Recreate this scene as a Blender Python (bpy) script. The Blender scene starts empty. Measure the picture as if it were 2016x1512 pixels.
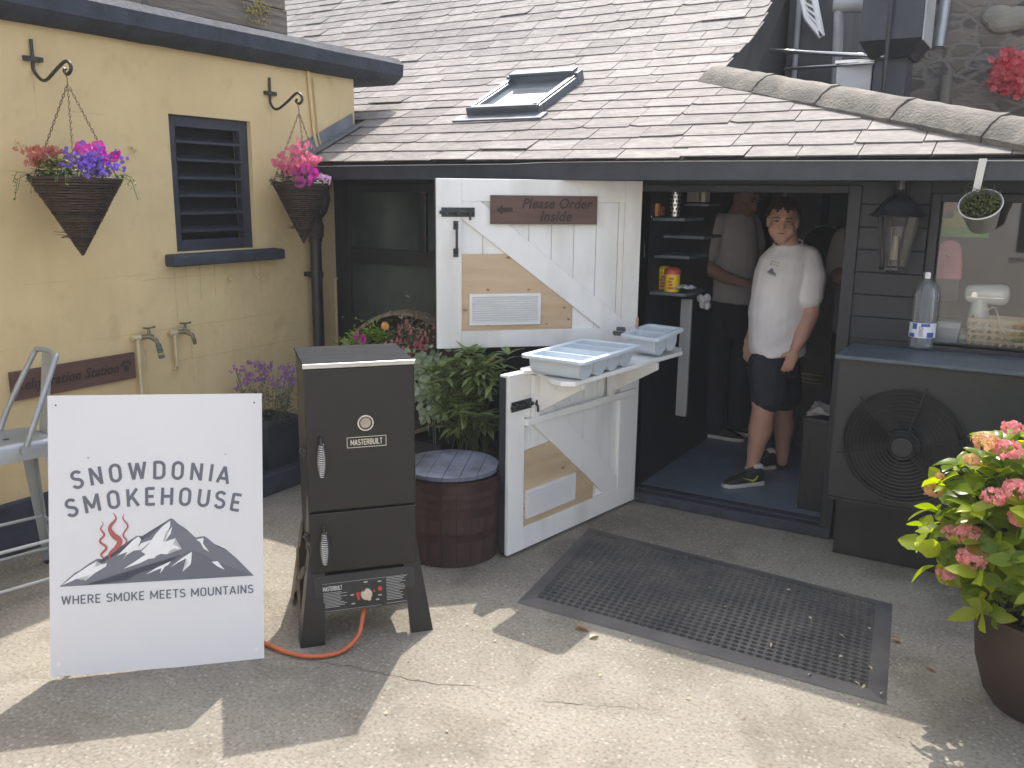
import bpy, bmesh, math, random
from mathutils import Vector, Matrix
R_ = math.radians
PI = math.pi
S = bpy.context.scene
COL = S.collection
rng = random.Random(7)

# ------------------------------------------------------------------ camera, sky, sun, exposure
CAMP = Vector((0, 0, 1.75))
CAMR = Matrix(((0.858, -0.117, 0.501), (0.514, 0.174, -0.840), (0.011, 0.978, 0.209)))
cx_ = CAMR.col[0].normalized()
cz_ = (CAMR.col[2] - cx_ * CAMR.col[2].dot(cx_)).normalized()
cy_ = cz_.cross(cx_)
CAMR = Matrix((cx_, cy_, cz_)).transposed()
cam = bpy.data.cameras.new('camera')
cam.sensor_width = 36.0
cam.lens = 1752 / 2016 * 36.0
cam.clip_start = 0.05
cam.clip_end = 500
camo = bpy.data.objects.new('camera', cam)
COL.objects.link(camo)
camo.matrix_world = Matrix.Translation(CAMP) @ CAMR.to_4x4()
S.camera = camo

SUN_EL, SUN_AZ = R_(55.9), R_(111.6)
W = bpy.data.worlds.new('World')
S.world = W
W.use_nodes = True
nt = W.node_tree
sky = nt.nodes.new('ShaderNodeTexSky')
sky.sky_type = 'NISHITA'
sky.sun_disc = False
sky.sun_elevation = SUN_EL
sky.sun_rotation = PI / 2 - SUN_AZ
sky.air_density = 1.0
sky.dust_density = 3.0
sky.ozone_density = 1.0
bg = nt.nodes['Background']
bg.inputs['Strength'].default_value = 0.15
cloud = nt.nodes.new('ShaderNodeHueSaturation')
cloud.inputs['Saturation'].default_value = 0.55
nt.links.new(sky.outputs[0], cloud.inputs['Color'])
nt.links.new(cloud.outputs[0], bg.inputs['Color'])
sl = bpy.data.lights.new('sun', 'SUN')
sl.energy = 2.1
sl.angle = R_(0.53)
sl.color = (1.0, 0.94, 0.84)
so = bpy.data.objects.new('sun', sl)
COL.objects.link(so)
sd = Vector((math.cos(SUN_EL) * math.cos(SUN_AZ), math.cos(SUN_EL) * math.sin(SUN_AZ), math.sin(SUN_EL)))
so.rotation_euler = sd.to_track_quat('Z', 'Y').to_euler()
so.location = (0, 0, 12)
S.view_settings.view_transform = 'Standard'
S.view_settings.look = 'None'
S.view_settings.exposure = 1.42
S.view_settings.gamma = 1.0
S.cycles.max_bounces = 8
S.cycles.transparent_max_bounces = 12

# ------------------------------------------------------------------ measuring helper: a viewing ray meets a real plane
def ray(px, py):
    return CAMR @ Vector(((px - 1008) / 1752, (756 - py) / 1752, -1))
def onz(px, py, z=0.0):
    d = ray(px, py); return CAMP + d * ((z - CAMP.z) / d.z)
def onx(px, py, x):
    d = ray(px, py); return CAMP + d * ((x - CAMP.x) / d.x)
def ony(px, py, y):
    d = ray(px, py); return CAMP + d * ((y - CAMP.y) / d.y)
def onp(px, py, p0, n):
    d = ray(px, py); p0 = Vector(p0); n = Vector(n); return CAMP + d * ((p0 - CAMP).dot(n) / d.dot(n))

# ------------------------------------------------------------------ materials
MATS = {}
def M(name, c, c2=None, s=6.0, r=0.6, metal=0.0, bump=0.0, bs=60.0, det=5.0, spec=0.5, isl=0.0, rv=0.0,
      stretch=(1, 1, 1), lo=0.35, hi=0.65, bdist=0.01, coat=0.0):
    """procedural paint / wood / metal: noise between two tones, optional per-piece tone, bump"""
    if name in MATS: return MATS[name]
    m = bpy.data.materials.new(name); m.use_nodes = True
    n = m.node_tree.nodes; l = m.node_tree.links
    b = n['Principled BSDF']
    b.inputs['Roughness'].default_value = r
    b.inputs['Metallic'].default_value = metal
    b.inputs['Specular IOR Level'].default_value = spec
    b.inputs['Coat Weight'].default_value = coat
    tc = n.new('ShaderNodeTexCoord')
    mp = n.new('ShaderNodeMapping'); mp.inputs['Scale'].default_value = stretch
    l.new(tc.outputs['Object'], mp.inputs['Vector'])
    if c2 is None: c2 = tuple(x * 0.82 for x in c)
    nz = n.new('ShaderNodeTexNoise'); nz.inputs['Scale'].default_value = s; nz.inputs['Detail'].default_value = det
    l.new(mp.outputs[0], nz.inputs['Vector'])
    rp = n.new('ShaderNodeValToRGB')
    rp.color_ramp.elements[0].position = lo; rp.color_ramp.elements[0].color = (*c, 1)
    rp.color_ramp.elements[1].position = hi; rp.color_ramp.elements[1].color = (*c2, 1)
    l.new(nz.outputs['Fac'], rp.inputs['Fac'])
    out = rp.outputs['Color']
    if isl:
        g = n.new('ShaderNodeNewGeometry')
        hs = n.new('ShaderNodeHueSaturation')
        mr = n.new('ShaderNodeMapRange')
        mr.inputs['To Min'].default_value = 1 - isl; mr.inputs['To Max'].default_value = 1 + isl
        l.new(g.outputs['Random Per Island'], mr.inputs['Value'])
        l.new(mr.outputs[0], hs.inputs['Value']); l.new(out, hs.inputs['Color'])
        out = hs.outputs['Color']
    l.new(out, b.inputs['Base Color'])
    if rv:
        mr2 = n.new('ShaderNodeMapRange')
        mr2.inputs['To Min'].default_value = max(0.02, r - rv); mr2.inputs['To Max'].default_value = min(1, r + rv)
        nz3 = n.new('ShaderNodeTexNoise'); nz3.inputs['Scale'].default_value = s * 3; nz3.inputs['Detail'].default_value = 6
        l.new(mp.outputs[0], nz3.inputs['Vector'])
        l.new(nz3.outputs['Fac'], mr2.inputs['Value']); l.new(mr2.outputs[0], b.inputs['Roughness'])
    if bump:
        nb = n.new('ShaderNodeTexNoise'); nb.inputs['Scale'].default_value = bs; nb.inputs['Detail'].default_value = 6
        l.new(mp.outputs[0], nb.inputs['Vector'])
        bm_ = n.new('ShaderNodeBump'); bm_.inputs['Strength'].default_value = bump; bm_.inputs['Distance'].default_value = bdist
        l.new(nb.outputs['Fac'], bm_.inputs['Height']); l.new(bm_.outputs[0], b.inputs['Normal'])
    MATS[name] = m
    return m

def leafmat(name, c, c2, trans=0.4, r=0.4, dry=None):
    m = bpy.data.materials.new(name); m.use_nodes = True
    n = m.node_tree.nodes; l = m.node_tree.links
    b = n['Principled BSDF']; b.inputs['Roughness'].default_value = r
    g = n.new('ShaderNodeNewGeometry')
    rp = n.new('ShaderNodeValToRGB')
    rp.color_ramp.elements[0].color = (*c, 1); rp.color_ramp.elements[1].color = (*c2, 1)
    if dry:
        rp.color_ramp.elements[1].position = .90
        for p_, k_ in ((.955, c2), (1.0, dry)): e_ = rp.color_ramp.elements.new(p_); e_.color = (*k_, 1)
    l.new(g.outputs['Random Per Island'], rp.inputs['Fac'])
    l.new(rp.outputs[0], b.inputs['Base Color'])
    t = n.new('ShaderNodeBsdfTranslucent')
    hs = n.new('ShaderNodeHueSaturation'); hs.inputs['Saturation'].default_value = 1.15; hs.inputs['Value'].default_value = 1.5
    hs.inputs['Hue'].default_value = 0.485
    l.new(rp.outputs[0], hs.inputs['Color']); l.new(hs.outputs[0], t.inputs['Color'])
    mx = n.new('ShaderNodeMixShader'); mx.inputs[0].default_value = trans
    l.new(b.outputs[0], mx.inputs[1]); l.new(t.outputs[0], mx.inputs[2])
    l.new(mx.outputs[0], n['Material Output'].inputs['Surface'])
    return m

def ground_mat():
    m = bpy.data.materials.new('exposed_aggregate_concrete'); m.use_nodes = True
    n = m.node_tree.nodes; l = m.node_tree.links
    b = n['Principled BSDF']; b.inputs['Roughness'].default_value = 0.9; b.inputs['Specular IOR Level'].default_value = 0.25
    tc = n.new('ShaderNodeTexCoord')
    def noise(s, d=5, dist=0.0):
        x = n.new('ShaderNodeTexNoise'); x.inputs['Scale'].default_value = s; x.inputs['Detail'].default_value = d
        x.inputs['Distortion'].default_value = dist
        l.new(tc.outputs['Object'], x.inputs['Vector']); return x
    def ramp(inp, stops):
        r = n.new('ShaderNodeValToRGB'); e = r.color_ramp.elements
        e[0].position, e[0].color = stops[0][0], (*stops[0][1], 1)
        e[1].position, e[1].color = stops[-1][0], (*stops[-1][1], 1)
        for p, c in stops[1:-1]:
            k = e.new(p); k.color = (*c, 1)
        l.new(inp, r.inputs['Fac']); return r
    base = ramp(noise(1.3, 6, 0.6).outputs['Fac'], [(0.3, (0.195, 0.176, 0.147)), (0.55, (0.274, 0.251, 0.211)), (0.75, (0.306, 0.283, 0.241))])
    fine = ramp(noise(70, 4).outputs['Fac'], [(0.3, (0.62, 0.60, 0.56)), (0.5, (1, 1, 1)), (0.72, (1.18, 1.16, 1.10))])
    mul = n.new('ShaderNodeMix'); mul.data_type = 'RGBA'; mul.blend_type = 'MULTIPLY'; mul.inputs[0].default_value = 0.8
    l.new(base.outputs[0], mul.inputs[6]); l.new(fine.outputs[0], mul.inputs[7])
    vo = n.new('ShaderNodeTexVoronoi'); vo.inputs['Scale'].default_value = 58; vo.inputs['Randomness'].default_value = 1
    l.new(tc.outputs['Object'], vo.inputs['Vector'])
    sep = n.new('ShaderNodeSeparateColor'); l.new(vo.outputs['Color'], sep.inputs[0])
    dist = ramp(vo.outputs['Distance'], [(0.0, (1, 1, 1)), (0.36, (1, 1, 1)), (0.46, (0, 0, 0))])
    pick = ramp(sep.outputs[0], [(0.60, (0, 0, 0)), (0.66, (1, 1, 1))])
    msk = n.new('ShaderNodeMath'); msk.operation = 'MULTIPLY'
    l.new(dist.outputs[0], msk.inputs[0]); l.new(pick.outputs[0], msk.inputs[1])
    peb = ramp(sep.outputs[1], [(0.0, (0.178, 0.155, 0.133)), (0.35, (0.355, 0.333, 0.296)), (0.7, (0.444, 0.422, 0.370)), (1.0, (0.370, 0.311, 0.244))])
    mm = n.new('ShaderNodeMath'); mm.operation = 'MULTIPLY'; mm.inputs[1].default_value = 0.5
    l.new(msk.outputs[0], mm.inputs[0])
    mix = n.new('ShaderNodeMix'); mix.data_type = 'RGBA'
    l.new(mm.outputs[0], mix.inputs[0]); l.new(mul.outputs[2], mix.inputs[6]); l.new(peb.outputs[0], mix.inputs[7])
    st = ramp(noise(2.6, 8, 1.2).outputs['Fac'], [(0.36, (0.74, 0.725, 0.70)), (0.50, (1, 1, 1)), (0.9, (1, 1, 1))])
    mul2 = n.new('ShaderNodeMix'); mul2.data_type = 'RGBA'; mul2.blend_type = 'MULTIPLY'; mul2.inputs[0].default_value = 0.7
    l.new(mix.outputs[2], mul2.inputs[6]); l.new(st.outputs[0], mul2.inputs[7])
    l.new(mul2.outputs[2], b.inputs['Base Color'])
    add = n.new('ShaderNodeMath'); add.operation = 'ADD'
    l.new(msk.outputs[0], add.inputs[0]); l.new(noise(110, 6).outputs['Fac'], add.inputs[1])
    bu = n.new('ShaderNodeBump'); bu.inputs['Strength'].default_value = 0.55; bu.inputs['Distance'].default_value = 0.004
    l.new(add.outputs[0], bu.inputs['Height']); l.new(bu.outputs[0], b.inputs['Normal'])
    return m

def stone_mat():
    m = bpy.data.materials.new('rubble_stone'); m.use_nodes = True
    n = m.node_tree.nodes; l = m.node_tree.links
    b = n['Principled BSDF']; b.inputs['Roughness'].default_value = 0.9
    tc = n.new('ShaderNodeTexCoord')
    mp = n.new('ShaderNodeMapping'); mp.inputs['Scale'].default_value = (7.5, 7.5, 13)
    l.new(tc.outputs['Object'], mp.inputs[0])
    nz = n.new('ShaderNodeTexNoise'); nz.inputs['Scale'].default_value = 1.6; nz.inputs['Detail'].default_value = 3
    l.new(mp.outputs[0], nz.inputs['Vector'])
    mixv = n.new('ShaderNodeMix'); mixv.data_type = 'RGBA'; mixv.inputs[0].default_value = 0.42
    l.new(mp.outputs[0], mixv.inputs[6]); l.new(nz.outputs['Color'], mixv.inputs[7])
    vo = n.new('ShaderNodeTexVoronoi'); vo.feature = 'DISTANCE_TO_EDGE'; vo.inputs['Scale'].default_value = 1.3
    vc = n.new('ShaderNodeTexVoronoi'); vc.inputs['Scale'].default_value = 1.3
    l.new(mixv.outputs[2], vo.inputs['Vector']); l.new(mixv.outputs[2], vc.inputs['Vector'])
    rp = n.new('ShaderNodeValToRGB')
    rp.color_ramp.elements[0].position = 0.04; rp.color_ramp.elements[0].color = (0, 0, 0, 1)
    rp.color_ramp.elements[1].position = 0.17; rp.color_ramp.elements[1].color = (1, 1, 1, 1)
    l.new(vo.outputs['Distance'], rp.inputs[0])
    sep = n.new('ShaderNodeSeparateColor'); l.new(vc.outputs['Color'], sep.inputs[0])
    st = n.new('ShaderNodeValToRGB')
    st.color_ramp.elements[0].color = (0.05, 0.045, 0.043, 1); st.color_ramp.elements[1].color = (0.20, 0.165, 0.135, 1)
    l.new(sep.outputs[0], st.inputs[0])
    mx = n.new('ShaderNodeMix'); mx.data_type = 'RGBA'
    mx.inputs[6].default_value = (0.20, 0.18, 0.155, 1)
    l.new(rp.outputs[0], mx.inputs[0]); l.new(st.outputs[0], mx.inputs[7])
    l.new(mx.outputs[2], b.inputs['Base Color'])
    bu = n.new('ShaderNodeBump'); bu.inputs['Strength'].default_value = 0.5; bu.inputs['Distance'].default_value = 0.02
    l.new(rp.outputs[0], bu.inputs['Height']); l.new(bu.outputs[0], b.inputs['Normal'])
    return m

def glass_mat(name, tint=(1, 1, 1), r=0.02):
    m = bpy.data.materials.new(name); m.use_nodes = True
    n = m.node_tree.nodes; l = m.node_tree.links
    n.remove(n['Principled BSDF'])
    t = n.new('ShaderNodeBsdfTransparent'); t.inputs[0].default_value = (*tint, 1)
    g = n.new('ShaderNodeBsdfGlossy'); g.inputs['Roughness'].default_value = r
    fr = n.new('ShaderNodeFresnel'); fr.inputs['IOR'].default_value = 1.5
    mx = n.new('ShaderNodeMixShader')
    l.new(fr.outputs[0], mx.inputs[0]); l.new(t.outputs[0], mx.inputs[1]); l.new(g.outputs[0], mx.inputs[2])
    l.new(mx.outputs[0], n['Material Output'].inputs['Surface'])
    return m

def wall_mat():
    """painted render: broad tone shifts, faint vertical rain streaks, splash dirt low down, lumpy surface"""
    m = M('yellow_masonry_paint', (0.70, 0.545, 0.295), (0.61, 0.47, 0.25), s=1.6, r=0.8, bump=0.5, bs=9, bdist=0.02, det=8)
    n = m.node_tree.nodes; l = m.node_tree.links; b = n['Principled BSDF']
    src = b.inputs['Base Color'].links[0].from_socket
    tc = n.new('ShaderNodeTexCoord'); mp = n.new('ShaderNodeMapping'); mp.inputs['Scale'].default_value = (9, 9, .55)
    l.new(tc.outputs['Object'], mp.inputs[0])
    nz = n.new('ShaderNodeTexNoise'); nz.inputs['Scale'].default_value = 1.0; nz.inputs['Detail'].default_value = 5; l.new(mp.outputs[0], nz.inputs['Vector'])
    rp = n.new('ShaderNodeValToRGB'); rp.color_ramp.elements[0].position = .55; rp.color_ramp.elements[0].color = (1, 1, 1, 1); rp.color_ramp.elements[1].position = .78; rp.color_ramp.elements[1].color = (.76, .74, .70, 1)
    l.new(nz.outputs['Fac'], rp.inputs[0])
    nz2 = n.new('ShaderNodeTexNoise'); nz2.inputs['Scale'].default_value = 7; nz2.inputs['Detail'].default_value = 8; l.new(tc.outputs['Object'], nz2.inputs['Vector'])
    rp2 = n.new('ShaderNodeValToRGB'); rp2.color_ramp.elements[0].position = .60; rp2.color_ramp.elements[0].color = (1, 1, 1, 1); rp2.color_ramp.elements[1].position = .74; rp2.color_ramp.elements[1].color = (.80, .77, .72, 1)
    l.new(nz2.outputs['Fac'], rp2.inputs[0])
    def mul(a, c, f):
        x = n.new('ShaderNodeMix'); x.data_type = 'RGBA'; x.blend_type = 'MULTIPLY'; x.inputs[0].default_value = f
        l.new(a, x.inputs[6]); l.new(c, x.inputs[7]); return x.outputs[2]
    l.new(mul(mul(src, rp.outputs[0], .22), rp2.outputs[0], .55), b.inputs['Base Color'])
    return m
m_yellow = wall_mat()
m_navy = M('dark_blue_paint', (0.040, 0.046, 0.062), (0.028, 0.033, 0.045), s=7, r=0.42, bump=0.15, bs=40, rv=0.1)
m_navyrough = M('dark_blue_masonry_paint', (0.052, 0.060, 0.080), (0.034, 0.040, 0.054), s=9, r=0.75, bump=0.45, bs=55, rv=0.1, spec=.3)
m_facade = M('dark_blue_wall_paint', (0.016, 0.019, 0.027), (0.011, 0.013, 0.019), s=4, r=0.5, bump=0.15, bs=30)
m_white = M('white_door_paint', (0.85, 0.845, 0.83), (0.60, 0.575, 0.525), s=4, r=0.5, bump=0.2, bs=40, stretch=(1, 1, 0.3), lo=0.50, hi=0.82, det=9)
m_whitep = M('white_plastic', (0.80, 0.80, 0.79), (0.76, 0.76, 0.75), s=4, r=0.35)
m_ply = M('plywood', (0.61, 0.46, 0.30), (0.53, 0.385, 0.24), s=5, r=0.6, stretch=(0.7, 0.7, 5), bump=0.08)
m_knot = M('plywood_knot', (0.25, 0.14, 0.075), (0.38, 0.23, 0.12), s=60, r=0.6)
m_signwood = M('brown_stained_wood', (0.125, 0.068, 0.052), (0.092, 0.049, 0.039), s=4, r=0.55, stretch=(1, 1, 7), bump=0.15, bs=20)
m_burnt = M('burnt_letter', (0.045, 0.026, 0.022), r=0.7)
m_slate = None
m_concrete = M('concrete_ridge_tile', (0.235, 0.21, 0.175), (0.13, 0.12, 0.105), s=7, r=0.9, bump=0.8, bs=70, det=8)
m_lead = M('lead_flashing', (0.16, 0.17, 0.19), (0.24, 0.25, 0.27), s=8, r=0.45, metal=0.5, bump=0.2)
m_black = M('black_paint', (0.016, 0.016, 0.018), (0.026, 0.026, 0.028), s=10, r=0.4, rv=0.1)
m_blackplastic = M('black_plastic', (0.018, 0.018, 0.02), r=0.45)
m_iron = M('black_wrought_iron', (0.022, 0.021, 0.02), (0.045, 0.038, 0.032), s=30, r=0.4, bump=0.3, bs=120)
m_steel = M('brushed_steel', (0.62, 0.62, 0.62), (0.52, 0.52, 0.52), s=15, r=0.3, metal=1.0)
m_brass = M('weathered_brass', (0.24, 0.18, 0.10), (0.16, 0.17, 0.13), s=40, r=0.5, metal=0.6)
m_render = M('dark_grey_render', (0.060, 0.062, 0.068), (0.10, 0.098, 0.10), s=3, r=0.85, bump=0.4, bs=20, stretch=(1.6, 1.6, 0.5))
m_stone = stone_mat()
m_soil = M('dark_soil', (0.03, 0.022, 0.016), (0.05, 0.036, 0.026), s=40, r=0.95, bump=0.8, bs=60)
m_glass = glass_mat('window_glass')
m_darkglass = M('dark_glass_painted_reflection', (0.022, 0.034, 0.031), (0.075, 0.092, 0.085), s=2.6, r=0.2, spec=0.5, stretch=(1, 1, 0.5), lo=0.4, hi=0.7)  # grey-green blotches put blurred reflections into the pane colour
m_greyplank = M('weathered_grey_timber', (0.22, 0.185, 0.15), (0.11, 0.09, 0.075), s=6, r=0.85, stretch=(5, 0.4, 5), bump=0.5, bs=30)

# ------------------------------------------------------------------ mesh helpers
class MB:
    """collects shapes into one mesh"""
    def __init__(s): s.v = []; s.f = []; s.mi = []; s.cur = 0
    def add(s, vs, fs, m=None):
        o = len(s.v)
        s.v += [tuple(m @ Vector(v)) if m is not None else tuple(v) for v in vs]
        s.f += [tuple(i + o for i in f) for f in fs]; s.mi += [s.cur] * len(fs); return s
    def box(s, p0, p1, m=None):
        x0, y0, z0 = p0; x1, y1, z1 = p1
        x0, x1 = min(x0, x1), max(x0, x1); y0, y1 = min(y0, y1), max(y0, y1); z0, z1 = min(z0, z1), max(z0, z1)
        return s.add([(x0, y0, z0), (x1, y0, z0), (x1, y1, z0), (x0, y1, z0), (x0, y0, z1), (x1, y0, z1), (x1, y1, z1), (x0, y1, z1)],
                     [(0, 3, 2, 1), (4, 5, 6, 7), (0, 1, 5, 4), (1, 2, 6, 5), (2, 3, 7, 6), (3, 0, 4, 7)], m)
    def cbox(s, c, size, m=None):
        return s.box([c[i] - size[i] / 2 for i in range(3)], [c[i] + size[i] / 2 for i in range(3)], m)
    def prism(s, poly, d0, d1, axis='y', m=None):
        """2-D outline (a,b) extruded along an axis: y -> (a,d,b), z -> (a,b,d), x -> (d,a,b)"""
        A = sum(poly[i][0] * poly[(i + 1) % len(poly)][1] - poly[(i + 1) % len(poly)][0] * poly[i][1] for i in range(len(poly)))
        if A < 0: poly = poly[::-1]
        k = len(poly)
        P = {'y': lambda a, b, d: (a, d, b), 'z': lambda a, b, d: (a, b, d), 'x': lambda a, b, d: (d, a, b)}[axis]
        lo, hi = min(d0, d1), max(d0, d1)
        if axis == 'y': lo, hi = hi, lo
        vs = [P(a, b, lo) for a, b in poly] + [P(a, b, hi) for a, b in poly]
        fs = [tuple(range(k - 1, -1, -1)), tuple(range(k, 2 * k))] + [(i, (i + 1) % k, k + (i + 1) % k, k + i) for i in range(k)]
        return s.add(vs, fs, m)
    def lathe(s, prof, n=24, m=None, cap=True, a0=0, a1=2 * PI):
        full = abs(a1 - a0 - 2 * PI) < 1e-6; c = n if full else n + 1
        vs = []; fs = []
        for r, z in prof:
            for i in range(c):
                a = a0 + (a1 - a0) * i / n
                vs.append((r * math.cos(a), r * math.sin(a), z))
        for j in range(len(prof) - 1):
            for i in range(n):
                i2 = (i + 1) % c
                fs.append((j * c + i, j * c + i2, (j + 1) * c + i2, (j + 1) * c + i))
        if cap and full:
            if prof[0][0] > 1e-6: fs.append(tuple(range(c - 1, -1, -1)))
            if prof[-1][0] > 1e-6: fs.append(tuple((len(prof) - 1) * c + i for i in range(c)))
        return s.add(vs, fs, m)
    def cyl(s, a, b, r0, r1=None, n=14):
        a = Vector(a); b = Vector(b); d = b - a
        q = d.to_track_quat('Z', 'Y').to_matrix().to_4x4()
        return s.lathe([(r0, 0), (r0 if r1 is None else r1, d.length)], n, Matrix.Translation(a) @ q)
    def tube(s, pts, r, n=8, closed=False, flat=1.0):
        pts = [Vector(p) for p in pts]; k = len(pts)
        rs = r if isinstance(r, (list, tuple)) else [r] * k
        T = []
        for i in range(k):
            if closed: t = pts[(i + 1) % k] - pts[i - 1]
            else: t = pts[min(i + 1, k - 1)] - pts[max(i - 1, 0)]
            T.append(t.normalized() if t.length > 1e-9 else Vector((0, 0, 1)))
        up = Vector((0, 0, 1)) if abs(T[0].z) < 0.9 else Vector((1, 0, 0))
        u = (up - T[0] * up.dot(T[0])).normalized()
        vs = []; fs = []
        for i in range(k):
            u = (u - T[i] * u.dot(T[i])); u = u.normalized() if u.length > 1e-6 else T[i].orthogonal().normalized()
            w = T[i].cross(u)
            for j in range(n):
                a = 2 * PI * j / n
                vs.append(pts[i] + u * (rs[i] * math.cos(a)) + w * (rs[i] * flat * math.sin(a)))
        for i in range(k if closed else k - 1):
            i2 = (i + 1) % k
            for j in range(n):
                fs.append((i * n + j, i * n + (j + 1) % n, i2 * n + (j + 1) % n, i2 * n + j))
        if not closed:
            fs.append(tuple(range(n - 1, -1, -1))); fs.append(tuple((k - 1) * n + j for j in range(n)))
        return s.add(vs, fs)
    def ball(s, c, r, n=12, k=8, m=None):
        r = r if isinstance(r, (list, tuple)) else (r, r, r)
        mm = Matrix.Translation(Vector(c)) @ (m if m is not None else Matrix.Identity(4)) @ Matrix.Diagonal((*r, 1))
        prof = [(math.sin(PI * i / k), -math.cos(PI * i / k)) for i in range(k + 1)]
        prof[0] = (1e-4, -1); prof[-1] = (1e-4, 1)
        return s.lathe(prof, n, mm, cap=True)
    def leaf(s, p, d, nrm, L, Wd, bend=0.15, fold=0.12):
        """one pointed leaf of four triangles + two quads, folded on its midrib"""
        p = Vector(p); d = Vector(d).normalized(); nrm = Vector(nrm)
        side = d.cross(nrm)
        side = side.normalized() if side.length > 1e-6 else d.orthogonal().normalized()
        nn = side.cross(d)
        vs = [p]
        for t, w in ((0.3, 0.85), (0.62, 0.9)):
            c = p + d * (L * t) - nn * (bend * L * t * t)
            vs += [c - side * (Wd * w / 2) + nn * (fold * Wd), c, c + side * (Wd * w / 2) + nn * (fold * Wd)]
        vs.append(p + d * (L * 0.97) - nn * (bend * L * 1.1))
        return s.add(vs, [(0, 2, 1), (0, 3, 2), (1, 2, 5, 4), (2, 3, 6, 5), (4, 5, 7), (5, 6, 7)])
    def leaf_fine(s, p, d, nrm, L, Wd, bend=0.2, fold=0.1, wav=0.06):
        """broad leaf with a rounded toothed outline, cupped along the midrib"""
        p = Vector(p); d = Vector(d).normalized(); nrm = Vector(nrm); side = d.cross(nrm)
        side = side.normalized() if side.length > 1e-6 else d.orthogonal().normalized(); nn = side.cross(d)
        vs = [p]; fs = []; st = ((.07, .36), (.18, .72), (.32, .96), (.47, 1.0), (.61, .88), (.74, .66), (.86, .38), (.94, .17)); ph = rng.uniform(0, 6)
        for i, (t, w) in enumerate(st):
            c = p + d * (L * t) - nn * (bend * L * t * t); ww = w * Wd / 2 * (1 + (.06 if i % 2 else -.03))
            u1 = nn * (fold * Wd * w + wav * Wd * math.sin(ph + 5 * t)); u2 = nn * (fold * Wd * w + wav * Wd * math.sin(ph + 2 + 5 * t))
            vs += [c - side * ww + u1, c - side * ww * .5 + u1 * .3, c, c + side * ww * .5 + u2 * .3, c + side * ww + u2]
        vs.append(p + d * (L * .99) - nn * (bend * L * 1.05)); k = len(st)
        fs += [(0, 1 + j + 1, 1 + j) for j in range(4)]
        for i in range(k - 1):
            a = 1 + 5 * i; fs += [(a + j, a + j + 1, a + 6 + j, a + 5 + j) for j in range(4)]
        a = 1 + 5 * (k - 1); fs += [(a + j, a + j + 1, len(vs) - 1) for j in range(4)]
        return s.add(vs, fs)
    def disc(s, c, nrm, r, n=8, dish=0.0, ry=None):
        c = Vector(c); nrm = Vector(nrm).normalized(); u = nrm.orthogonal().normalized(); w = nrm.cross(u)
        vs = [c - nrm * dish * r] + [c + u * (r * math.cos(2 * PI * i / n)) + w * ((ry or r) * math.sin(2 * PI * i / n)) for i in range(n)]
        return s.add(vs, [(0, 1 + i, 1 + (i + 1) % n) for i in range(n)])
    def build(s, name, mat, parent=None, smooth=None, bevel=0.0, seg=2):
        me = bpy.data.meshes.new(name); me.from_pydata(s.v, [], s.f)
        for m in (mat if isinstance(mat, (list, tuple)) else [mat]): me.materials.append(m)
        if s.mi and max(s.mi): me.polygons.foreach_set('material_index', s.mi)
        me.validate(); me.update()
        if smooth is not None:
            me.polygons.foreach_set('use_smooth', [True] * len(me.polygons))
            if smooth < 170: me.set_sharp_from_angle(angle=R_(smooth))
        o = bpy.data.objects.new(name, me); COL.objects.link(o)
        if parent is not None: o.parent = parent
        if bevel:
            b = o.modifiers.new('bevel', 'BEVEL'); b.width = bevel; b.segments = seg; b.limit_method = 'ANGLE'; b.angle_limit = R_(40)
        return o

def tag(o, label=None, cat=None, group=None, kind=None):
    if label: o['label'] = label
    if cat: o['category'] = cat
    if group: o['group'] = group
    if kind: o['kind'] = kind
    return o
def thing(name, label, cat, loc=(0, 0, 0), rotz=0.0, group=None, rot=None):
    o = bpy.data.objects.new(name, None); COL.objects.link(o)
    o.empty_display_size = 0.1
    o.location = loc; o.rotation_euler = rot if rot else (0, 0, rotz)
    return tag(o, label, cat, group)
def frame_of(loc, rotz):
    return Matrix.Translation(Vector(loc)) @ Matrix.Rotation(rotz, 4, 'Z')

def text_geo(body, size=1.0, bold=0.0, shear=0.0, sx=1.0, spacing=1.0, ext=0.001, align='CENTER'):
    """outline letters as verts, faces in the x-z plane facing -y (y = depth)"""
    cu = bpy.data.curves.new('txt', 'FONT'); cu.body = body; cu.size = size; cu.shear = shear; cu.offset = bold
    cu.space_character = spacing; cu.extrude = ext; cu.align_x = align; cu.align_y = 'CENTER'; cu.resolution_u = 4
    ob = bpy.data.objects.new('txt', cu); COL.objects.link(ob)
    dg = bpy.context.evaluated_depsgraph_get(); dg.update()
    me = bpy.data.meshes.new_from_object(ob.evaluated_get(dg))
    vs = [(v.co.x * sx, -v.co.z, v.co.y) for v in me.vertices]
    fs = [tuple(p.vertices) for p in me.polygons]
    bpy.data.objects.remove(ob); bpy.data.curves.remove(cu); bpy.data.meshes.remove(me)
    return vs, fs

def arc(c, r, a0, a1, n, plane='xz'):
    out = []
    for i in range(n + 1):
        a = a0 + (a1 - a0) * i / n
        p = (r * math.cos(a), r * math.sin(a))
        out.append({'xz': (c[0] + p[0], c[1], c[2] + p[1]), 'xy': (c[0] + p[0], c[1] + p[1], c[2]), 'yz': (c[0], c[1] + p[0], c[2] + p[1])}[plane])
    return out

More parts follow.
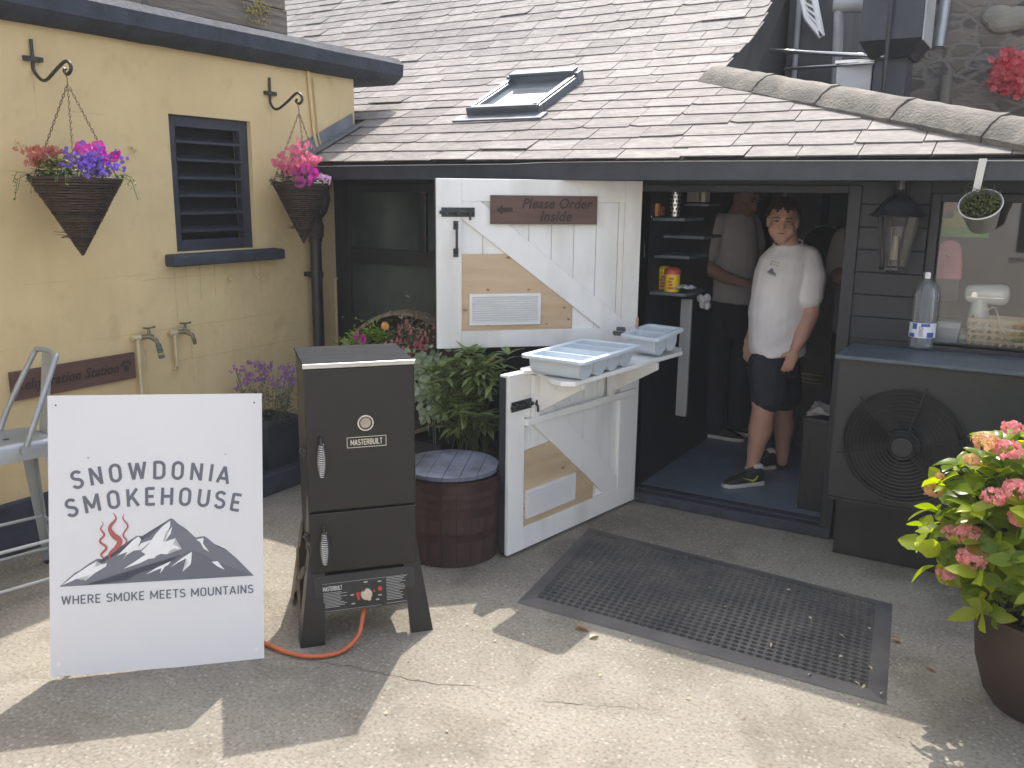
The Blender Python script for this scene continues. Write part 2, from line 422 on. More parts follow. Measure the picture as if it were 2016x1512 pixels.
# monoline condensed capitals: polylines in a 0..1 box (width given), drawn as ribbons
def _o(cx, cy, rx, ry, a0, a1, n=10): return [(cx + rx * math.cos(R_(a0 + (a1 - a0) * i / n)), cy + ry * math.sin(R_(a0 + (a1 - a0) * i / n))) for i in range(n + 1)]
GL = {
 'S': (.56, [_o(.28, .74, .23, .21, 25, 90, 5) + _o(.28, .74, .23, .21, 100, 250, 8) + _o(.28, .28, .24, .23, 80, -90, 9) + _o(.28, .28, .24, .23, -100, -160, 5)]),
 'N': (.62, [[(.06, 0), (.06, 1)], [(.06, .97), (.56, .03)], [(.56, 0), (.56, 1)]]),
 'O': (.62, [[(.06, .30)] + _o(.31, .70, .25, .26, 180, 0, 10) + _o(.31, .30, .25, .26, 0, -180, 10)]),
 'W': (.92, [[(.04, 1), (.24, .02)], [(.24, .02), (.46, .95)], [(.46, .95), (.68, .02)], [(.68, .02), (.88, 1)]]),
 'D': (.62, [[(.06, 0), (.06, 1)], [(.06, .955), (.30, .955)] + _o(.31, .70, .25, .255, 80, 0, 6) + _o(.31, .30, .25, .255, 0, -80, 6) + [(.30, .045), (.06, .045)]]),
 'I': (.16, [[(.08, 0), (.08, 1)]]),
 'A': (.66, [[(.03, 0), (.33, .98)], [(.33, .98), (.63, 0)], [(.14, .28), (.52, .28)]]),
 'M': (.80, [[(.06, 0), (.06, 1)], [(.06, .96), (.40, .22)], [(.40, .22), (.74, .96)], [(.74, 0), (.74, 1)]]),
 'K': (.62, [[(.06, 0), (.06, 1)], [(.08, .36), (.56, 1)], [(.25, .58), (.60, 0)]]),
 'E': (.52, [[(.06, 0), (.06, 1)], [(.06, .955), (.50, .955)], [(.06, .50), (.44, .50)], [(.06, .045), (.50, .045)]]),
 'H': (.62, [[(.06, 0), (.06, 1)], [(.56, 0), (.56, 1)], [(.06, .5), (.56, .5)]]),
 'U': (.62, [[(.06, 1), (.06, .30)] + _o(.31, .30, .25, .255, 180, 360, 10) + [(.56, 1)]]),
 'R': (.60, [[(.06, 0), (.06, 1)], [(.06, .955), (.30, .955)] + _o(.31, .72, .22, .235, 85, -85, 9) + [(.30, .485), (.06, .485)], [(.30, .48), (.56, 0)]]),
 'T': (.54, [[(.27, 0), (.27, 1)], [(.0, .955), (.54, .955)]]),
 'B': (.60, [[(.06, 0), (.06, 1)], [(.06, .955), (.30, .955)] + _o(.31, .74, .21, .215, 85, -85, 9) + [(.30, .525), (.06, .525)], [(.30, .52)] + _o(.31, .28, .24, .235, 85, -85, 9) + [(.30, .045), (.06, .045)]]),
 'L': (.48, [[(.06, 0), (.06, 1)], [(.06, .045), (.47, .045)]]),
 ' ': (.26, [])}
def glyph(mb, ch, place, th=.145, y0=0.0):
    """place(a,b,depth) -> point; a,b in cap heights from the glyph's lower left"""
    for k, P in enumerate(GL[ch][1]):
        vs = []; fs = []
        for i, (x, y) in enumerate(P):
            a = P[max(i - 1, 0)]; b = P[min(i + 1, len(P) - 1)]; d = math.hypot(b[0] - a[0], b[1] - a[1]) or 1
            nx, ny = -(b[1] - a[1]) / d * th / 2, (b[0] - a[0]) / d * th / 2
            vs += [place(x + nx, y + ny, y0 + k * .00012), place(x - nx, y - ny, y0 + k * .00012)]
            if i: fs.append((2 * i - 2, 2 * i, 2 * i + 1, 2 * i - 1))
        mb.add(vs, fs)
# ------------------------------------------------------------------ ground
mb = MB(); mb.add([(-70, -70, 0), (70, -70, 0), (70, 70, 0), (-70, 70, 0)], [(0, 1, 2, 3)])
tag(mb.build('ground', ground_mat()), kind='structure')
m_crack = M('crack_shadow_dirt', (0.10, 0.088, 0.075), (0.16, 0.14, 0.12), s=60, r=0.95)
def crack(pix, w):
    pts = []
    for (a, b), (c, d) in zip(pix[:-1], pix[1:]):
        p, q = onz(a, b), onz(c, d); k = max(2, int((q - p).length / 0.02))
        for i in range(k):
            t = i / k; pts.append(p.lerp(q, t) + Vector((rng.uniform(-.007, .007), rng.uniform(-.007, .007), 0)))
    mbc = MB(); vs = []; fs = []
    for i, p in enumerate(pts):
        d = (pts[min(i + 1, len(pts) - 1)] - pts[max(i - 1, 0)]).normalized(); nn = Vector((-d.y, d.x, 0))
        ww = w * rng.uniform(0.25, 1.1) * min(1, 0.2 + 2.0 * min(i, len(pts) - 1 - i) / len(pts))
        vs += [p + nn * ww + Vector((0, 0, .0015)), p - nn * ww + Vector((0, 0, .0015))]
        if i: fs.append((2 * i - 2, 2 * i - 1, 2 * i + 1, 2 * i))
    mbc.add(vs, fs); return mbc
mbc = crack([(560, 1297), (640, 1305), (690, 1312), (760, 1328), (850, 1346), (935, 1352), (1000, 1368)], 0.003)
c2 = crack([(1000, 1368), (1060, 1380), (1130, 1385), (1210, 1392), (1300, 1400)], 0.0016); mbc.add(c2.v, c2.f)
tag(mbc.build('ground_crack', m_crack), kind='structure')

ROOTS = {}
def wthing(name, label, cat, loc, group=None):
    t = thing(name, label, cat, loc, group=group); ROOTS[t.name] = Vector(loc); return t
def wb(mb, name, mat, parent, **k):
    """part built in world coordinates under a thing whose Empty stands at its base"""
    o = mb.build(name, mat, parent, **k)
    if parent is not None and parent.name in ROOTS: o.matrix_parent_inverse = Matrix.Translation(-ROOTS[parent.name])
    return o

# ------------------------------------------------------------------ yellow building on the left
WX = -4.18
yb = wthing('yellow_building', 'cream yellow painted building with thick dark blue coping and a louvred opening', 'building', (WX, 1, 0))
mb = MB(); VY0, VY1, VZ0, VZ1 = 3.345, 3.93, 1.41, 2.155
WE = 4.87
mb.box((-8, -4, 0), (WX, VY0, 2.52)); mb.box((-8, VY1, 0), (WX, WE, 2.52))
mb.box((-8, VY0, 0), (WX, VY1, VZ0)); mb.box((-8, VY0, VZ1), (WX, VY1, 2.52)); mb.box((-8, VY0, VZ0), (WX - 0.16, VY1, VZ1))
mb.cur = 1
for z, y0, y1 in ((1.83, 0.8, 2.2), (1.83, 2.25, 3.2), (1.30, 2.45, 3.25), (1.27, 3.1, 3.6), (0.99, 2.7, 4.2), (1.0, 1.5, 2.5), (2.12, 2.75, 3.05), (0.80, 3.3, 4.3)):
    k = int((y1 - y0) / 0.1); zz = z; 
    for i in range(k):
        z2 = z + rng.uniform(-.003, .003)
        mb.add([(WX + .0012, y0 + i * .1, zz - .0016), (WX + .0012, y0 + (i + 1) * .1, z2 - .0016), (WX + .0012, y0 + (i + 1) * .1, z2 + .0016), (WX + .0012, y0 + i * .1, zz + .0016)], [(0, 1, 2, 3)]); zz = z2
mb.cur = 2
for y, z, h in [(3.30 + i * .095 + rng.uniform(-.03, .03), 1.333, rng.uniform(.06, .34)) for i in range(8)] + [(3.075, .97, .22), (3.40, .95, .3), (2.6, 2.27, .2), (4.1, 2.25, .16), (3.09, .9, .35)] + [(rng.uniform(1.6, 4.6), .262 + rng.uniform(.04, .16), .1) for i in range(16)]:
    w = rng.uniform(.002, .006); k = 8; vs = []
    for i in range(k + 1):
        t = i / k; ww = w * (1 - .75 * t) * rng.uniform(.5, 1.2); vs += [(WX + .0008, y - ww, z - h * t), (WX + .0008, y + ww + .002 * math.sin(9 * t), z - h * t)]
    z0c = z - h
    if z0c < .265: vs = [(a, b, max(c, .265 + .0001 * q)) for q, (a, b, c) in enumerate(vs)]
    mb.add(vs, [(2 * i, 2 * i + 1, 2 * i + 3, 2 * i + 2) for i in range(k)])
mb.cur = 0
wb(mb, 'wall', [m_yellow, M('render_joint', (0.50, 0.385, 0.20), (0.63, 0.485, 0.26), s=12, r=0.8), M('rain_drip_stain', (0.50, 0.39, 0.21), (0.60, 0.47, 0.26), s=20, r=0.8)], yb)
mb = MB(); mb.box((WX - .02, -4, 0), (WX + 0.03, WE - .25, 0.262)); wb(mb, 'plinth', m_navyrough, yb, bevel=.01)
mb = MB()
sec = [(-4.75, 2.495), (-4.13, 2.495), (-4.075, 2.53), (-4.05, 2.55), (-4.045, 2.625), (-4.085, 2.668), (-4.75, 2.71)]
ys = [-4 + i * 0.12 for i in range(78)]; ys[-1] = 5.25
vs = []; fs = []
for i, y in enumerate(ys):
    w = 0.002
    vs += [(x + (rng.uniform(-w, w)), y, z + rng.uniform(-w, w)) for x, z in sec]
    if i:
        for j in range(7): fs.append(((i - 1) * 7 + j, (i - 1) * 7 + (j + 1) % 7, i * 7 + (j + 1) % 7, i * 7 + j))
fs += [tuple(range(6, -1, -1)), tuple((len(ys) - 1) * 7 + j for j in range(7))]
mb.add(vs, [tuple(reversed(f)) for f in fs]); wb(mb, 'coping', m_navyrough, yb, smooth=35)
# louvred opening
mb = MB(); fw = 0.062
XF = WX - 0.03
mb.box((XF - .05, VY0, VZ0), (XF, VY0 + fw, VZ1)); mb.box((XF - .05, VY1 - fw, VZ0), (XF, VY1, VZ1))
mb.box((XF - .05, VY0 + fw, VZ0), (XF, VY1 - fw, VZ0 + fw)); mb.box((XF - .05, VY0 + fw, VZ1 - fw), (XF, VY1 - fw, VZ1))
lv = wb(mb, 'louvre_window', m_navy, yb, bevel=.003)
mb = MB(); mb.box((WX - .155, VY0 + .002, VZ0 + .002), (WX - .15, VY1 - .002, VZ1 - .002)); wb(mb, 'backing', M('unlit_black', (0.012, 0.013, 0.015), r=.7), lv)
for i in range(6):
    z = VZ0 + fw + 0.045 + i * (VZ1 - VZ0 - 2 * fw - .03) / 6
    mb = MB(); mb.prism([(XF - .09, z + .030), (XF - .088, z + .038), (XF + .006, z + .010), (XF + .006, z - .002)], VY0 + fw - .005, VY1 - fw + .005, 'y')
    wb(mb, 'slat', m_navy, lv)
mb = MB(); mb.prism([(WX - .10, 1.335), (WX + .085, 1.335), (WX + .085, 1.398), (WX - .10, 1.408)], 3.26, 4.09, 'y'); wb(mb, 'sill', m_navyrough, yb, bevel=.012)
# downpipe with swan neck, cable, small pipe, hooks
mb = MB()
pa = Vector((WX + .10, 4.36, 1.56))
mb.tube([(-4.02, 4.36, 1.86), (-4.02, 4.36, 1.80), (-4.00, 4.355, 1.70), (-4.03, 4.355, 1.635), (-4.075, 4.36, 1.60)], .038, 12)
dpp = wb(mb, 'swan_neck', m_black, yb, smooth=50)
mb = MB(); mb.lathe([(.043, 1.43), (.043, 1.455), (.052, 1.46), (.058, 1.53), (.050, 1.56), (.045, 1.60)], 16, Matrix.Translation((WX + .085, 4.36, 0)))
wb(mb, 'hopper', M('rusty_black_iron', (.055, .03, .02), (.02, .018, .018), s=25, r=.7, bump=.3), yb, smooth=40)
mb = MB(); mb.cyl((WX + .085, 4.36, 0.02), (WX + .085, 4.36, 1.46), .037, n=16)
for z in (.5, 1.2): mb.cyl((WX + .085, 4.36, z), (WX + .085, 4.36, z + .04), .044, n=16); mb.box((WX, 4.33, z + .005), (WX + .07, 4.39, z + .035))
wb(mb, 'downpipe', m_black, yb, smooth=50)
mb = MB(); mb.tube([(WX + .012, 4.42, 2.50), (WX + .013, 4.44, 2.3), (WX + .012, 4.46, 2.1), (WX + .012, 4.50, 1.98)], .011, 8)
mb.tube([(WX + .01, 4.47, 2.46), (WX + .01, 4.50, 2.1), (WX + .012, 4.56, 1.95)], .006, 6)
wb(mb, 'cable', m_yellow, yb, smooth=60)
mb = MB(); p = onx(660, 548, WX + .02)
mb.cyl((p.x, p.y, .35), (p.x, p.y, p.z), .010, n=10); mb.cyl((p.x, p.y, p.z - .01), (p.x, p.y, p.z + .008), .016, n=10)
wb(mb, 'conduit', M('cream_pipe_paint', (.60, .50, .32), r=.5), yb, smooth=50)
for px, py in ((35, 283), (258, 293), (447, 548), (502, 543)):
    p = onx(px, py, WX); mb = MB(); mb.cyl((WX, p.y, p.z + .012), (WX + .006, p.y, p.z + .012), .012, n=10)
    mb.tube([(WX + .005, p.y, p.z + .012), (WX + .02, p.y, p.z + .008), (WX + .028, p.y, p.z - .006), (WX + .02, p.y, p.z - .018), (WX + .03, p.y + .01, p.z - .002)], .0045, 6)
    wb(mb, 'wall_hook', m_yellow, yb, smooth=60)
# grey slate edge and pipe end above the coping at the far left
mb = MB(); mb.box((-4.7, 1.2, 2.70), (-4.06, 2.52, 2.76)); mb.box((-4.7, 1.1, 2.762), (-4.09, 2.56, 2.80))
wb(mb, 'slate_edge', M('grey_slate_edge', (.13, .13, .12), (.2, .2, .18), s=12, r=.8, bump=.4), yb, bevel=.008)

# weathered plank trough on the coping
tr = wthing('timber_trough', 'weathered grey plank trough with a little yellow moss standing on the dark coping', 'planter', (-4.35, 3.4, 2.69))
mb = MB()
ty0, ty1 = 3.28, 4.29
mb.box((-4.24, ty0, 2.695), (-4.20, ty1, 2.835)); mb.box((-4.24, ty0, 2.84), (-4.202, ty1 - .01, 2.98)); mb.box((-4.24, ty0, 2.985), (-4.2, ty1, 3.12))
mb.box((-4.62, ty1 - .045, 2.695), (-4.245, ty1, 3.1)); mb.box((-4.62, ty0, 2.7), (-4.245, ty0 + .04, 3.1)); mb.box((-4.66, ty0, 2.7), (-4.625, ty1, 3.1))
wb(mb, 'trough', m_greyplank, tr, bevel=.004)
mb = MB(); mb.box((-4.62, ty0 + .05, 2.9), (-4.25, ty1 - .05, 3.08)); wb(mb, 'soil', m_soil, tr)
mb = MB()
for i in range(90):
    p = onx(508 + rng.gauss(0, 13), rng.uniform(-5, 46), -4.185); 
    mb.leaf((-4.196, p.y, p.z), (rng.uniform(.2, 1), rng.uniform(-1, 1), rng.uniform(-1, .6)), (1, 0, .4), .022, .012)
wb(mb, 'moss', leafmat('yellow_moss', (.30, .28, .04), (.45, .40, .08)), tr)

# ------------------------------------------------------------------ kitchen building with slate roof
FY = 4.64; YE, ZE = 4.28, 1.925; HX = -1.95; JX = -0.865; RX = 0.16
kb = wthing('kitchen_building', 'low dark blue kitchen building with grey slate roof and open white stable door', 'building', (-2, 4.7, 0))
mb = MB()
wz0, wz1, wx0, wx1 = 0.84, 1.81, -4.10, -2.85
mb.box((WX + .002, FY, 0), (wx0, FY + .13, 2.02)); mb.box((wx0, FY, 0), (wx1, FY + .13, wz0)); mb.box((wx0, FY, wz1), (wx1, FY + .13, 2.02)); mb.box((wx1, FY, 0), (HX, FY + .13, 2.02))
mb.box((HX, FY, 1.81), (JX, FY + .13, 2.02))
qx0, qx1, qz0, qz1 = -.455, .06, 1.065, 1.735
mb.box((JX, FY, 0), (qx0, FY + .13, 2.02)); mb.box((qx0, FY, 0), (qx1, FY + .13, qz0)); mb.box((qx0, FY, qz1), (qx1, FY + .13, 2.02)); mb.box((qx1, FY, 0), (RX, FY + .13, 2.02))
mb.box((RX - .12, FY + .132, 0), (RX, 7.4, 2.02)); mb.box((HX - .13, FY + .132, 0), (HX, 7.4, 2.02)); mb.box((HX, 7.28, 0), (RX - .122, 7.4, 2.02))
mb.box((-.60, FY + .132, 0), (-.56, 7.27, 2.02))
wb(mb, 'wall', m_facade, kb)
mb = MB(); mb.box((HX, FY + .135, 1.985), (RX - .12, 7.4, 2.015)); wb(mb, 'ceiling', m_facade, kb)
mb = MB(); mb.box((HX + .005, 7.25, 1.2), (-.61, 7.275, 1.97)); wb(mb, 'wall_panel', M('dark_green_wall', (.07, .085, .05), (.05, .06, .038), s=3, r=.6), kb)
mb = MB()
for i in range(7): mb.box((JX + .01, FY - .012, 1.07 + i * .1085), (qx0 - .045, FY - .001, 1.07 + i * .1085 + .1072))
wb(mb, 'cladding', m_facade, kb, bevel=.004)
mb = MB(); mb.box((JX - .0, FY - .03, 0.06), (JX + .06, FY + .132, 1.81)); mb.box((HX - .06, FY - .02, 0.06), (HX - .0, FY + .134, 1.83)); mb.box((HX, FY - .02, 1.77), (JX, FY + .132, 1.809))
wb(mb, 'door_frame', m_facade, kb, bevel=.004)
mb = MB(); mb.box((HX - .02, FY - .03, .004), (JX + .06, FY + .13, .062)); mb.box((HX - .02, FY + .02, .062), (JX + .06, FY + .05, .075)); wb(mb, 'threshold', m_navyrough, kb, bevel=.006)
mb = MB(); mb.box((HX, FY + .131, 0), (-.6, 7.28, .05))
tag(mb.build('kitchen_floor', M('blue_grey_floor_paint', (.17, .225, .30), (.125, .165, .22), s=4, r=.35, bump=.1)), kind='structure')
# fascia, soffit
mb = MB(); mb.box((WX + .01, YE + .02, 1.825), (.12, YE + .05, ZE - .008)); wb(mb, 'fascia', m_navy, kb, bevel=.003)
mb = MB(); mb.box((WX + .01, YE + .052, 1.832), (.12, FY - .032, 1.845)); wb(mb, 'soffit', m_facade, kb)
mb = MB()
wp = [(x, YE + .012, 1.905 + .012 * math.sin((x + 4) * .8) * (1 if x > -2.5 else .4)) for x in [-4.05 + i * .21 for i in range(20)]]
mb.tube(wp, .0022, 5); wb(mb, 'eaves_wire', M('white_wire', (.7, .7, .7), r=.4), kb)
# left window
mb = MB()
for a, b in (((wx0, wz0), (wx0 + .065, wz1)), ((wx1 - .065, wz0), (wx1, wz1)), ((wx0 + .065, wz0), (wx1 - .065, wz0 + .06)), ((wx0 + .065, wz1 - .06), (wx1 - .065, wz1)), ((wx0 + .065, 1.285), (wx1 - .065, 1.385)), ((-3.46, 1.385), (-3.40, wz1 - .06))):
    mb.box((a[0], FY - .022, a[1]), (b[0], FY + .04, b[1]))
wl = wb(mb, 'window', M('black_window_frame', (.018, .02, .024), r=.35), kb, bevel=.004)
mb = MB(); mb.box((wx0 + .05, FY + .005, wz0 + .05), (wx1 - .05, FY + .015, wz1 - .05)); wb(mb, 'pane', m_darkglass, wl)
mb = MB(); mb.box((wx0, FY + .045, wz0), (wx1, FY + .05, wz1)); wb(mb, 'pane_backing', m_black, wl)  # black sheet closing the opening behind the pane
# right window
mb = MB()
for a, b in (((qx0 - .04, qz0 - .03), (qx0, qz1 + .04)), ((qx1, qz0 - .03), (qx1 + .04, qz1 + .04)), ((qx0, qz0 - .03), (qx1, qz0)), ((qx0, qz1), (qx1, qz1 + .04))):
    mb.box((a[0], FY - .026, a[1]), (b[0], FY + .06, b[1]))
wr = wb(mb, 'window', m_facade, kb, bevel=.004)
mb = MB(); mb.box((qx0, FY + .03, qz0), (qx1, FY + .034, qz1)); wb(mb, 'pane', m_glass, wr)
mb = MB(); mb.box((-.555, FY + .132, 1.0), (RX - .122, 5.5, 1.045)); wb(mb, 'window_shelf', m_facade, kb)
mb = MB(); mb.box((-.555, 5.5, .9), (RX - .122, 5.52, 1.98)); wb(mb, 'window_backboard', M('dim_grey_board', (.05, .05, .05), (.085, .08, .075), s=3, r=.6), kb)

# roof profile
def phi(s):
    if s < 1.3: return R_(24.0)
    if s < 2.4: return R_(24.0 + 9 * (s - 1.3) / 1.1)
    return R_(33.0)
PROF = [(YE, ZE)]; DS = 0.02
for i in range(240):
    a = phi(i * DS); y, z = PROF[-1]; PROF.append((y + DS * math.cos(a), z + DS * math.sin(a)))
def prof(s):
    t = max(0, min(len(PROF) - 1.001, s / DS)); i = int(t); u = t - i
    return (PROF[i][0] * (1 - u) + PROF[i + 1][0] * u, PROF[i][1] * (1 - u) + PROF[i + 1][1] * u)
SH = 1.31; VX = -1.82; HE = 0.13
def roof_hit(px, py):
    d = ray(px, py); best = None
    for i in range(460):
        s = i * .01; y, z = prof(s); t = (y - CAMP.y) / d.y; e = abs(CAMP.z + d.z * t - z)
        if best is None or e < best[0]: best = (e, CAMP.x + d.x * t, s)
    return best[1:]
VERGE = sorted([(s, x) for x, s in (roof_hit(*p) for p in ((1413, 132), (1440, 113), (1462, 92), (1480, 69), (1494, 40), (1505, 12), (1511, -12)))])
VERGE = [(SH - .02, VX)] + [v for v in VERGE if v[0] > SH + .02]
def vx(s):
    for (a, xa), (b, xb) in zip(VERGE[:-1], VERGE[1:]):
        if a <= s <= b: return xa + (xb - xa) * (s - a) / (b - a)
    return VERGE[-1][1] if s > VERGE[-1][0] else VERGE[0][1]
def xmax(s): return HE + (VX - HE) * s / SH if s < SH else vx(s)
STOP = 4.5; G = 0.156
nrmv = lambda s: Vector((0, -math.sin(phi(s)), math.cos(phi(s))))
def roofpt(x, s, h=0.0):
    y, z = prof(s); return Vector((x, y, z)) + nrmv(s) * h
mb = MB(); vs = []; fs = []
ss = [i * 0.1 for i in range(46)]
for i, s in enumerate(ss):
    vs += [roofpt(WX + .01 if prof(s)[0] < WE + .02 else -9.5, s, -.004), roofpt(xmax(s), s, -.004)]
    if i: fs.append((2 * i - 2, 2 * i - 1, 2 * i + 1, 2 * i))
o = len(vs)
yh, zh = prof(SH)
vs += [(HE, YE, ZE), (VX, yh, zh), (HE, 6.9, ZE)]; fs.append((o, o + 2, o + 1))
yt, zt = prof(STOP); o = len(vs)
vs += [(-9.5, yt, zt), (VX, yt, zt), (VX, yt + 3, zt - 2.2), (-9.5, yt + 3, zt - 2.2)]; fs.append((o, o + 1, o + 2, o + 3))
# gable under the verge
o = len(vs); gp = [prof(SH + i * .1) for i in range(33)]
vs += [(vx(SH + .1 * k_), y, z - .006) for k_, (y, z) in enumerate(gp)] + [(vx(STOP), gp[-1][0], 1.9), (VX, gp[0][0], 1.9)]
fs.append(tuple(range(o, o + 35)))
mb.add(vs, fs)
roof = wb(mb, 'roof', M('roof_felt', (.07, .068, .066), r=.9), kb)
m_slate = M('roof_slate', (0.285, 0.260, 0.243), (0.18, 0.168, 0.163), s=11, r=0.75, bump=1.0, bs=30, spec=0.22, isl=0.19, rv=0.12, stretch=(1, 1.8, 1.8), lo=.32, hi=.70, bdist=.006, det=9)
mb = MB()
skx0 = skx1 = None
for ci in range(int(STOP / G)):
    s0 = ci * G - (0.03 if ci == 0 else 0)
    xlo = WX + .015 if prof(s0)[0] < WE + .02 else -9.3
    x = xlo - rng.uniform(0, .2); off = 0.14 if ci % 2 else 0
    x -= off
    drift = 0.018 * math.sin(ci * 1.7)
    while x < xmax(s0) - .02:
        w = rng.choice((.24, .27, .29, .30, .32, .34)) * (1.0 if s0 < 2 else .92)
        a, b = max(x, xlo) + .0025, min(x + w, xmax(s0) + .03) - .0025
        x += w
        if b - a < .04: continue
        lag = lambda xx: s0 + .010 * math.sin(xx * 1.3 + ci) + .012 * math.sin(xx * .6)
        j = rng.uniform(-.005, .005); sk = rng.uniform(-.004, .004)
        lift = rng.uniform(.0105, .0135) + (.006 if rng.random() < .03 else 0)
        L = G * 1.55; t = .006
        sl_, sr_ = lag(a) + j + sk, lag(b) + j - sk
        cut = rng.random()
        br = min(b, xmax(s0 + G) + .04)
        bot = [(a, sl_), (b, sr_)]
        if cut < .16: bot = [(a, sl_ + rng.uniform(.01, .03)), (a + rng.uniform(.02, .06), sl_), (b, sr_)]
        elif cut < .32: bot = [(a, sl_), (b - rng.uniform(.02, .07), sr_), (b, sr_ + rng.uniform(.008, .03))]
        elif cut < .5: bot = [(a, sl_), (a + (b - a) * rng.uniform(.3, .7), (sl_ + sr_) / 2 + rng.uniform(-.006, .007)), (b, sr_)]
        top = [(br, sr_ + L), (a, sl_ + L)]
        P = bot + top; k = len(P)
        hs = [lift] * len(bot) + [.003, .003]
        vs = [roofpt(px_, ps, h) for (px_, ps), h in zip(P, hs)] + [roofpt(px_, ps, h - t) for (px_, ps), h in zip(P, hs)]
        fs = [tuple(range(k)), tuple(range(2 * k - 1, k - 1, -1))] + [(i, k + i, k + (i + 1) % k, (i + 1) % k) for i in range(k)]
        mb.add(vs, fs)
wb(mb, 'slates', m_slate, roof)
# hip tiles
p0 = Vector((VX - .03, yh + .02, zh + .02)); p1 = Vector((HE + .06, YE - .04, ZE + .03)); d = (p1 - p0)
nT = 5; L = d.length / nT
for i in range(nT):
    a = p0 + d.normalized() * (i * L); mbt = MB()
    q = d.normalized(); side = q.cross(Vector((0, 0, 1))).normalized(); upv = side.cross(q)
    half = [(-.142, -.055), (-.105, -.006), (-.055, .032), (0, .046), (.055, .032), (.105, -.006), (.142, -.055)]
    hz = [(x * .90, z - .028) for x, z in reversed(half)]
    ring = half + hz
    vs = []; nseg = 8
    for j in range(nseg + 1):
        t = j / nseg * (L - .008)
        vs += [a + q * t + side * (x + rng.uniform(-.003, .003)) + upv * (z + rng.uniform(-.003, .003) + .006 * (j == nseg)) for x, z in ring]
    k = len(ring); fs = [tuple(range(k)), tuple(nseg * k + j for j in range(k - 1, -1, -1))]
    for j in range(nseg):
        fs += [(j * k + u, (j + 1) * k + u, (j + 1) * k + (u + 1) % k, j * k + (u + 1) % k) for u in range(k)]
    mbt.add(vs, fs); wb(mbt, 'ridge_tile', m_concrete, roof, smooth=50)
# lead flashing on the yellow wall
mb = MB(); vs = []; fs = []
for i in range(14):
    s = -.03 + i * .05; y, z = prof(max(s, 0)); y += min(s, 0)
    vs += [(WX + .006, y, z + .10), (WX + .012, y, z + .022), (WX + .11, y, z + .024)]
    if i: fs += [(3 * i - 3, 3 * i - 2, 3 * i + 1, 3 * i), (3 * i - 2, 3 * i - 1, 3 * i + 2, 3 * i + 1)]
mb.add(vs, fs); wb(mb, 'flashing', m_lead, kb)
# roof light
pn = Vector((0, -math.sin(R_(24)), math.cos(R_(24)))); pp = Vector((0, YE, ZE))
A_, B_, C_, D_ = [onp(a, b, pp + pn * .07, pn) for a, b in ((922, 212), (1062, 204), (1150, 138), (1000, 150))]
sx0 = (A_.x + D_.x) / 2; sx1 = (B_.x + C_.x) / 2; sdir = Vector((0, math.cos(R_(24)), math.sin(R_(24))))
s_a = ((A_ - pp).dot(sdir) + (B_ - pp).dot(sdir)) / 2; s_b = ((C_ - pp).dot(sdir) + (D_ - pp).dot(sdir)) / 2
Ms = Matrix((Vector((1, 0, 0)), sdir, pn)).transposed().to_4x4(); Ms.translation = Vector((sx0, YE, ZE)) + sdir * s_a
wS, lS = sx1 - sx0, s_b - s_a
mb = MB(); fwS = .055
mb.box((0, 0, -.02), (wS, .05, .062), Ms); mb.box((0, lS - .09, -.02), (wS, lS, .085), Ms)
mb.box((0, .05, -.02), (fwS, lS - .09, .062), Ms); mb.box((wS - fwS, .05, -.02), (wS, lS - .09, .062), Ms)
m_sky = M('grey_blue_aluminium', (.10, .115, .14), (.13, .145, .17), s=6, r=.35, metal=.3)
skl = wb(mb, 'roof_light', m_sky, kb, bevel=.006)
mb = MB(); mb.box((.012, .008, .063), (fwS - .008, lS - .1, .074), Ms); mb.box((wS - fwS + .008, .008, .063), (wS - .012, lS - .1, .074), Ms); mb.box((.01, -.008, .045), (wS - .01, .048, .070), Ms)
mb.box((.03, lS - .10, .086), (wS - .03, lS - .01, .104), Ms)
wb(mb, 'cover_strip', m_sky, skl, bevel=.004)
mb = MB(); mb.box((fwS, .05, .03), (wS - fwS, lS - .09, .036), Ms); wb(mb, 'pane', M('sky_reflecting_glass', (.62, .66, .70), r=.04, metal=.75), skl)
mb = MB(); mb.box((-.05, -.10, -.004), (wS + .05, .0, .022), Ms); wb(mb, 'apron_flashing', m_lead, skl)

# ------------------------------------------------------------------ buildings behind
sb = wthing('stone_building', 'tall brown rubble stone building with metal pipes behind the roof', 'building', (0.5, 9, 0))
mb = MB(); mb.box((-4, 9.0, 0), (9, 9.6, 4.1)); wb(mb, 'wall', m_stone, sb)
mb = MB()
p = ony(1862, 0, 8.93); q = ony(1848, 92, 8.93); mb.tube([(p.x, 8.92, 4.0), (p.x, 8.92, p.z), (q.x, 8.92, q.z)], .045, 10)
wb(mb, 'downpipe', M('galvanised_pipe', (.42, .44, .47), (.34, .36, .38), s=8, r=.4, metal=.5), sb, smooth=50)
mb = MB(); p = ony(1864, 148, 8.92); mb.cyl((p.x, 8.92, .5), (p.x, 8.92, p.z), .05); wb(mb, 'soil_pipe', M('dull_stone_pipe', (.2, .18, .15), r=.8), sb, smooth=50)
mb = MB()
for i in range(5): p = ony(1965 + i * 9, 38 + rng.uniform(-8, 8), 8.97); mb.ball((p.x, 8.98, p.z), (.13, .05, .09), 10, 6)
wb(mb, 'pale_stone', M('pale_lichen_stone', (.27, .25, .20), r=.9, bump=.5), sb)
gb = wthing('rendered_building', 'tall dark grey rendered wall with open white window behind the slate roof', 'building', (-1.6, 7, 0))
gx1 = ony(1646, 60, 7.0).x
mb = MB(); mb.box((-1.84, 7.0, 0), (gx1, 8.99, 3.75)); wb(mb, 'wall', m_render, gb)
mb = MB(); p = ony(1570, 28, 6.96); q = ony(1563, 155, 6.96); mb.cyl((q.x, 6.955, 1.5), (q.x, 6.955, p.z + .3), .02); wb(mb, 'pipe', M('pale_pipe', (.40, .41, .43), r=.5), gb, smooth=50)
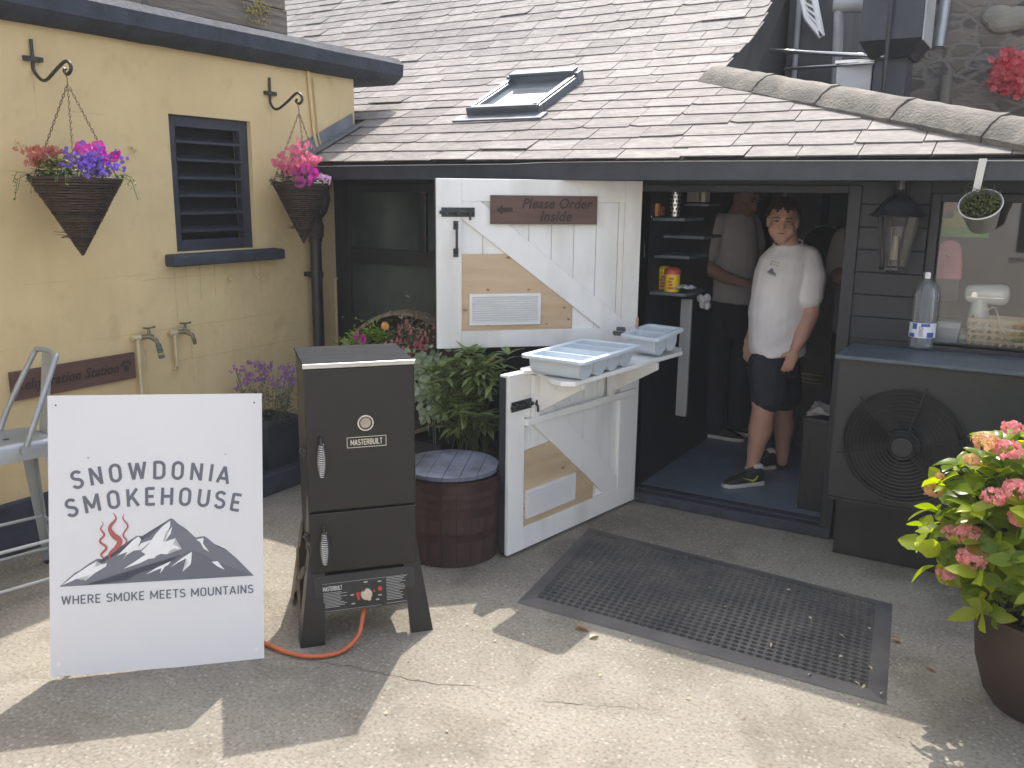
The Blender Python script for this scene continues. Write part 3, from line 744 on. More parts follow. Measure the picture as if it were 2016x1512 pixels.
for k, c in enumerate((-1.62, -1.50)):
    pass
# open top-hung window
P = [ony(a, b, 6.75) for a, b in ((1572, -40), (1592, -60), (1618, 72), (1588, 35))]
mb = MB(); w_in = 0.022
quad = [Vector(p) for p in P]; cen = sum(quad, Vector()) / 4
nq = (quad[1] - quad[0]).cross(quad[3] - quad[0]).normalized()
for i in range(4):
    a, b = quad[i], quad[(i + 1) % 4]; mb.tube([a, b], .022, 6)
gw = wb(mb, 'open_window', m_whitep, gb, smooth=40)
mb = MB(); mb.add([q_ + nq * .004 for q_ in quad], [(0, 1, 2, 3)]); wb(mb, 'pane', m_darkglass, gw)
mb = MB()
for i in range(7):
    t = (i + .7) / 8; mb.tube([quad[0].lerp(quad[3], t) - nq * .012, quad[1].lerp(quad[2], t) - nq * .012], .008, 5)
wb(mb, 'glazing_bar', m_whitep, gw)
mb = MB(); a = ony(1643, 10, 6.9); b = ony(1780, 6, 6.9); mb.tube([(a.x, 6.9, a.z), (b.x, 6.9, b.z)], .055, 10); mb.tube([(a.x + .03, 6.9, a.z), (a.x + .06, 6.9, a.z - .6), (a.x + .03, 6.92, a.z - 1.2)], .035, 10)
wb(mb, 'gutter_pipe', M('pale_grey_gutter', (.42, .43, .43), (.33, .34, .34), s=9, r=.5), gb, smooth=50)

# extractor duct behind the roof
ex = wthing('extractor_duct', 'dark blue boxy kitchen extractor duct on a stack behind the hip tiles', 'duct', (-1.1, 6.4, 1.9))
e0 = ony(1690, 105, 6.4); e1 = ony(1812, 90, 6.4); e2 = ony(1695, -60, 6.4)
mb = MB(); mb.box((e0.x, 6.4, e0.z + .07), (e1.x, 6.85, e2.z + .02)); wb(mb, 'box', m_navy, ex, bevel=.004)
mb = MB(); mb.add([(e0.x, 6.4, e0.z + .068), (e1.x, 6.4, e0.z + .068), (e1.x, 6.85, e0.z + .068), (e0.x, 6.85, e0.z + .068),
                   (e0.x + .06, 6.45, e0.z - .03), (e1.x - .06, 6.45, e0.z - .03), (e1.x - .06, 6.8, e0.z - .03), (e0.x + .06, 6.8, e0.z - .03)],
                  [(0, 1, 2, 3), (7, 6, 5, 4), (4, 5, 1, 0), (5, 6, 2, 1), (6, 7, 3, 2), (7, 4, 0, 3)]); wb(mb, 'reducer', m_black, ex)
f0 = ony(1722, 120, 6.5); f1 = ony(1786, 120, 6.5)
mb = MB(); mb.box((f0.x, 6.5, 1.9), (f1.x, 6.78, e0.z - .03)); wb(mb, 'stack', m_navy, ex)
mb = MB(); p = ony(1752, 40, 6.37); mb.cyl((p.x, 6.36, 2.0), (p.x, 6.36, e2.z + .02), .014); wb(mb, 'conduit', m_black, ex, smooth=50)
mb = MB(); a = ony(1815, 0, 6.42); b = ony(1832, 82, 6.55); mb.box((e1.x + .002, 6.42, e0.z + .06), (e1.x + .012, 6.84, e2.z + .02)); wb(mb, 'end_plate', M('pale_zinc', (.5, .5, .5), r=.45, metal=.3), ex)
mb = MB(); a = ony(1488, 98, 6.7); b = ony(1748, 112, 6.45); mb.tube([a, b], .016, 8); mb.ball(a, .03)
wb(mb, 'stay_rod', m_steel, ex, smooth=50)
mb = MB(); a = ony(1545, 136, 6.7); b = ony(1722, 124, 6.46); mb.tube([a, b], .011, 8); wb(mb, 'stay_rod', m_steel, ex, smooth=50)
cb = wthing('metal_cabinet', 'white sheet metal cabinet beside the dark duct behind the hip tiles', 'cabinet', (-1.3, 6.5, 1.9))
a = ony(1648, 126, 6.55); b = ony(1718, 126, 6.55)
mb = MB(); mb.box((a.x, 6.55, 1.9), (b.x, 6.85, a.z)); wb(mb, 'body', M('white_sheet_metal', (.62, .62, .62), (.52, .52, .53), s=5, r=.45), cb, bevel=.004)
mb = MB(); mb.box((a.x - .01, 6.53, a.z + .001), (b.x + .015, 6.86, a.z + .02)); wb(mb, 'lid', m_steel, cb)

# unseen pale building added behind the camera so its sunlit wall lights the doors
oh = wthing('added_reflector_house', 'unseen white rendered house added behind the camera to bounce sunlight', 'building', (0, -4.2, 0))
mb = MB(); mb.box((-9, -5.2, 0), (6, -4.2, 4.6)); wb(mb, 'wall', M('reflector_house_render', (.78, .76, .72), (.72, .70, .66), s=2, r=.85, bump=.3), oh)
for x in (-6, -3, 0, 3):
    for z in (1.0, 3.2):
        mb = MB(); mb.box((x - .45, -4.195, z), (x + .45, -4.165, z + 1.1)); wd_ = wb(mb, 'window', m_whitep, oh); mb = MB(); mb.box((x - .38, -4.164, z + .07), (x + .38, -4.16, z + 1.03)); wb(mb, 'pane', m_darkglass, wd_)
# ------------------------------------------------------------------ stable door leaves (parts of the kitchen building)
DW = 1.13
m_gap = M('plank_gap', (.16, .155, .15), r=.8)
m_bolt = M('black_japanned_bolt', (.05, .055, .06), (.03, .032, .036), s=20, r=.4, metal=.3)
def door_frame(hinge, rz):
    F = frame_of((hinge[0], hinge[1], 0), rz)
    n = F.to_3x3() @ Vector((0, 1, 0))
    def px(a, b, y=0.0):
        w = onp(a, b, F @ Vector((0, y, 0)), n); q = F.inverted() @ w; return (q.x, q.z)
    return F, px
class FMB(MB):
    """shapes given in a frame's local coordinates, stored in world coordinates"""
    def __init__(s, F): super().__init__(); s.F = F
    def add(s, vs, fs, m=None):
        mm = s.F @ m if m is not None else s.F
        return super().add(vs, fs, mm)
def plank_door(nm, label, F, z0, z1, planks=8):
    mb = FMB(F); w = DW / planks
    mb.cur = 1; mb.box((.004, -.03, z0 + .004), (DW - .004, -.006, z1 - .004)); mb.cur = 0
    for i in range(planks): mb.box((i * w + .0015, -.034, z0 + .001), ((i + 1) * w - .0015, 0, z1 - .001))
    o = wb(mb, nm, [m_white, m_gap], kb); o['label'] = label
    mb = FMB(F); mb.box((0, -.038, z0 + .002), (DW + .004, -.0345, z1 - .002)); mb.box((DW + .0005, -.0344, z0 + .002), (DW + .004, .0, z1 - .002)); wb(mb, 'dark_back_face', m_navy, o)
    return o
def rail(F, par, a, b, y=.02, nm='rail'):
    mb = FMB(F); mb.box((a[0], .0005, a[1]), (b[0], y, b[1])); return wb(mb, nm, m_white, par, bevel=.003)
def grille(F, par, quad, y0):
    (xa, za), (xb, zb) = quad
    mb = FMB(F); f = .016
    mb.box((xa, y0, za), (xb, y0 + .012, za + f)); mb.box((xa, y0, zb - f), (xb, y0 + .012, zb))
    mb.box((xa, y0, za + f), (xa + f, y0 + .012, zb - f)); mb.box((xb - f, y0, za + f), (xb, y0 + .012, zb - f))
    mb.box((xa + f, y0, za + f), (xb - f, y0 + .001, zb - f))
    k = 11; st = (zb - za - 2 * f) / k
    for i in range(k):
        z = za + f + i * st
        mb.prism([(y0 + .001, z + st * .95), (y0 + .0105, z + st * .30), (y0 + .0105, z + st * .10), (y0 + .001, z + st * .70)], xa + f, xb - f, 'x')
    return wb(mb, 'vent_grille', m_whitep, par)
def ply(F, par, poly, y=.012, knots=()):
    mb = FMB(F); mb.prism(poly, .0005, y, 'y')
    mb.cur = 1
    for x, z in knots:
        r = rng.uniform(.006, .014); mb.add([(x + r * math.cos(a * PI / 4) * rng.uniform(.6, 1.3), y + .0012, z + .6 * r * math.sin(a * PI / 4)) for a in range(8)], [tuple(range(8))])
    return wb(mb, 'plywood_panel', [m_ply, m_knot], par)
def bolt(F, par, a, b):
    xa, xb = min(a[0], b[0]), max(a[0], b[0]); z = (a[1] + b[1]) / 2
    mb = FMB(F); mb.box((xa, .0205, z - .024), (xb, .026, z + .024))
    mb.cyl((xa + .005, .036, z), (xb + .012, .036, z), .009, n=10)
    for t in (.12, .5, .85): mb.box((xa + (xb - xa) * t - .008, .0262, z - .014), (xa + (xb - xa) * t + .008, .046, z + .014))
    mb.tube([(xa + .03, .042, z), (xa + .03, .060, z - .012), (xa + .03, .062, z - .04)], .006, 8)
    return wb(mb, 'bolt', m_bolt, par, smooth=40)

UF, upx = door_frame((-1.95, 4.63), R_(180 + 43))
z0, z1 = .93, 1.825
ud = plank_door('upper_door', 'white upper leaf of the stable door swung open', UF, z0, z1, 9)
xl = upx(908, 500)[0]; xr = upx(1226, 500)[0]
zt_ = upx(1000, 397)[1]; zb_ = upx(908, 651)[1]
rail(UF, ud, (xl, z0), (DW, z1), .020, 'stile'); rail(UF, ud, (0, z0), (xr, z1), .020, 'stile')
rail(UF, ud, (xr, zt_), (xl, z1), .0195); rail(UF, ud, (xr, z0), (xl, zb_), .0195)
mb = FMB(UF); a1 = upx(908, 398); a2 = upx(944, 398); a3 = upx(1226, 640); a4 = upx(1226, 651); a5 = upx(1182, 651); a6 = upx(908, 425)
mb.prism([(xl, zt_ - .0), (xl - .10, zt_), (xr, zb_ + .055), (xr, zb_), (xr + .12, zb_), (xl, zt_ - .09)], .0005, .018, 'y'); wb(mb, 'brace', m_white, ud, bevel=.002)
q1, q2, q3 = upx(1006, 499), upx(1125, 597), upx(1125, 645)
ply(UF, ud, [(xl - .001, upx(908, 500)[1]), (q1[0], upx(908, 500)[1]), (q2[0], q2[1]), (q2[0], zb_ + .001), (xl - .001, zb_ + .001)], .010,
    [upx(a, b) for a, b in ((960, 570), (1040, 570), (1110, 605), (1118, 628), (960, 638), (1075, 637), (1000, 507), (915, 610))])
g1, g2 = upx(1062, 637), upx(923, 578); grille(UF, ud, (g1, g2), .0105)
bolt(UF, ud, upx(868, 417), upx(933, 418))
h1, h2 = upx(896, 443), upx(896, 497)
mb = FMB(UF); mb.tube([(h1[0], .022, h1[1]), (h1[0], .034, h1[1] - .006), (h1[0], .058, h1[1] - .03), (h1[0], .058, h2[1] + .03), (h1[0], .034, h2[1] + .006), (h1[0], .022, h2[1])], .007, 8)
for hz in (h1[1], h2[1]): mb.box((h1[0] - .013, .0205, hz - .022), (h1[0] + .013, .027, hz + .022))
wb(mb, 'pull_handle', m_bolt, ud, smooth=40)

LF, lpx = door_frame((-1.93, 4.617), math.atan2(-.986, -.168))
z0, z1 = .015, .905
ld = plank_door('lower_door', 'white lower leaf of the stable door with a serving shelf', LF, z0, z1, 9)
xl = lpx(1026, 900)[0]; xr = lpx(1214, 830)[0]; zb_ = lpx(1023, 1038)[1]
rail(LF, ld, (xl, z0), (DW, z1), .020, 'stile'); rail(LF, ld, (0, z0), (xr, z1), .020, 'stile')
rail(LF, ld, (xr, z0), (xl, zb_), .0195); rail(LF, ld, (xr, .80), (xl, z1), .0195)
mb = FMB(LF); mb.prism([(xl, .80), (xl - .12, .80), (xr, zb_ + .07), (xr, zb_), (xr + .12, zb_), (xl, .70)], .0005, .018, 'y'); wb(mb, 'brace', m_white, ld, bevel=.002)
q1, q2 = lpx(1090, 865), lpx(1165, 935)
ply(LF, ld, [(xl - .001, lpx(1028, 888)[1]), (q1[0], q1[1]), (q2[0], q2[1]), (q2[0], zb_ + .001), (xl - .001, zb_ + .001)], .010, [lpx(a, b) for a, b in ((1105, 920), (1040, 1010), (1150, 950), (1028, 1000), (1130, 975), (1060, 1015))])
g1, g2 = lpx(1126, 985), lpx(1030, 965); g1 = (g1[0], lpx(1030, 1020)[1]); grille(LF, ld, (g1, g2), .0105)
bolt(LF, ld, lpx(1000, 800), lpx(1048, 790))
mb = FMB(LF); mb.box((.06, .0205, .655), (1.02, .046, .69)); wb(mb, 'batten', m_white, ld, bevel=.004)
for x in (.92, .27):
    mb = FMB(LF); mb.prism([(.0205, .70), (.30, .86), (.30, .899), (.0205, .899)], x - .012, x + .012, 'x'); wb(mb, 'bracket', m_white, ld, bevel=.003)
    mb = FMB(LF); mb.box((x + .014, .0206, .691), (x + .05, .045, .898)); wb(mb, 'bracket_cleat', m_white, ld)
mb = FMB(LF)
mb.prism([(.99, -.034), (1.02, .02), (.975, .05), (1.10, .24), (1.115, .31), (1.07, .36), (.02, .30), (-.07, .24), (-.11, .13), (-.11, -.034)], .906, .928, 'z')
wb(mb, 'shelf', m_white, ld, bevel=.004)
mb = FMB(LF); mb.box((.0, -.036, z1 + .0005), (DW + .002, .018, z1 + .010)); wb(mb, 'top_cap', m_white, ld)

# sign hanging on the upper door
s1, s2 = upx(966, 384, .036), upx(1175, 442, .036)
so_ = wthing('order_sign', 'brown wooden sign lettered Please Order Inside with a left arrow on the white door', 'sign', UF @ Vector(((s1[0] + s2[0]) / 2, .022, s2[1])))
mb = FMB(UF); mb.box((s2[0], .0205, s2[1]), (s1[0], .038, s1[1])); wb(mb, 'board', m_signwood, so_, bevel=.002)
def script_text(F, par, body, x, z, size, y, flip=True, bold=.0012, sx=.95, shear=.3, mat=None, name='lettering', spacing=1.05, rot=0.0):
    vs, fs = text_geo(body, size, bold, shear, sx, spacing)
    mb = FMB(F); mm = Matrix.Translation((x, y, z)) @ Matrix.Rotation(PI, 4, 'Z') @ Matrix.Rotation(rot, 4, 'Y')
    mb.add(vs, fs, mm); return wb(mb, name, mat or m_burnt, par)
sw = s1[0] - s2[0]; shh = s1[1] - s2[1]
script_text(UF, so_, 'Please Order', s1[0] - sw * .61, s1[1] - shh * .29, shh * .50, .0395, sx=.90, bold=.0018)
script_text(UF, so_, 'Inside', s1[0] - sw * .60, s1[1] - shh * .73, shh * .50, .0395, sx=.95, bold=.0018)
mb = FMB(UF); ax = s1[0] - sw * .05; az = s1[1] - shh * .50
mb.prism([(ax, az), (ax - .035, az + .026), (ax - .035, az + .011), (ax - .088, az + .011), (ax - .088, az - .011), (ax - .035, az - .011), (ax - .035, az - .026)], .0382, .0402, 'y'); wb(mb, 'arrow', m_burnt, so_)

# ------------------------------------------------------------------ catering trays on the shelf
m_tray = M('pale_grey_plastic', (.58, .65, .71), (.54, .61, .67), s=6, r=.35)
def cutlery_tray(name, label, loc, rz, L=.54, Wd=.31, H=.10, tilt=0.0, n=4):
    t = thing(name, label, 'tray', loc, group='grey cutlery trays on the serving shelf', rot=(tilt, 0, rz))
    mb = MB(); hw, hl = Wd / 2, L / 2; cw = (L - .06) / n
    prof = [(hw, H - .012), (hw, H), (hw - .028, H), (hw - .034, H - .006)]
    # rim
    rim = []
    for k, (ix, z) in enumerate(((0.0, H - .016), (0.0, H - .003), (.006, H), (.026, H), (.032, H - .006))):
        r = .03 - ix * .6; ring = []
        for sx_, sy_, a0 in ((1, 1, 0), (-1, 1, PI / 2), (-1, -1, PI), (1, -1, 1.5 * PI)):
            for i in range(5):
                a = a0 + i * PI / 8; ring.append((sx_ * (hw - ix - r) + r * math.cos(a), sy_ * (hl - ix - r) + r * math.sin(a), z))
        rim.append(ring)
    vs = [p for r_ in rim for p in r_]; k = 20; fs = []
    for i in range(len(rim) - 1): fs += [(i * k + j, i * k + (j + 1) % k, (i + 1) * k + (j + 1) % k, (i + 1) * k + j) for j in range(k)]
    mb.add(vs, fs); mb.build('rim', m_tray, t, smooth=50)
    for c in range(n):
        mb = MB(); y0 = -hl + .03 + c * cw; y1 = y0 + cw
        sec = []
        for i in range(9):
            a = PI + i * PI / 8
            sec.append(((y0 + y1) / 2 + math.cos(a) * (cw / 2 - .004), .046 + math.sin(a) * .044))
        sec = [(y0 + .003, H - .004)] + sec + [(y1 - .003, H - .004)]
        x0, x1 = -hw + .032, hw - .032; m = len(sec); vs = []; fs = []
        tp = lambda x, z: x * (1 - .10 * (1 - z / H))
        for x in (x0, x1): vs += [(tp(x, z), y, z) for y, z in sec]
        fs = [(i, i + 1, m + i + 1, m + i) for i in range(m - 1)] + [tuple(range(m)), tuple(range(2 * m - 1, m - 1, -1))]
        ins = [((y - (y0 + y1) / 2) * .93 + (y0 + y1) / 2, z + .003 if z < H - .01 else z + .001) for y, z in sec]
        o = len(vs)
        for x in (x0 + .004, x1 - .004): vs += [(tp(x, z), y, z) for y, z in ins]
        fs += [(o + i, o + m + i, o + m + i + 1, o + i + 1) for i in range(m - 1)] + [tuple(range(o + m - 1, o - 1, -1)), tuple(range(o + m, o + 2 * m))]
        mb.add(vs, fs); mb.build('compartment', m_tray, t, smooth=40)
    for c in range(1, n):
        y0 = -hl + .03 + c * cw
        mb = MB(); mb.box((-hw + .030, y0 - .005, H - .028), (hw - .030, y0 + .005, H - .002)); mb.build('divider', m_tray, t, bevel=.002)
    return t
F0 = [onz(*p, 1.03) for p in ((1031, 695), (1140, 716), (1258, 682), (1155, 663))]
cc = sum(F0, Vector()) / 4; ax = (F0[2] + F0[3] - F0[0] - F0[1]) / 2
cutlery_tray('cutlery_tray', 'pale grey four compartment cutlery tray at the near end of the white serving shelf', (cc.x, cc.y, .929), math.atan2(ax.y, ax.x) - PI / 2, L=ax.length * 1.0, Wd=((F0[1] - F0[0]).length + (F0[2] - F0[3]).length) / 2 * .96, H=.102)
t2 = onz(1258, 690, .93)
cutlery_tray('cutlery_tray', 'smaller pale grey tray standing behind the larger cutlery tray, holding tongs', (-1.735, 4.36, .946), R_(-12), L=.27, Wd=.24, H=.11, tilt=R_(7), n=2)
p = onp(1230, 648, (-1.80, 4.36, 1), (.5, -.84, 0))
tg = thing('tongs', 'dark grey plastic serving tongs lying across the smaller grey tray', 'tongs', (p.x, p.y, p.z - .02), R_(25))
mb = MB(); mb.cbox((0, 0, -.004), (.115, .02, .022)); mb.cbox((-.02, .006, .02), (.05, .018, .022)); mb.cyl((-.05, 0, -.012), (-.05, 0, .01), .012); mb.build('clip', M('dark_grey_plastic', (.06, .063, .07), r=.5), tg, bevel=.006)
p = onp(1254, 640, (-1.75, 4.42, 1), (.5, -.84, 0))
sk = thing('wooden_skewer', 'short pale wooden stick standing in the smaller grey tray', 'stick', (p.x, p.y, .95), 0)
mb = MB(); mb.box((-.007, -.004, .01), (.007, .004, .165)); mb.build('stick', M('pale_wood', (.45, .32, .2), (.35, .24, .15), s=10, r=.6), sk)

# ------------------------------------------------------------------ upright advertising board with stand legs
bl, br = onz(101, 1331, 0), onz(514, 1291, 0)
tl, tr_ = onz(93, 771, 1.03), onz(522, 771, 1.03)
bc, tc_ = (bl + br) / 2, (tl + tr_) / 2
bw = ((br - bl).length + (tr_ - tl).length) / 2
rz = math.atan2(br.y - bl.y, br.x - bl.x); bax = Vector((math.cos(rz), math.sin(rz), 0)); bn = Vector((-bax.y, bax.x, 0))
lean = math.atan2((tc_ - bc).dot(bn), 1.03); bL = math.hypot((tc_ - bc).dot(bn), 1.03)
bw, bL, lean, rz = .749, 1.0235, .2015, .777
ab = thing('advertising_board', 'large white board with a mountain and smoke logo leaning back in front of the stool', 'sign', (-2.6663, 1.9316, .002), rot=(-lean, .03, rz)); ab.rotation_mode = 'YXZ'
m_board = M('white_composite_board', (.70, .70, .725), (.67, .67, .695), s=1.5, r=.35)
mb = MB(); mb.box((-bw / 2, 0, 0), (bw / 2, .006, bL)); mb.build('board', m_board, ab)
mb = MB()
for x in (-bw / 2 + .028, bw / 2 - .028):
    for z in (.045, bL - .035): mb.cyl((x, -.0012, z), (x, .002, z), .007, n=10)
mb.cur = 1
for x in (-bw / 2 + .028, bw / 2 - .028): mb.cyl((x, -.002, bL - .035), (x, .0, bL - .035), .0035, n=8)
mb.build('fixing_hole', [m_whitep, m_black], ab)
for x in (-.24, .24):
    mb = MB(); a = Vector((x, .008, .80)); fz = math.cos(lean)
    b = Vector((x, .008 + .30, .0)); b.z = -b.y * math.sin(-lean) / math.cos(lean) * -1
    b = Vector((x, .30, -.30 * math.tan(-lean) * -1 * -1)) if False else Vector((x, .30, .30 * math.tan(lean)))
    mb.tube([a, b], .011, 8); mb.build('back_leg', m_steel, ab)
# homography from picture to board (u across, v up)
import numpy as np
def homog(src, dst):
    A = []
    for (x, y), (u, v) in zip(src, dst):
        A.append([x, y, 1, 0, 0, 0, -u * x, -u * y, -u]); A.append([0, 0, 0, x, y, 1, -v * x, -v * y, -v])
    _, _, V = np.linalg.svd(np.array(A, float)); return V[-1].reshape(3, 3)
Hm = homog([(101, 1331), (514, 1291), (522, 771), (93, 771)], [(-bw / 2, 0), (bw / 2, 0), (bw / 2, bL), (-bw / 2, bL)])
def bd(zx, zy):
    """point of the printed artwork -> board coordinates (as measured on an enlarged crop)"""
    q = Hm @ np.array([80 + zx / 3.4354, 860 + zy / 3.4354, 1]); return (q[0] / q[2], q[1] / q[2])
m_ink = M('dark_slate_ink', (.13, .137, .175), (.125, .13, .165), r=.5)
m_ink2 = M('mid_slate_ink', (.165, .172, .21), (.155, .162, .20), r=.5)
m_snow = M('white_ink', (.80, .80, .82), (.79, .79, .81), r=.4)
m_red = M('brick_red_ink', (.42, .10, .09), (.40, .095, .085), r=.5)
def fill(pts, y, name, mat):
    """flat printed shape on the board front, triangulated"""
    bmx = bmesh.new(); vv = [bmx.verts.new((u, -y, v)) for u, v in pts]
    f = bmx.faces.new(vv); bmesh.ops.triangulate(bmx, faces=[f]); bmx.normal_update()
    mb = MB(); bmx.verts.index_update(); mb.add([v.co.copy() for v in bmx.verts], [tuple(v.index for v in f.verts) for f in bmx.faces]); bmx.free()
    return mb
peak = [(133, 1015), (190, 960), (240, 918), (270, 903), (300, 888), (340, 853), (370, 838), (390, 823), (412, 833), (440, 828), (460, 818), (490, 798), (540, 763), (590, 728), (620, 698), (660, 666), (690, 666), (720, 680), (745, 673), (775, 643), (800, 616), (840, 588), (870, 558), (893, 546), (910, 553), (940, 583), (970, 613), (1000, 623), (1030, 653), (1055, 676), (1080, 670), (1115, 666), (1140, 683), (1180, 718), (1220, 746), (1250, 748), (1290, 783), (1320, 808), (1345, 838), (1380, 873), (1437, 926)]
fore = [(300, 1000), (450, 985), (600, 962), (680, 912), (760, 890), (830, 862), (900, 830), (960, 790), (1020, 762), (1080, 775), (1130, 810), (1180, 837), (1240, 852), (1290, 872), (1360, 895), (1430, 926.5)]
mt = fill([bd(*p) for p in peak], .0010, 'mountain', m_ink2).build('mountain_print', m_ink2, ab)
fill([bd(*p) for p in fore], .0016, 'fore', m_ink).build('foreground_ridge', m_ink, mt)
snows = [[(150, 1004), (240, 932), (330, 872), (388, 838), (372, 880), (420, 860), (458, 852), (450, 874), (370, 922), (312, 970), (345, 930), (250, 960)],
         [(528, 800), (590, 740), (640, 692), (672, 670), (690, 690), (668, 742), (692, 715), (735, 700), (765, 692), (722, 732), (690, 760), (640, 765), (585, 800), (562, 835), (596, 775)],
         [(570, 888), (630, 850), (720, 790), (690, 772), (740, 722), (790, 650), (835, 600), (888, 562), (886, 600), (850, 655), (838, 700), (878, 632), (900, 604), (890, 650), (850, 704), (922, 680), (905, 720), (962, 752), (915, 750), (880, 765), (860, 790), (822, 786), (790, 800), (778, 816), (740, 820), (680, 850)],
         [(720, 925), (790, 880), (890, 834), (870, 860), (850, 870), (815, 918), (825, 882), (790, 895)],
         [(885, 875), (960, 815), (1030, 770), (1025, 830), (1020, 855), (965, 905), (1000, 850), (990, 815), (940, 842)],
         [(1060, 687), (1110, 677), (1105, 715), (1145, 770), (1110, 750), (1085, 705)], [(1160, 837), (1200, 832), (1245, 888), (1200, 868)]]
mbs = MB()
for pl in snows:
    q = fill([bd(*p) for p in pl], .0022, 's', m_snow); mbs.add(q.v, q.f)
mbs.build('snow_print', m_snow, mt)
mbs = MB()
def smooth_path(P, n=6):
    out = []
    for i in range(len(P) - 1):
        p0, p1, p2, p3 = P[max(i - 1, 0)], P[i], P[i + 1], P[min(i + 2, len(P) - 1)]
        for k in range(n):
            t = k / n
            out.append(tuple(.5 * (2 * b + (c - a) * t + (2 * a - 5 * b + 4 * c - d) * t * t + (3 * b - a - 3 * c + d) * t ** 3) for a, b, c, d in zip(p0, p1, p2, p3)))
    out.append(P[-1]); return out
for P, wd in (([(423, 568), (432, 590), (415, 620), (440, 660), (410, 705), (455, 748), (418, 795), (450, 828)], (3, 6, 10, 14, 14, 16, 14, 3)),
              ([(500, 510), (520, 550), (478, 610), (500, 660), (545, 700), (520, 750), (475, 790), (490, 840)], (3, 12, 24, 36, 38, 30, 16, 3)),
              ([(575, 518), (568, 550), (600, 600), (568, 660), (592, 700), (565, 738)], (3, 8, 11, 10, 11, 3))):
    q = smooth_path([(x, y, w) for (x, y), w in zip(P, wd)]); vs = []; fs = []
    for i, (x, y, w) in enumerate(q):
        x2, y2 = q[min(i + 1, len(q) - 1)][:2]; x1, y1 = q[max(i - 1, 0)][:2]; dd = math.hypot(x2 - x1, y2 - y1) or 1
        nx, ny = -(y2 - y1) / dd, (x2 - x1) / dd
        for sg in (-.5, .5): u, v = bd(x + nx * w * sg, y + ny * w * sg); vs.append((u, -.003, v))
        if i: fs.append((2 * i - 2, 2 * i - 1, 2 * i + 1, 2 * i))
    mbs.add(vs, fs)
mbs.build('smoke_print', m_red, ab)
def letters(word, cen, cap, name):
    mbl = MB(); C_ = [bd(*c) for c in cen]
    for i, ch in enumerate(word):
        a, b = C_[max(i - 1, 0)], C_[min(i + 1, len(C_) - 1)]; ang = math.atan2(b[1] - a[1], b[0] - a[0])
        ca, sa = math.cos(ang), math.sin(ang); w = GL[ch][0]; u0, v0 = C_[i]
        glyph(mbl, ch, lambda x, y, d: (u0 + ((x - w / 2) * ca - (y - .5) * sa) * cap, -.0012 - d, v0 + ((x - w / 2) * sa + (y - .5) * ca) * cap), .175)
    mbl.build(name, m_ink, ab)
capu = abs(bd(668, 165)[1] - bd(668, 285)[1])
letters('SNOWDONIA', [(253, 283), (383, 258), (517, 238), (668, 223), (818, 218), (943, 221), (1070, 229), (1168, 237), (1252, 250)], capu, 'lettering')
letters('SMOKEHOUSE', [(215, 477), (355, 446), (503, 420), (635, 406), (755, 398), (868, 397), (990, 400), (1115, 408), (1225, 421), (1330, 437)], capu, 'lettering')
def line(mbl, body, a, b, cap, gap, y0, th, post=lambda p: p):
    """one straight line of capitals from a to b (u,v of the baseline)"""
    tot = sum(GL[c][0] + gap for c in body) - gap; kx = (b[0] - a[0]) / tot; x = 0
    for c in body:
        x0 = x
        glyph(mbl, c, lambda p, q, d: post((a[0] + (x0 + p) * kx, -y0 - d, a[1] + (b[1] - a[1]) * (x0 + p) / tot + q * cap)), th)
        x += GL[c][0] + gap
    return mbl
line(MB(), 'WHERE SMOKE MEETS MOUNTAINS', bd(147, 1136), bd(1430, 1040), abs(bd(800, 1040)[1] - bd(800, 1096)[1]), .17, .0012, .15).build('tagline_lettering', m_ink, ab)

# ------------------------------------------------------------------ gas smoker cabinet
sc_ = Vector((-2.190, 2.548, 0)); SR = R_(49)
sm = thing('gas_smoker', 'tall black cabinet gas smoker with two spring handled doors and a dial', 'smoker', (sc_.x, sc_.y, 0), SR)
m_smk = M('black_smoker_paint', (.012, .0113, .0105), (.009, .0086, .008), s=5, r=.38, bump=.12, bs=160, rv=.07)
m_smk2 = M('black_smoker_side', (.034, .031, .027), (.026, .024, .021), s=5, r=.42, rv=.08)
m_worn = M('worn_bronze_steel', (.17, .14, .11), (.12, .10, .08), s=14, r=.5, metal=.4)
SW, SD, Z0, Z1 = .420, .40, .272, 1.115
mb = MB(); mb.box((-SW / 2 + .004, .022, Z0), (SW / 2 - .004, SD, Z1 - .008)); mb.build('cabinet', m_smk2, sm, bevel=.006)
mb = MB(); mb.box((-SW / 2 - .002, .004, Z1 - .007), (SW / 2 + .002, SD + .004, Z1 + .005)); mb.build('lid', M('dusty_black_top', (.022, .024, .027), (.014, .015, .017), s=7, r=.85, rv=.08, spec=.12, stretch=(1, 4, 1)), sm, bevel=.003)
mb = MB(); mb.box((-SW / 2 - .004, -.002, Z1 - .012), (SW / 2 + .004, .006, Z1 + .006)); mb.build('top_edge_trim', m_steel, sm, bevel=.002)
zs_ = .535
mb = MB(); mb.box((-SW / 2, 0, zs_ + .004), (SW / 2, .022, Z1 - .014)); d1 = mb.build('upper_door', m_smk, sm, bevel=.006)
mb = MB(); mb.box((-SW / 2, 0, Z0 + .012), (SW / 2, .022, zs_ - .002)); d2 = mb.build('lower_door', m_smk, sm, bevel=.006)
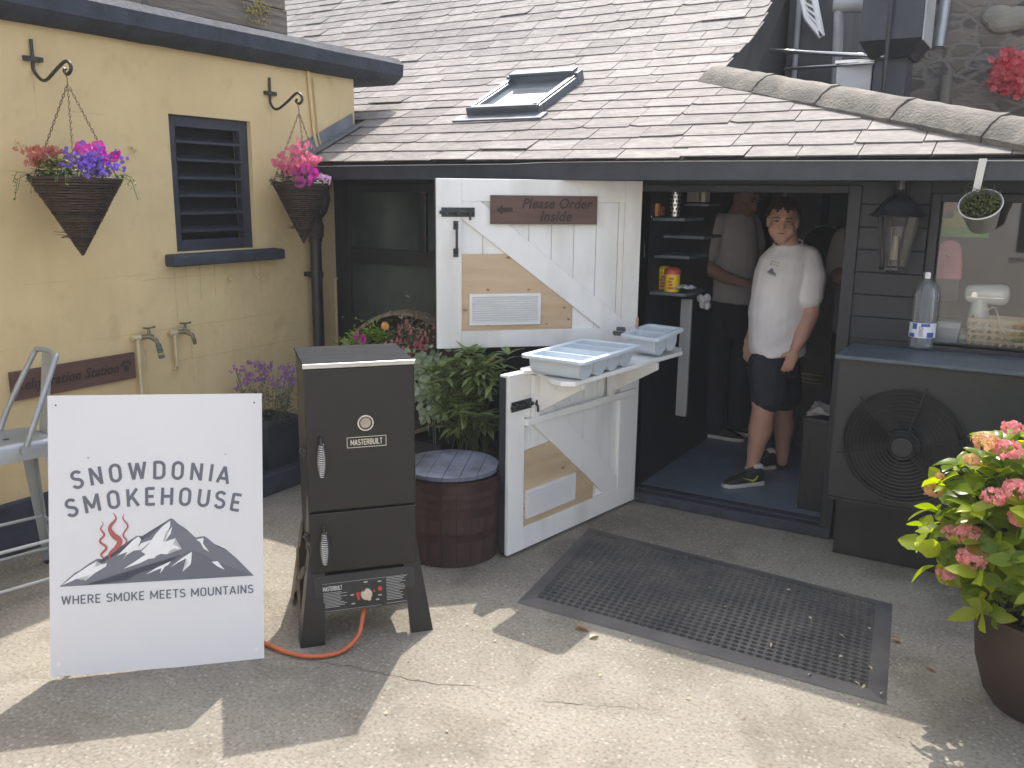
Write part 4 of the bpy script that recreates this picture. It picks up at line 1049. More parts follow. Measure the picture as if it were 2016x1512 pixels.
for par, zc in ((d1, .755), (d2, .40)):
    x = -SW * .375
    mb = MB(); mb.tube([(x, .0, zc + .085), (x, -.018, zc + .082), (x, -.028, zc + .065), (x, -.03, zc), (x, -.028, zc - .065)], .006, 8); mb.build('handle_rod', m_black, par, smooth=50)
    mb = MB(); pts = []; N = 15 * 12
    for i in range(N + 1):
        t = i / N; r = .0085 + .0085 * math.sin(PI * min(1, max(0, t)))
        pts.append((x + r * math.cos(t * 15 * 2 * PI), -.03 + r * math.sin(t * 15 * 2 * PI), zc + .062 - .128 * t))
    mb.tube(pts, .0024, 6); mb.build('spring_grip', m_steel, par, smooth=60)
# thermometer
tx, tz = SW * .035, .885
mb = MB(); Mx = Matrix.Translation((tx, 0, tz)) @ Matrix.Rotation(PI / 2, 4, 'X')
mb.lathe([(.034, 0), (.034, .010), (.031, .014), (.026, .014), (.025, .010)], 28, Mx, cap=False); th = mb.build('thermometer', M('polished_chrome', (.75, .74, .72), r=.15, metal=1.0), d1, smooth=40)
mb = MB(); mb.lathe([(.0001, .009), (.0255, .009)], 28, Mx); mb.cur = 1; mb.lathe([(.018, .0098), (.020, .0098)], 28, Mx); mb.prism([(tx - .001, tz), (tx + .001, tz), (tx + .011, tz + .014)], -.0105, -.0095, 'y'); mb.lathe([(.0001, .0102), (.003, .0102)], 10, Mx)
th2 = mb.build('dial', [M('bronze_dial', (.26, .20, .14), (.18, .135, .09), s=90, r=.4), M('cream_ink', (.75, .70, .58), r=.5)], d1)
m_cream = MATS['cream_ink']
bx, bz, bwid, bh = SW * .045, .808, .150, .040
mb = MB(); mb.box((bx - bwid / 2, -.0012, bz - bh / 2), (bx + bwid / 2, 0, bz + bh / 2)); mb.cur = 1
for a, b in (((-1, -1), (1, -1)), ((1, -1), (1, 1)), ((1, 1), (-1, 1)), ((-1, 1), (-1, -1))):
    p, q = (bx + a[0] * bwid / 2, bz + a[1] * bh / 2), (bx + b[0] * bwid / 2, bz + b[1] * bh / 2)
    mb.box((min(p[0], q[0]) - .001, -.0022, min(p[1], q[1]) - .001), (max(p[0], q[0]) + .001, -.001, max(p[1], q[1]) + .001))
npl = mb.build('name_plate', [m_smk, m_cream], d1)
line(MB(), 'MASTERBUILT', (bx - .062, bz - .011), (bx + .060, bz - .011), .022, .12, .0022, .16).build('lettering', m_cream, npl)
# side label, latches
mb = MB(); mb.box((-SW / 2 - .0015, .03, .83), (-SW / 2 + .004, .06, .875)); mb.build('side_label', M('dull_label', (.12, .11, .09), r=.6), sm)
for z in (.775, .43):
    mb = MB(); mb.cbox((-SW / 2 - .008, .035, z), (.02, .03, .035)); mb.cyl((-SW / 2 - .02, .02, z + .008), (-SW / 2 - .012, .055, z - .012), .008, n=8); mb.build('door_latch', m_black, sm, bevel=.003)
mb = MB(); mb.prism([(.03, .60), (.11, .47), (.11, .38), (.03, .40)], -SW / 2 - .003, -SW / 2 + .004, 'x'); mb.build('side_plate', M('dull_steel', (.19, .17, .15), (.14, .125, .11), s=10, r=.5, metal=.4), sm)
# legs
def leg(sx_, sy_):
    mb = MB(); x0 = sx_ * SW / 2; yf = .012 if sy_ < 0 else SD - .012; s_ = -1 if sy_ < 0 else 1
    w = .082
    top = Z0 + .10
    xs_ = (x0 + sx_ * .002); fx = x0 + sx_ * .055
    ya, yb_ = (yf, yf + w) if sy_ < 0 else (yf, yf - w)
    yo = s_ * .055
    mb.add([(xs_, yf, top), (xs_, yb_, top), (fx, yf + yo, 0.001), (fx, yb_ + yo * .75, 0.001),
            (xs_ - sx_ * .003, yf, top), (xs_ - sx_ * .003, yb_, top), (fx - sx_ * .003, yf + yo, 0.001), (fx - sx_ * .003, yb_ + yo * .75, 0.001)],
           [(0, 1, 3, 2), (4, 6, 7, 5), (0, 2, 6, 4), (1, 5, 7, 3), (2, 3, 7, 6), (0, 4, 5, 1)])
    wi = .075
    mb.add([(xs_, yf, top - .02), (xs_ - sx_ * wi * .8, yf, top - .02), (fx, yf + yo, 0.001), (fx - sx_ * wi * 1.25, yf + yo, 0.001),
            (xs_, yf - s_ * .003, top - .02), (xs_ - sx_ * wi * .8, yf - s_ * .003, top - .02), (fx, yf + yo - s_ * .003, 0.001), (fx - sx_ * wi * 1.25, yf + yo - s_ * .003, 0.001)],
           [(0, 1, 3, 2), (4, 6, 7, 5), (0, 2, 6, 4), (1, 5, 7, 3), (2, 3, 7, 6), (0, 4, 5, 1)])
    return mb
for a in (-1, 1):
    for b in (-1, 1): leg(a, b).build('leg', m_worn if a < 0 and b > 0 else m_smk, sm)
mb = MB(); xs_ = -SW / 2 - .022
mb.tube([(xs_, .30, .28), (xs_ - .02, .06, .05)], .011, 4); mb.tube([(xs_, .08, .28), (xs_ - .02, .33, .08)], .011, 4); mb.build('side_brace', m_worn, sm)
# control panel
pz0, pz1 = .125, .245; pxx = SW / 2 - .012
mb = MB(); mb.add([(-pxx, -.020, pz0), (pxx, -.020, pz0), (pxx, -.008, pz1), (-pxx, -.008, pz1), (-pxx, .05, pz0), (pxx, .05, pz0), (pxx, .05, pz1 + .03), (-pxx, .05, pz1 + .03), (-pxx, -.004, pz1 + .03), (pxx, -.004, pz1 + .03)],
                  [(0, 1, 2, 3), (3, 2, 9, 8), (5, 4, 7, 6), (4, 5, 1, 0), (8, 9, 6, 7), (0, 3, 8, 7, 4), (1, 5, 6, 9, 2)])
cp = mb.build('control_panel', m_black, sm)
Fp = lambda x, z, o=0: (x, -.020 + (z - pz0) / (pz1 - pz0) * .012 - o, z)
mb = MB()
def bar(x0, x1, z, h=.0012): mb.add([Fp(x0, z - h, .0012), Fp(x1, z - h, .0012), Fp(x1, z + h, .0012), Fp(x0, z + h, .0012)], [(0, 1, 2, 3)])
for i in range(11): bar(-.168, -.168 + rng.uniform(.055, .095), .205 - i * .0058, .0009)
for i in range(15): bar(.082, .082 + rng.uniform(.05, .082), .238 - i * .0064, .0010)
bar(-.168, .06, .131, .0006); bar(.08, .17, .134, .0008); bar(-.17, .17, .2425, .0005)
for x, z in ((0, .232), (-.055, .186), (.045, .155), (-.052, .150), (.055, .228), (.055, .172)): bar(x - .007, x + .007, z, .0025)
mb.build('instruction_print', M('grey_print', (.50, .50, .48), r=.6), cp)
mb = MB(); mb.add([Fp(-.042, .192, .0014), Fp(-.026, .196, .0014), Fp(-.024, .165, .0014), Fp(-.032, .160, .0014)], [(0, 1, 2, 3)]); mb.add([Fp(.026, .19, .0014), Fp(.035, .20, .0014), Fp(.036, .185, .0014)], [(0, 1, 2)]); mb.build('heat_marking', M('orange_red_print', (.5, .07, .03), r=.5), cp)
line(MB(), 'MASTERBUILT', (-.168, .214), (-.094, .214), .017, .12, .0022, .17, lambda p: Fp(p[0], p[2], -p[1])).build('lettering', M('white_print', (.7, .7, .68), r=.5), cp)
mb = MB(); Mk = Matrix.Translation(Fp(.0, .185)) @ Matrix.Rotation(PI / 2 - .1, 4, 'X')
mb.lathe([(.026, .0), (.0255, .012), (.022, .016), (.0, .016)], 24, Mk); mb.cbox((0, 0, .022), (.012, .046, .014), Mk @ Matrix.Rotation(.5, 4, 'Z')); mb.build('control_knob', M('satin_chrome', (.68, .66, .62), (.58, .56, .52), s=20, r=.28, metal=1.0), cp, smooth=40)
mb = MB(); Mk = Matrix.Translation(Fp(.055, .200)) @ Matrix.Rotation(PI / 2 - .1, 4, 'X'); mb.lathe([(.009, 0), (.009, .008), (.007, .011), (0, .011)], 16, Mk); mb.build('igniter_button', M('red_plastic', (.55, .06, .03), r=.35), cp, smooth=40)
# hose
hp = [onz(*p, z) for p, z in (((711, 1203), .115), ((713, 1222), .085), ((706, 1250), .045), ((684, 1275), .02), ((655, 1288), .013), ((610, 1292), .013), ((565, 1284), .013), ((530, 1270), .013), ((500, 1255), .013), ((455, 1225), .013), ((400, 1200), .013))]
st = Matrix.Translation(sc_) @ Matrix.Rotation(SR, 4, 'Z') @ Vector((-.005, .01, .128)); hp[0] = Vector((st.x, st.y, .115)); hp.insert(0, st)
hs = smooth_path([tuple(p) for p in hp], 6)
mb = MB(); mb.tube(hs, .0085, 10)
ho = thing('gas_hose', 'orange rubber gas hose curving over the concrete from the smoker to behind the white board', 'hose', (hs[-1][0], hs[-1][1], 0)); ROOTS[ho.name] = Vector(ho.location)
wb(mb, 'tubing', M('orange_rubber', (.55, .13, .05), (.48, .11, .045), s=14, r=.5), ho, smooth=60)
mb = MB(); mb.cyl(Vector(hs[0]) + Vector((0, 0, .012)), hs[0], .012); wb(mb, 'connector', m_brass, ho, smooth=40)
# ------------------------------------------------------------------ rubber ring mat
mc = [onz(*p, 0) for p in ((1018, 1187), (1745, 1388), (1757, 1190), (1160, 1040))]
mo = (mc[0] + mc[1] + mc[2] + mc[3]) / 4
mt_ = thing('rubber_mat', 'large black rubber ring mat lying on the concrete before the doorway', 'mat', (mo.x, mo.y, 0))
m_rub = M('dusty_black_rubber', (.078, .075, .073), (.125, .116, .106), s=4, r=.7, bump=.2, bs=80, isl=0)
def mq(u, v, z):
    p = mc[0] * ((1 - u) * (1 - v)) + mc[1] * (u * (1 - v)) + mc[2] * (u * v) + mc[3] * ((1 - u) * v); return (p.x - mo.x, p.y - mo.y, z)
mb = MB(); NU, NV = 40, 24; e = .045; ev = .07
top = .013
def strip(u0, v0, u1, v1, za, zb, k=20):
    pass
B = [(0, 0), (1, 0), (1, 1), (0, 1)]; I = [(e, ev), (1 - e, ev), (1 - e, 1 - ev), (e, 1 - ev)]
K = 24
for s_ in range(4):
    a, b = B[s_], B[(s_ + 1) % 4]; c, d = I[s_], I[(s_ + 1) % 4]; vs = []; fs = []
    for i in range(K + 1):
        t = i / K; o = (a[0] + (b[0] - a[0]) * t, a[1] + (b[1] - a[1]) * t); n_ = (c[0] + (d[0] - c[0]) * t, c[1] + (d[1] - c[1]) * t)
        w = 0.0; wv = rng.uniform(-.0015, .0015)
        m_ = (o[0] * .35 + n_[0] * .65, o[1] * .35 + n_[1] * .65)
        vs += [mq(o[0] + (w if s_ % 2 else 0), o[1] + (0 if s_ % 2 else w), .002), mq(*m_, top - .002 + wv), mq(*n_, top)]
        if i:
            q = 3 * i; fs += [(q - 3, q, q + 1, q - 2), (q - 2, q + 1, q + 2, q - 1)]
    mb.add(vs, fs)
mb.build('border', m_rub, mt_, smooth=50)
mb = MB(); du = (1 - 2 * e) / NU; dv = (1 - 2 * ev) / (NV)
for j in range(NV):
    for i in range(NU):
        u0 = e + i * du; v0 = ev + j * dv; uc = u0 + du / 2; vc = v0 + dv / 2
        sq = []; ci = []; cl = []
        for k in range(12):
            a = 2 * PI * k / 12 + PI / 12; ca, sa = math.cos(a), math.sin(a); f = 1 / max(abs(ca), abs(sa))
            sq.append(mq(uc + ca * f * du / 2, vc + sa * f * dv / 2, top - .003 + 0.002 * math.sin(i * .3)))
            ci.append(mq(uc + ca * .41 * du, vc + sa * .40 * dv, top + .0005)); cl.append(mq(uc + ca * .33 * du, vc + sa * .32 * dv, .002))
        vs = sq + ci + cl
        fs = [(k, (k + 1) % 12, 12 + (k + 1) % 12, 12 + k) for k in range(12)] + [(12 + k, 12 + (k + 1) % 12, 24 + (k + 1) % 12, 24 + k) for k in range(12)]
        mb.add(vs, fs)
mb.build('ring_web', m_rub, mt_)
mb = MB(); mb.add([mq(e, ev, .0022), mq(1 - e, ev, .0022), mq(1 - e, 1 - ev, .0022), mq(e, 1 - ev, .0022)], [(0, 1, 2, 3)]); mb.build('hole_backing', M('dark_hole_backing', (.035, .033, .03), (.08, .072, .06), s=30, r=.95), mt_)  # dark mottled sheet seen through the ring holes

# fallen leaves and petals
m_dry = [leafmat('dry_leaf_pale', (.50, .42, .28), (.62, .55, .38), .25, .6), leafmat('dry_leaf_tan', (.40, .24, .13), (.46, .30, .17), .25, .6)]
def fallen(px, py, L, Wd, label, k, z=0.004, ang=None, group=None):
    p = onz(px, py, z); t = MB(); a = rng.uniform(0, 6.28) if ang is None else ang
    t.leaf((-L / 2, 0, .003), (1, 0, .1), (0, .25, 1), L, Wd, .25, .2)
    o = t.build('fallen_leaf', m_dry[k]); o.location = p; o.rotation_euler = (rng.uniform(-.2, .2), rng.uniform(-.2, .2), a); return tag(o, label, 'leaf', group)
fallen(1148, 1238, .075, .045, 'broad tan fallen leaf lying against the front edge of the rubber mat', 1, ang=.3)
fallen(1170, 1253, .050, .030, 'pale curled leaf lying in sunlight just below the tan leaf', 0, ang=1.2)
fallen(1834, 1318, .050, .034, 'tan fallen leaf on the concrete between the mat and the plant pot', 1, ang=-.3)
fallen(1766, 1262, .045, .028, 'small tan leaf on the concrete just beyond the right edge of the mat', 1, ang=.2)
for px, py in ((1595, 1217), (1552, 1162), (1655, 1293), (1713, 1315), (1688, 1346), (1710, 1238), (1657, 1252), (1594, 1328), (1398, 1158), (1430, 1195), (1518, 1270), (1163, 1108), (1735, 1365), (1700, 1352)):
    fallen(px, py, rng.uniform(.016, .034), rng.uniform(.010, .018), 'small pale dry leaf scrap lying on the black rubber mat', 0, .014, None, 'dry leaf scraps on the mat')
for px, py in ((1018, 1203), (1030, 1250), (1355, 1376), (1690, 1388), (975, 1262), (1240, 1262), (920, 1230), (760, 1405), (880, 1440), (1180, 1330)):
    fallen(px, py, rng.uniform(.012, .024), rng.uniform(.008, .014), 'tiny pale dry leaf scrap lying on bare concrete', 0, .003, None, 'dry leaf scraps on the concrete')

# ------------------------------------------------------------------ refrigeration condenser under the window
AX0, AX1, AYF, AYB, AZ0, AZ1 = -.772, .30, 4.25, 4.59, .362, 1.026
ac = wthing('condenser_unit', 'dark grey refrigeration condenser with round fan grille beside the doorway', 'cooling unit', (-.25, 4.5, 0))
m_ac = M('dark_grey_casing', (.016, .018, .022), (.034, .035, .036), s=2.2, r=.45, bump=.1, det=9, lo=.5, hi=.8)
fc = ony(1778, 878, AYF); FR = .258
mb = MB(); N = 48; vs = []; fs = []
for i in range(N):
    a = 2 * PI * i / N; ca, sa = math.cos(a), math.sin(a)
    t = min((AX1 - fc.x) / ca if ca > 1e-6 else 9, (AX0 - fc.x) / ca if ca < -1e-6 else 9, (AZ1 - fc.z) / sa if sa > 1e-6 else 9, (AZ0 - fc.z) / sa if sa < -1e-6 else 9)
    vs += [(fc.x + ca * FR, AYF, fc.z + sa * FR), (fc.x + ca * t, AYF, fc.z + sa * t), (fc.x + ca * FR, AYF + .05, fc.z + sa * FR)]
for i in range(N):
    j = (i + 1) % N; fs += [(3 * i, 3 * j, 3 * j + 1, 3 * i + 1), (3 * i, 3 * i + 2, 3 * j + 2, 3 * j)]
for cxx, czz in ((AX0, AZ0), (AX1, AZ0), (AX1, AZ1), (AX0, AZ1)):
    ang = math.atan2(czz - fc.z, cxx - fc.x) % (2 * PI); i = int(ang / (2 * PI) * N); j = (i + 1) % N
    vs.append((cxx, AYF, czz)); fs.append((3 * i + 1, 3 * j + 1, len(vs) - 1))
mb.add(vs, fs); wb(mb, 'front_panel', m_ac, ac)
mb = MB(); mb.box((AX0, AYF + .051, AZ0), (AX1, AYB, AZ1 - .001)); mb.box((AX0, AYF + .002, AZ0), (AX0 + .004, AYF + .05, AZ1)); mb.box((AX0, AYF - .01, AZ0 - .012), (AX1, AYB, AZ0 - .001)); wb(mb, 'casing', m_ac, ac)
mb = MB()
for i in range(13):
    r = .055 + i * (FR - .052) / 12
    mb.tube([(fc.x + r * math.cos(a * PI / 24), AYF - .022 - .012 * (1 - (r / FR) ** 2), fc.z + r * math.sin(a * PI / 24)) for a in range(48)], .0032, 5, closed=True)
for a in (15, 135, 255, 195, 315, 75): mb.tube([(fc.x + r * math.cos(R_(a)), AYF - .017 - .012 * (1 - (r / FR) ** 2), fc.z + r * math.sin(R_(a))) for r in (.05, .12, .2, FR + .03)], .005, 6)
wb(mb, 'fan_grille', M('black_wire_grille', (.012, .013, .014), r=.4), ac)
mb = MB()
for k in range(5):
    a0 = k * 2 * PI / 5; P = []
    for r, da, dy in ((.07, .0, .0), (.15, .05, .0), (.235, .12, 0), (.235, .75, .04), (.15, .7, .035), (.07, .62, .025)): P.append((fc.x + r * math.cos(a0 + da), AYF + .012 + dy * .7, fc.z + r * math.sin(a0 + da)))
    mb.add(P, [(0, 1, 4, 5), (1, 2, 3, 4)])
Mh = Matrix.Translation((fc.x, AYF + .03, fc.z)) @ Matrix.Rotation(PI / 2, 4, 'X'); mb.lathe([(.078, 0), (.078, .045), (.06, .055), (0, .055)], 24, Mh)
wb(mb, 'fan', M('dull_black_fan', (.018, .018, .02), r=.5), ac)
mb = MB(); mb.lathe([(.0001, .08), (.040, .08), (.046, .076)], 20, Mh); wb(mb, 'fan_badge', M('grey_badge', (.026, .026, .028), r=.5), ac)
mb = MB()
mb.box((AX0 + .012, AYF + .20, .004), (AX1 - .01, AYB - .004, AZ0 - .0125))
wb(mb, 'stand', m_black, ac)  # black box fills the space below the unit, shade put into its colour
mb = MB(); mb.box((AX0 - .015, AYF - .03, AZ1 + .0), (AX1, FY - .014, AZ1 + .018)); wb(mb, 'top_board', M('blue_grey_board', (.085, .108, .130), (.06, .076, .092), s=4, r=.4, bump=.1, stretch=(1, 4, 1)), ac, bevel=.004)
# window sill ledge
mb = MB(); mb.box((qx0 - .05, FY - .07, 1.024), (RX - .02, FY - .027, 1.034)); wb(mb, 'window_sill', m_navy, kb, bevel=.004)

# ------------------------------------------------------------------ water bottle
bp = onz(1812, 686, AZ1 + .019)
wbz = thing('water_bottle', 'large clear plastic water bottle with blue and white label standing on the condenser top', 'bottle', bp)
m_pet = bpy.data.materials.new('clear_plastic'); m_pet.use_nodes = True
n = m_pet.node_tree.nodes; l = m_pet.node_tree.links; n.remove(n['Principled BSDF'])
t1 = n.new('ShaderNodeBsdfTransparent'); t1.inputs[0].default_value = (.90, .93, .96, 1); g1_ = n.new('ShaderNodeBsdfGlossy'); g1_.inputs['Roughness'].default_value = .06
d1_ = n.new('ShaderNodeBsdfDiffuse'); d1_.inputs[0].default_value = (.6, .66, .72, 1)
lw = n.new('ShaderNodeLayerWeight'); lw.inputs[0].default_value = .35
m1 = n.new('ShaderNodeMixShader'); m2 = n.new('ShaderNodeMixShader'); m1.inputs[0].default_value = .24
l.new(t1.outputs[0], m1.inputs[1]); l.new(d1_.outputs[0], m1.inputs[2]); l.new(lw.outputs['Facing'], m2.inputs[0]); l.new(m1.outputs[0], m2.inputs[1]); l.new(g1_.outputs[0], m2.inputs[2]); l.new(m2.outputs[0], n['Material Output'].inputs[0])
pr = [(.030, 0), (.052, .004), (.058, .014)]
for i in range(8): pr += [(.058, .02 + i * .026), (.0555, .031 + i * .026)]
pr += [(.058, .235), (.0575, .258), (.050, .285), (.034, .315), (.021, .332), (.0175, .338), (.0175, .345)]
MB().lathe(pr, 28, cap=False).build('bottle', m_pet, wbz, smooth=60)
MB().lathe([(.021, .336), (.021, .362), (.019, .366), (0, .366)], 20).build('cap', m_whitep, wbz, smooth=40)
mb = MB(); mb.lathe([(.0588, .058), (.0588, .128)], 28, cap=False); mb.build('label', M('label_white_blue', (.75, .77, .82), (.70, .73, .80), s=9, r=.4), wbz, smooth=60)
mb = MB()
for (a0, a1, z0_, z1_) in ((-2.6, -2.05, .060, .078), (-2.3, -1.9, .098, .126), (-1.1, -.5, .060, .085), (-1.6, -.9, .112, .126)):
    mb.lathe([(.0591, z0_), (.0591, z1_)], 8, cap=False, a0=a0, a1=a1)
mb.build('label_print', M('blue_print', (.06, .11, .42), r=.4), wbz)
mb = MB()
for i in range(9): mb.lathe([(.0593, .066 + i * .0055), (.0593, .069 + i * .0055)], 6, cap=False, a0=-1.75, a1=-1.38 - .02 * (i % 3))
mb.build('small_print', M('grey_blue_print', (.20, .24, .36), r=.4), wbz)

# ------------------------------------------------------------------ wall lantern
lp = ony(1768, 425, 4.50)
ln = wthing('wall_lantern', 'black six sided carriage lantern hanging on the dark wall beside the window', 'lantern', (lp.x, 4.62, lp.z))
Ml = Matrix.Translation((lp.x, 4.50, lp.z))
m_lan = M('black_lantern_paint', (.035, .037, .042), (.05, .052, .058), s=20, r=.32, metal=.3)
mb = MB(); mb.lathe([(.128, -.004), (.131, .0), (.126, .006), (.108, .016), (.092, .034), (.082, .052), (.078, .058), (.068, .066), (.050, .082), (.036, .092), (.030, .098), (.026, .115), (.021, .118), (.019, .150), (.022, .156), (.020, .178), (.012, .193), (.002, .200)], 32, Ml, cap=False); wb(mb, 'roof_cap', M('glossy_black_cap', (.055, .058, .066), (.04, .043, .05), s=9, r=.22, metal=.55), ln, smooth=35)
mb = MB(); r1, r2, hh = .088, .052, -.235
for i in range(6):
    a = i * PI / 3; mb.tube([Ml @ Vector((r1 * math.cos(a), r1 * math.sin(a), 0)), Ml @ Vector((r2 * math.cos(a), r2 * math.sin(a), hh))], .006, 5)
mb.lathe([(r2 + .01, hh - .012), (r2 + .01, hh), (r2 - .005, hh + .004)], 6, Ml); mb.lathe([(.001, hh - .035), (.02, hh - .028), (.035, hh - .013)], 6, Ml)
wb(mb, 'frame', m_lan, ln)
mb = MB()
for i in range(6):
    a = i * PI / 3; b = a + PI / 3; mb.add([Ml @ Vector((r1 * .97 * math.cos(a), r1 * .97 * math.sin(a), -.004)), Ml @ Vector((r1 * .97 * math.cos(b), r1 * .97 * math.sin(b), -.004)), Ml @ Vector((r2 * .97 * math.cos(b), r2 * .97 * math.sin(b), hh + .005)), Ml @ Vector((r2 * .97 * math.cos(a), r2 * .97 * math.sin(a), hh + .005))], [(0, 1, 2, 3)])
wb(mb, 'glass', m_glass, ln)
mb = MB(); mb.cyl(Ml @ Vector((0, 0, -.20)), Ml @ Vector((0, 0, -.09)), .016, .013); wb(mb, 'candle_bulb', M('dull_bulb', (.22, .19, .14), r=.4), ln, smooth=40)
mb = MB(); mb.box((lp.x - .035, 4.606, lp.z - .02), (lp.x + .035, 4.626, lp.z + .14)); mb.tube([(lp.x, 4.61, lp.z + .06), (lp.x, 4.57, lp.z + .13), (lp.x, 4.52, lp.z + .155), (lp.x, 4.50, lp.z + .14)], .009, 8); wb(mb, 'bracket', m_lan, ln)

# ------------------------------------------------------------------ herb bucket on a strap hook
bk = ony(1930, 402, 4.22)
hb = wthing('herb_bucket', 'small white tilted bucket of green herbs hung from the eaves by a flat strap', 'planter', (bk.x, 4.25, bk.z - .1))
tiltM = Matrix.Translation((bk.x, 4.23, bk.z)) @ Matrix.Rotation(R_(47), 4, 'X') @ Matrix.Rotation(R_(-5), 4, 'Y')
mb = MB(); mb.lathe([(.055, -.125), (.080, -.004), (.084, -.004), (.084, .002), (.078, .002), (.054, -.12)], 28, tiltM, cap=False); mb.lathe([(.0001, -.122), (.0545, -.122)], 28, tiltM); wb(mb, 'bucket', M('shade_darkened_enamel', (.20, .195, .185), (.16, .155, .145), s=7, r=.4), hb, smooth=50)  # white enamel darkened in its colour for the shade under the eaves
mb = MB(); mb.tube([tiltM @ Vector((.083 * math.cos(a * PI / 16), .083 * math.sin(a * PI / 16), 0)) for a in range(32)], .0024, 6, closed=True); wb(mb, 'rim', m_whitep, hb, smooth=60)
mb = MB(); mb.lathe([(.0001, -.02), (.075, -.02)], 20, tiltM); wb(mb, 'soil', m_soil, hb)
mb = MB()
for i in range(420):
    r = .074 * math.sqrt(rng.random()); a = rng.uniform(0, 6.28); p = tiltM @ Vector((r * math.cos(a), r * math.sin(a), -.015 + rng.uniform(0, .03)))
    mb.leaf(p, (rng.uniform(-1, 1), rng.uniform(-1, 1), rng.uniform(-.2, 1)), (rng.uniform(-1, 1), rng.uniform(-1, .2), 1), rng.uniform(.010, .022), .008)
for i in range(7):
    p = tiltM @ Vector((rng.uniform(-.06, .06), rng.uniform(-.04, .06), 0)); mb.tube([p, p + Vector((rng.uniform(-.03, .03), 0, .03)), p + Vector((rng.uniform(-.05, .05), 0, rng.uniform(.04, .07)))], .0012, 4)
wb(mb, 'herbs', leafmat('dull_herb_green', (.06, .085, .02), (.16, .17, .06), .3), hb)
sp = ony(1935, 320, 4.27)
mb = MB(); mb.add([(sp.x - .015, 4.268, 1.915), (sp.x + .015, 4.268, 1.915), (sp.x + .001, 4.282, bk.z + .05), (sp.x - .028, 4.282, bk.z + .05), (sp.x - .015, 4.271, 1.915), (sp.x + .015, 4.271, 1.915), (sp.x + .001, 4.285, bk.z + .05), (sp.x - .028, 4.285, bk.z + .05)],
                  [(0, 3, 2, 1), (4, 5, 6, 7), (0, 4, 7, 3), (1, 2, 6, 5), (3, 7, 6, 2), (0, 1, 5, 4)]); wb(mb, 'strap', M('pale_metal_strap', (.62, .62, .6), r=.4, metal=.2), hb)

# ------------------------------------------------------------------ things behind the right-hand window
zS = 1.046
mx = ony(1925, 615, 4.95)
mi = thing('stand_mixer', 'white stand mixer with rounded tilting head standing behind the window', 'mixer', (mx.x, 4.97, zS), R_(8))
m_mix = M('cream_white_enamel', (.72, .76, .74), (.66, .70, .68), s=3, r=.25, coat=.4)
mb = MB(); mb.ball((-.05, 0, .030), (.125, .085, .045), 22, 10); mb.box((-.17, -.075, 0.001), (.075, .075, .02)); mb.build('base', m_mix, mi, smooth=60, bevel=.004)
mb = MB(); vs = []; fs = []
for i in range(11):
    t = i / 10; z = .015 + t * .205; x = .012 - .012 * t; w = .064 - .030 * t + .004 * math.sin(t * PI); dd = .055 - .012 * t
    for j in range(18): a = j * PI / 9; vs.append((x + w * math.cos(a), dd * math.sin(a), z))
    if i: fs += [((i - 1) * 18 + j, (i - 1) * 18 + (j + 1) % 18, i * 18 + (j + 1) % 18, i * 18 + j) for j in range(18)]
fs.append(tuple(180 + j for j in range(18))); mb.add(vs, fs); mb.build('column', m_mix, mi, smooth=60)
mb = MB(); mb.lathe([(.0001, -.085), (.030, -.083), (.042, -.07), (.047, -.03), (.050, .03), (.054, .07), (.050, .098), (.034, .112), (.0001, .118)], 22, Matrix.Translation((.015, 0, .245)) @ Matrix.Rotation(PI / 2, 4, 'Y')); mb.build('head', m_mix, mi, smooth=60)
mb = MB(); mb.cyl((-.03, -.046, .245), (-.03, -.058, .245), .014); mb.tube([(-.06, -.046, .232), (.10, -.052, .232)], .004, 6); mb.build('speed_trim', m_steel, mi, smooth=50)
p = ony(1865, 512, 4.92)
pc = thing('pink_bag', 'pink cloth bag hanging just inside the window beside the white mixer', 'bag', (p.x, 4.93, p.z))
P_ = [(-.068, -.095), (.072, -.098), (.070, -.03), (.058, .055), (.042, .088), (.015, .10), (-.02, .098), (-.048, .08), (-.060, .03)]
mb = MB(); mb.prism(P_, -.022, .022, 'y'); mb.build('cloth', M('pink_cloth', (.60, .27, .30), (.48, .20, .23), s=9, r=.85, bump=.6, bs=16), pc, bevel=.012, seg=3)
mb = MB(); mb.tube([(-.005, -.0235, .028), (-.003, -.0238, .016), (.006, -.0238, .014), (.010, -.0235, .017)], .0018, 5); mb.build('dark_mark', M('dark_thread', (.08, .03, .04), r=.8), pc)
p = ony(1860, 572, 4.95); gb2 = thing('grey_cloth', 'dark grey folded cloth hanging below the pink bag inside the window', 'cloth', (p.x, 4.955, p.z))
mb = MB(); mb.prism([(-.07, -.055), (.065, -.055), (.062, .055), (-.066, .055)], -.012, .012, 'y'); mb.build('cloth', M('grey_cloth_dark', (.13, .13, .14), (.09, .09, .10), s=10, r=.9, bump=.4), gb2, bevel=.008)
for px, py, wd, ht, c, lb in ((1887, 440, .17, .13, (.52, .50, .09), 'yellow and green packet hung high inside the window above the mixer'), (1868, 412, .06, .10, (.55, .27, .16), 'small orange packet beside the yellow packet inside the window')):
    p = ony(px, py, 5.20); o = thing('packet', lb, 'packet', (p.x, 5.2, p.z)); mb = MB(); mb.box((-wd / 2, 0, -ht / 2), (wd / 2, .05, ht / 2)); mb.build('box', M('packet_' + str(px), c, r=.5), o, bevel=.004)
    if wd > .1:
        mb = MB(); mb.box((-wd / 2 - .001, -.003, -ht / 2 - .002), (wd / 2 + .06, -.0005, -ht / 2 + .045)); mb.build('green_band', M('green_print', (.10, .42, .05), r=.5), o)
p = ony(1845, 655, 4.83)
tb = thing('plastic_tub', 'translucent pale blue plastic tub on the window shelf below the mixer head', 'tub', (p.x + .04, 4.84, zS))
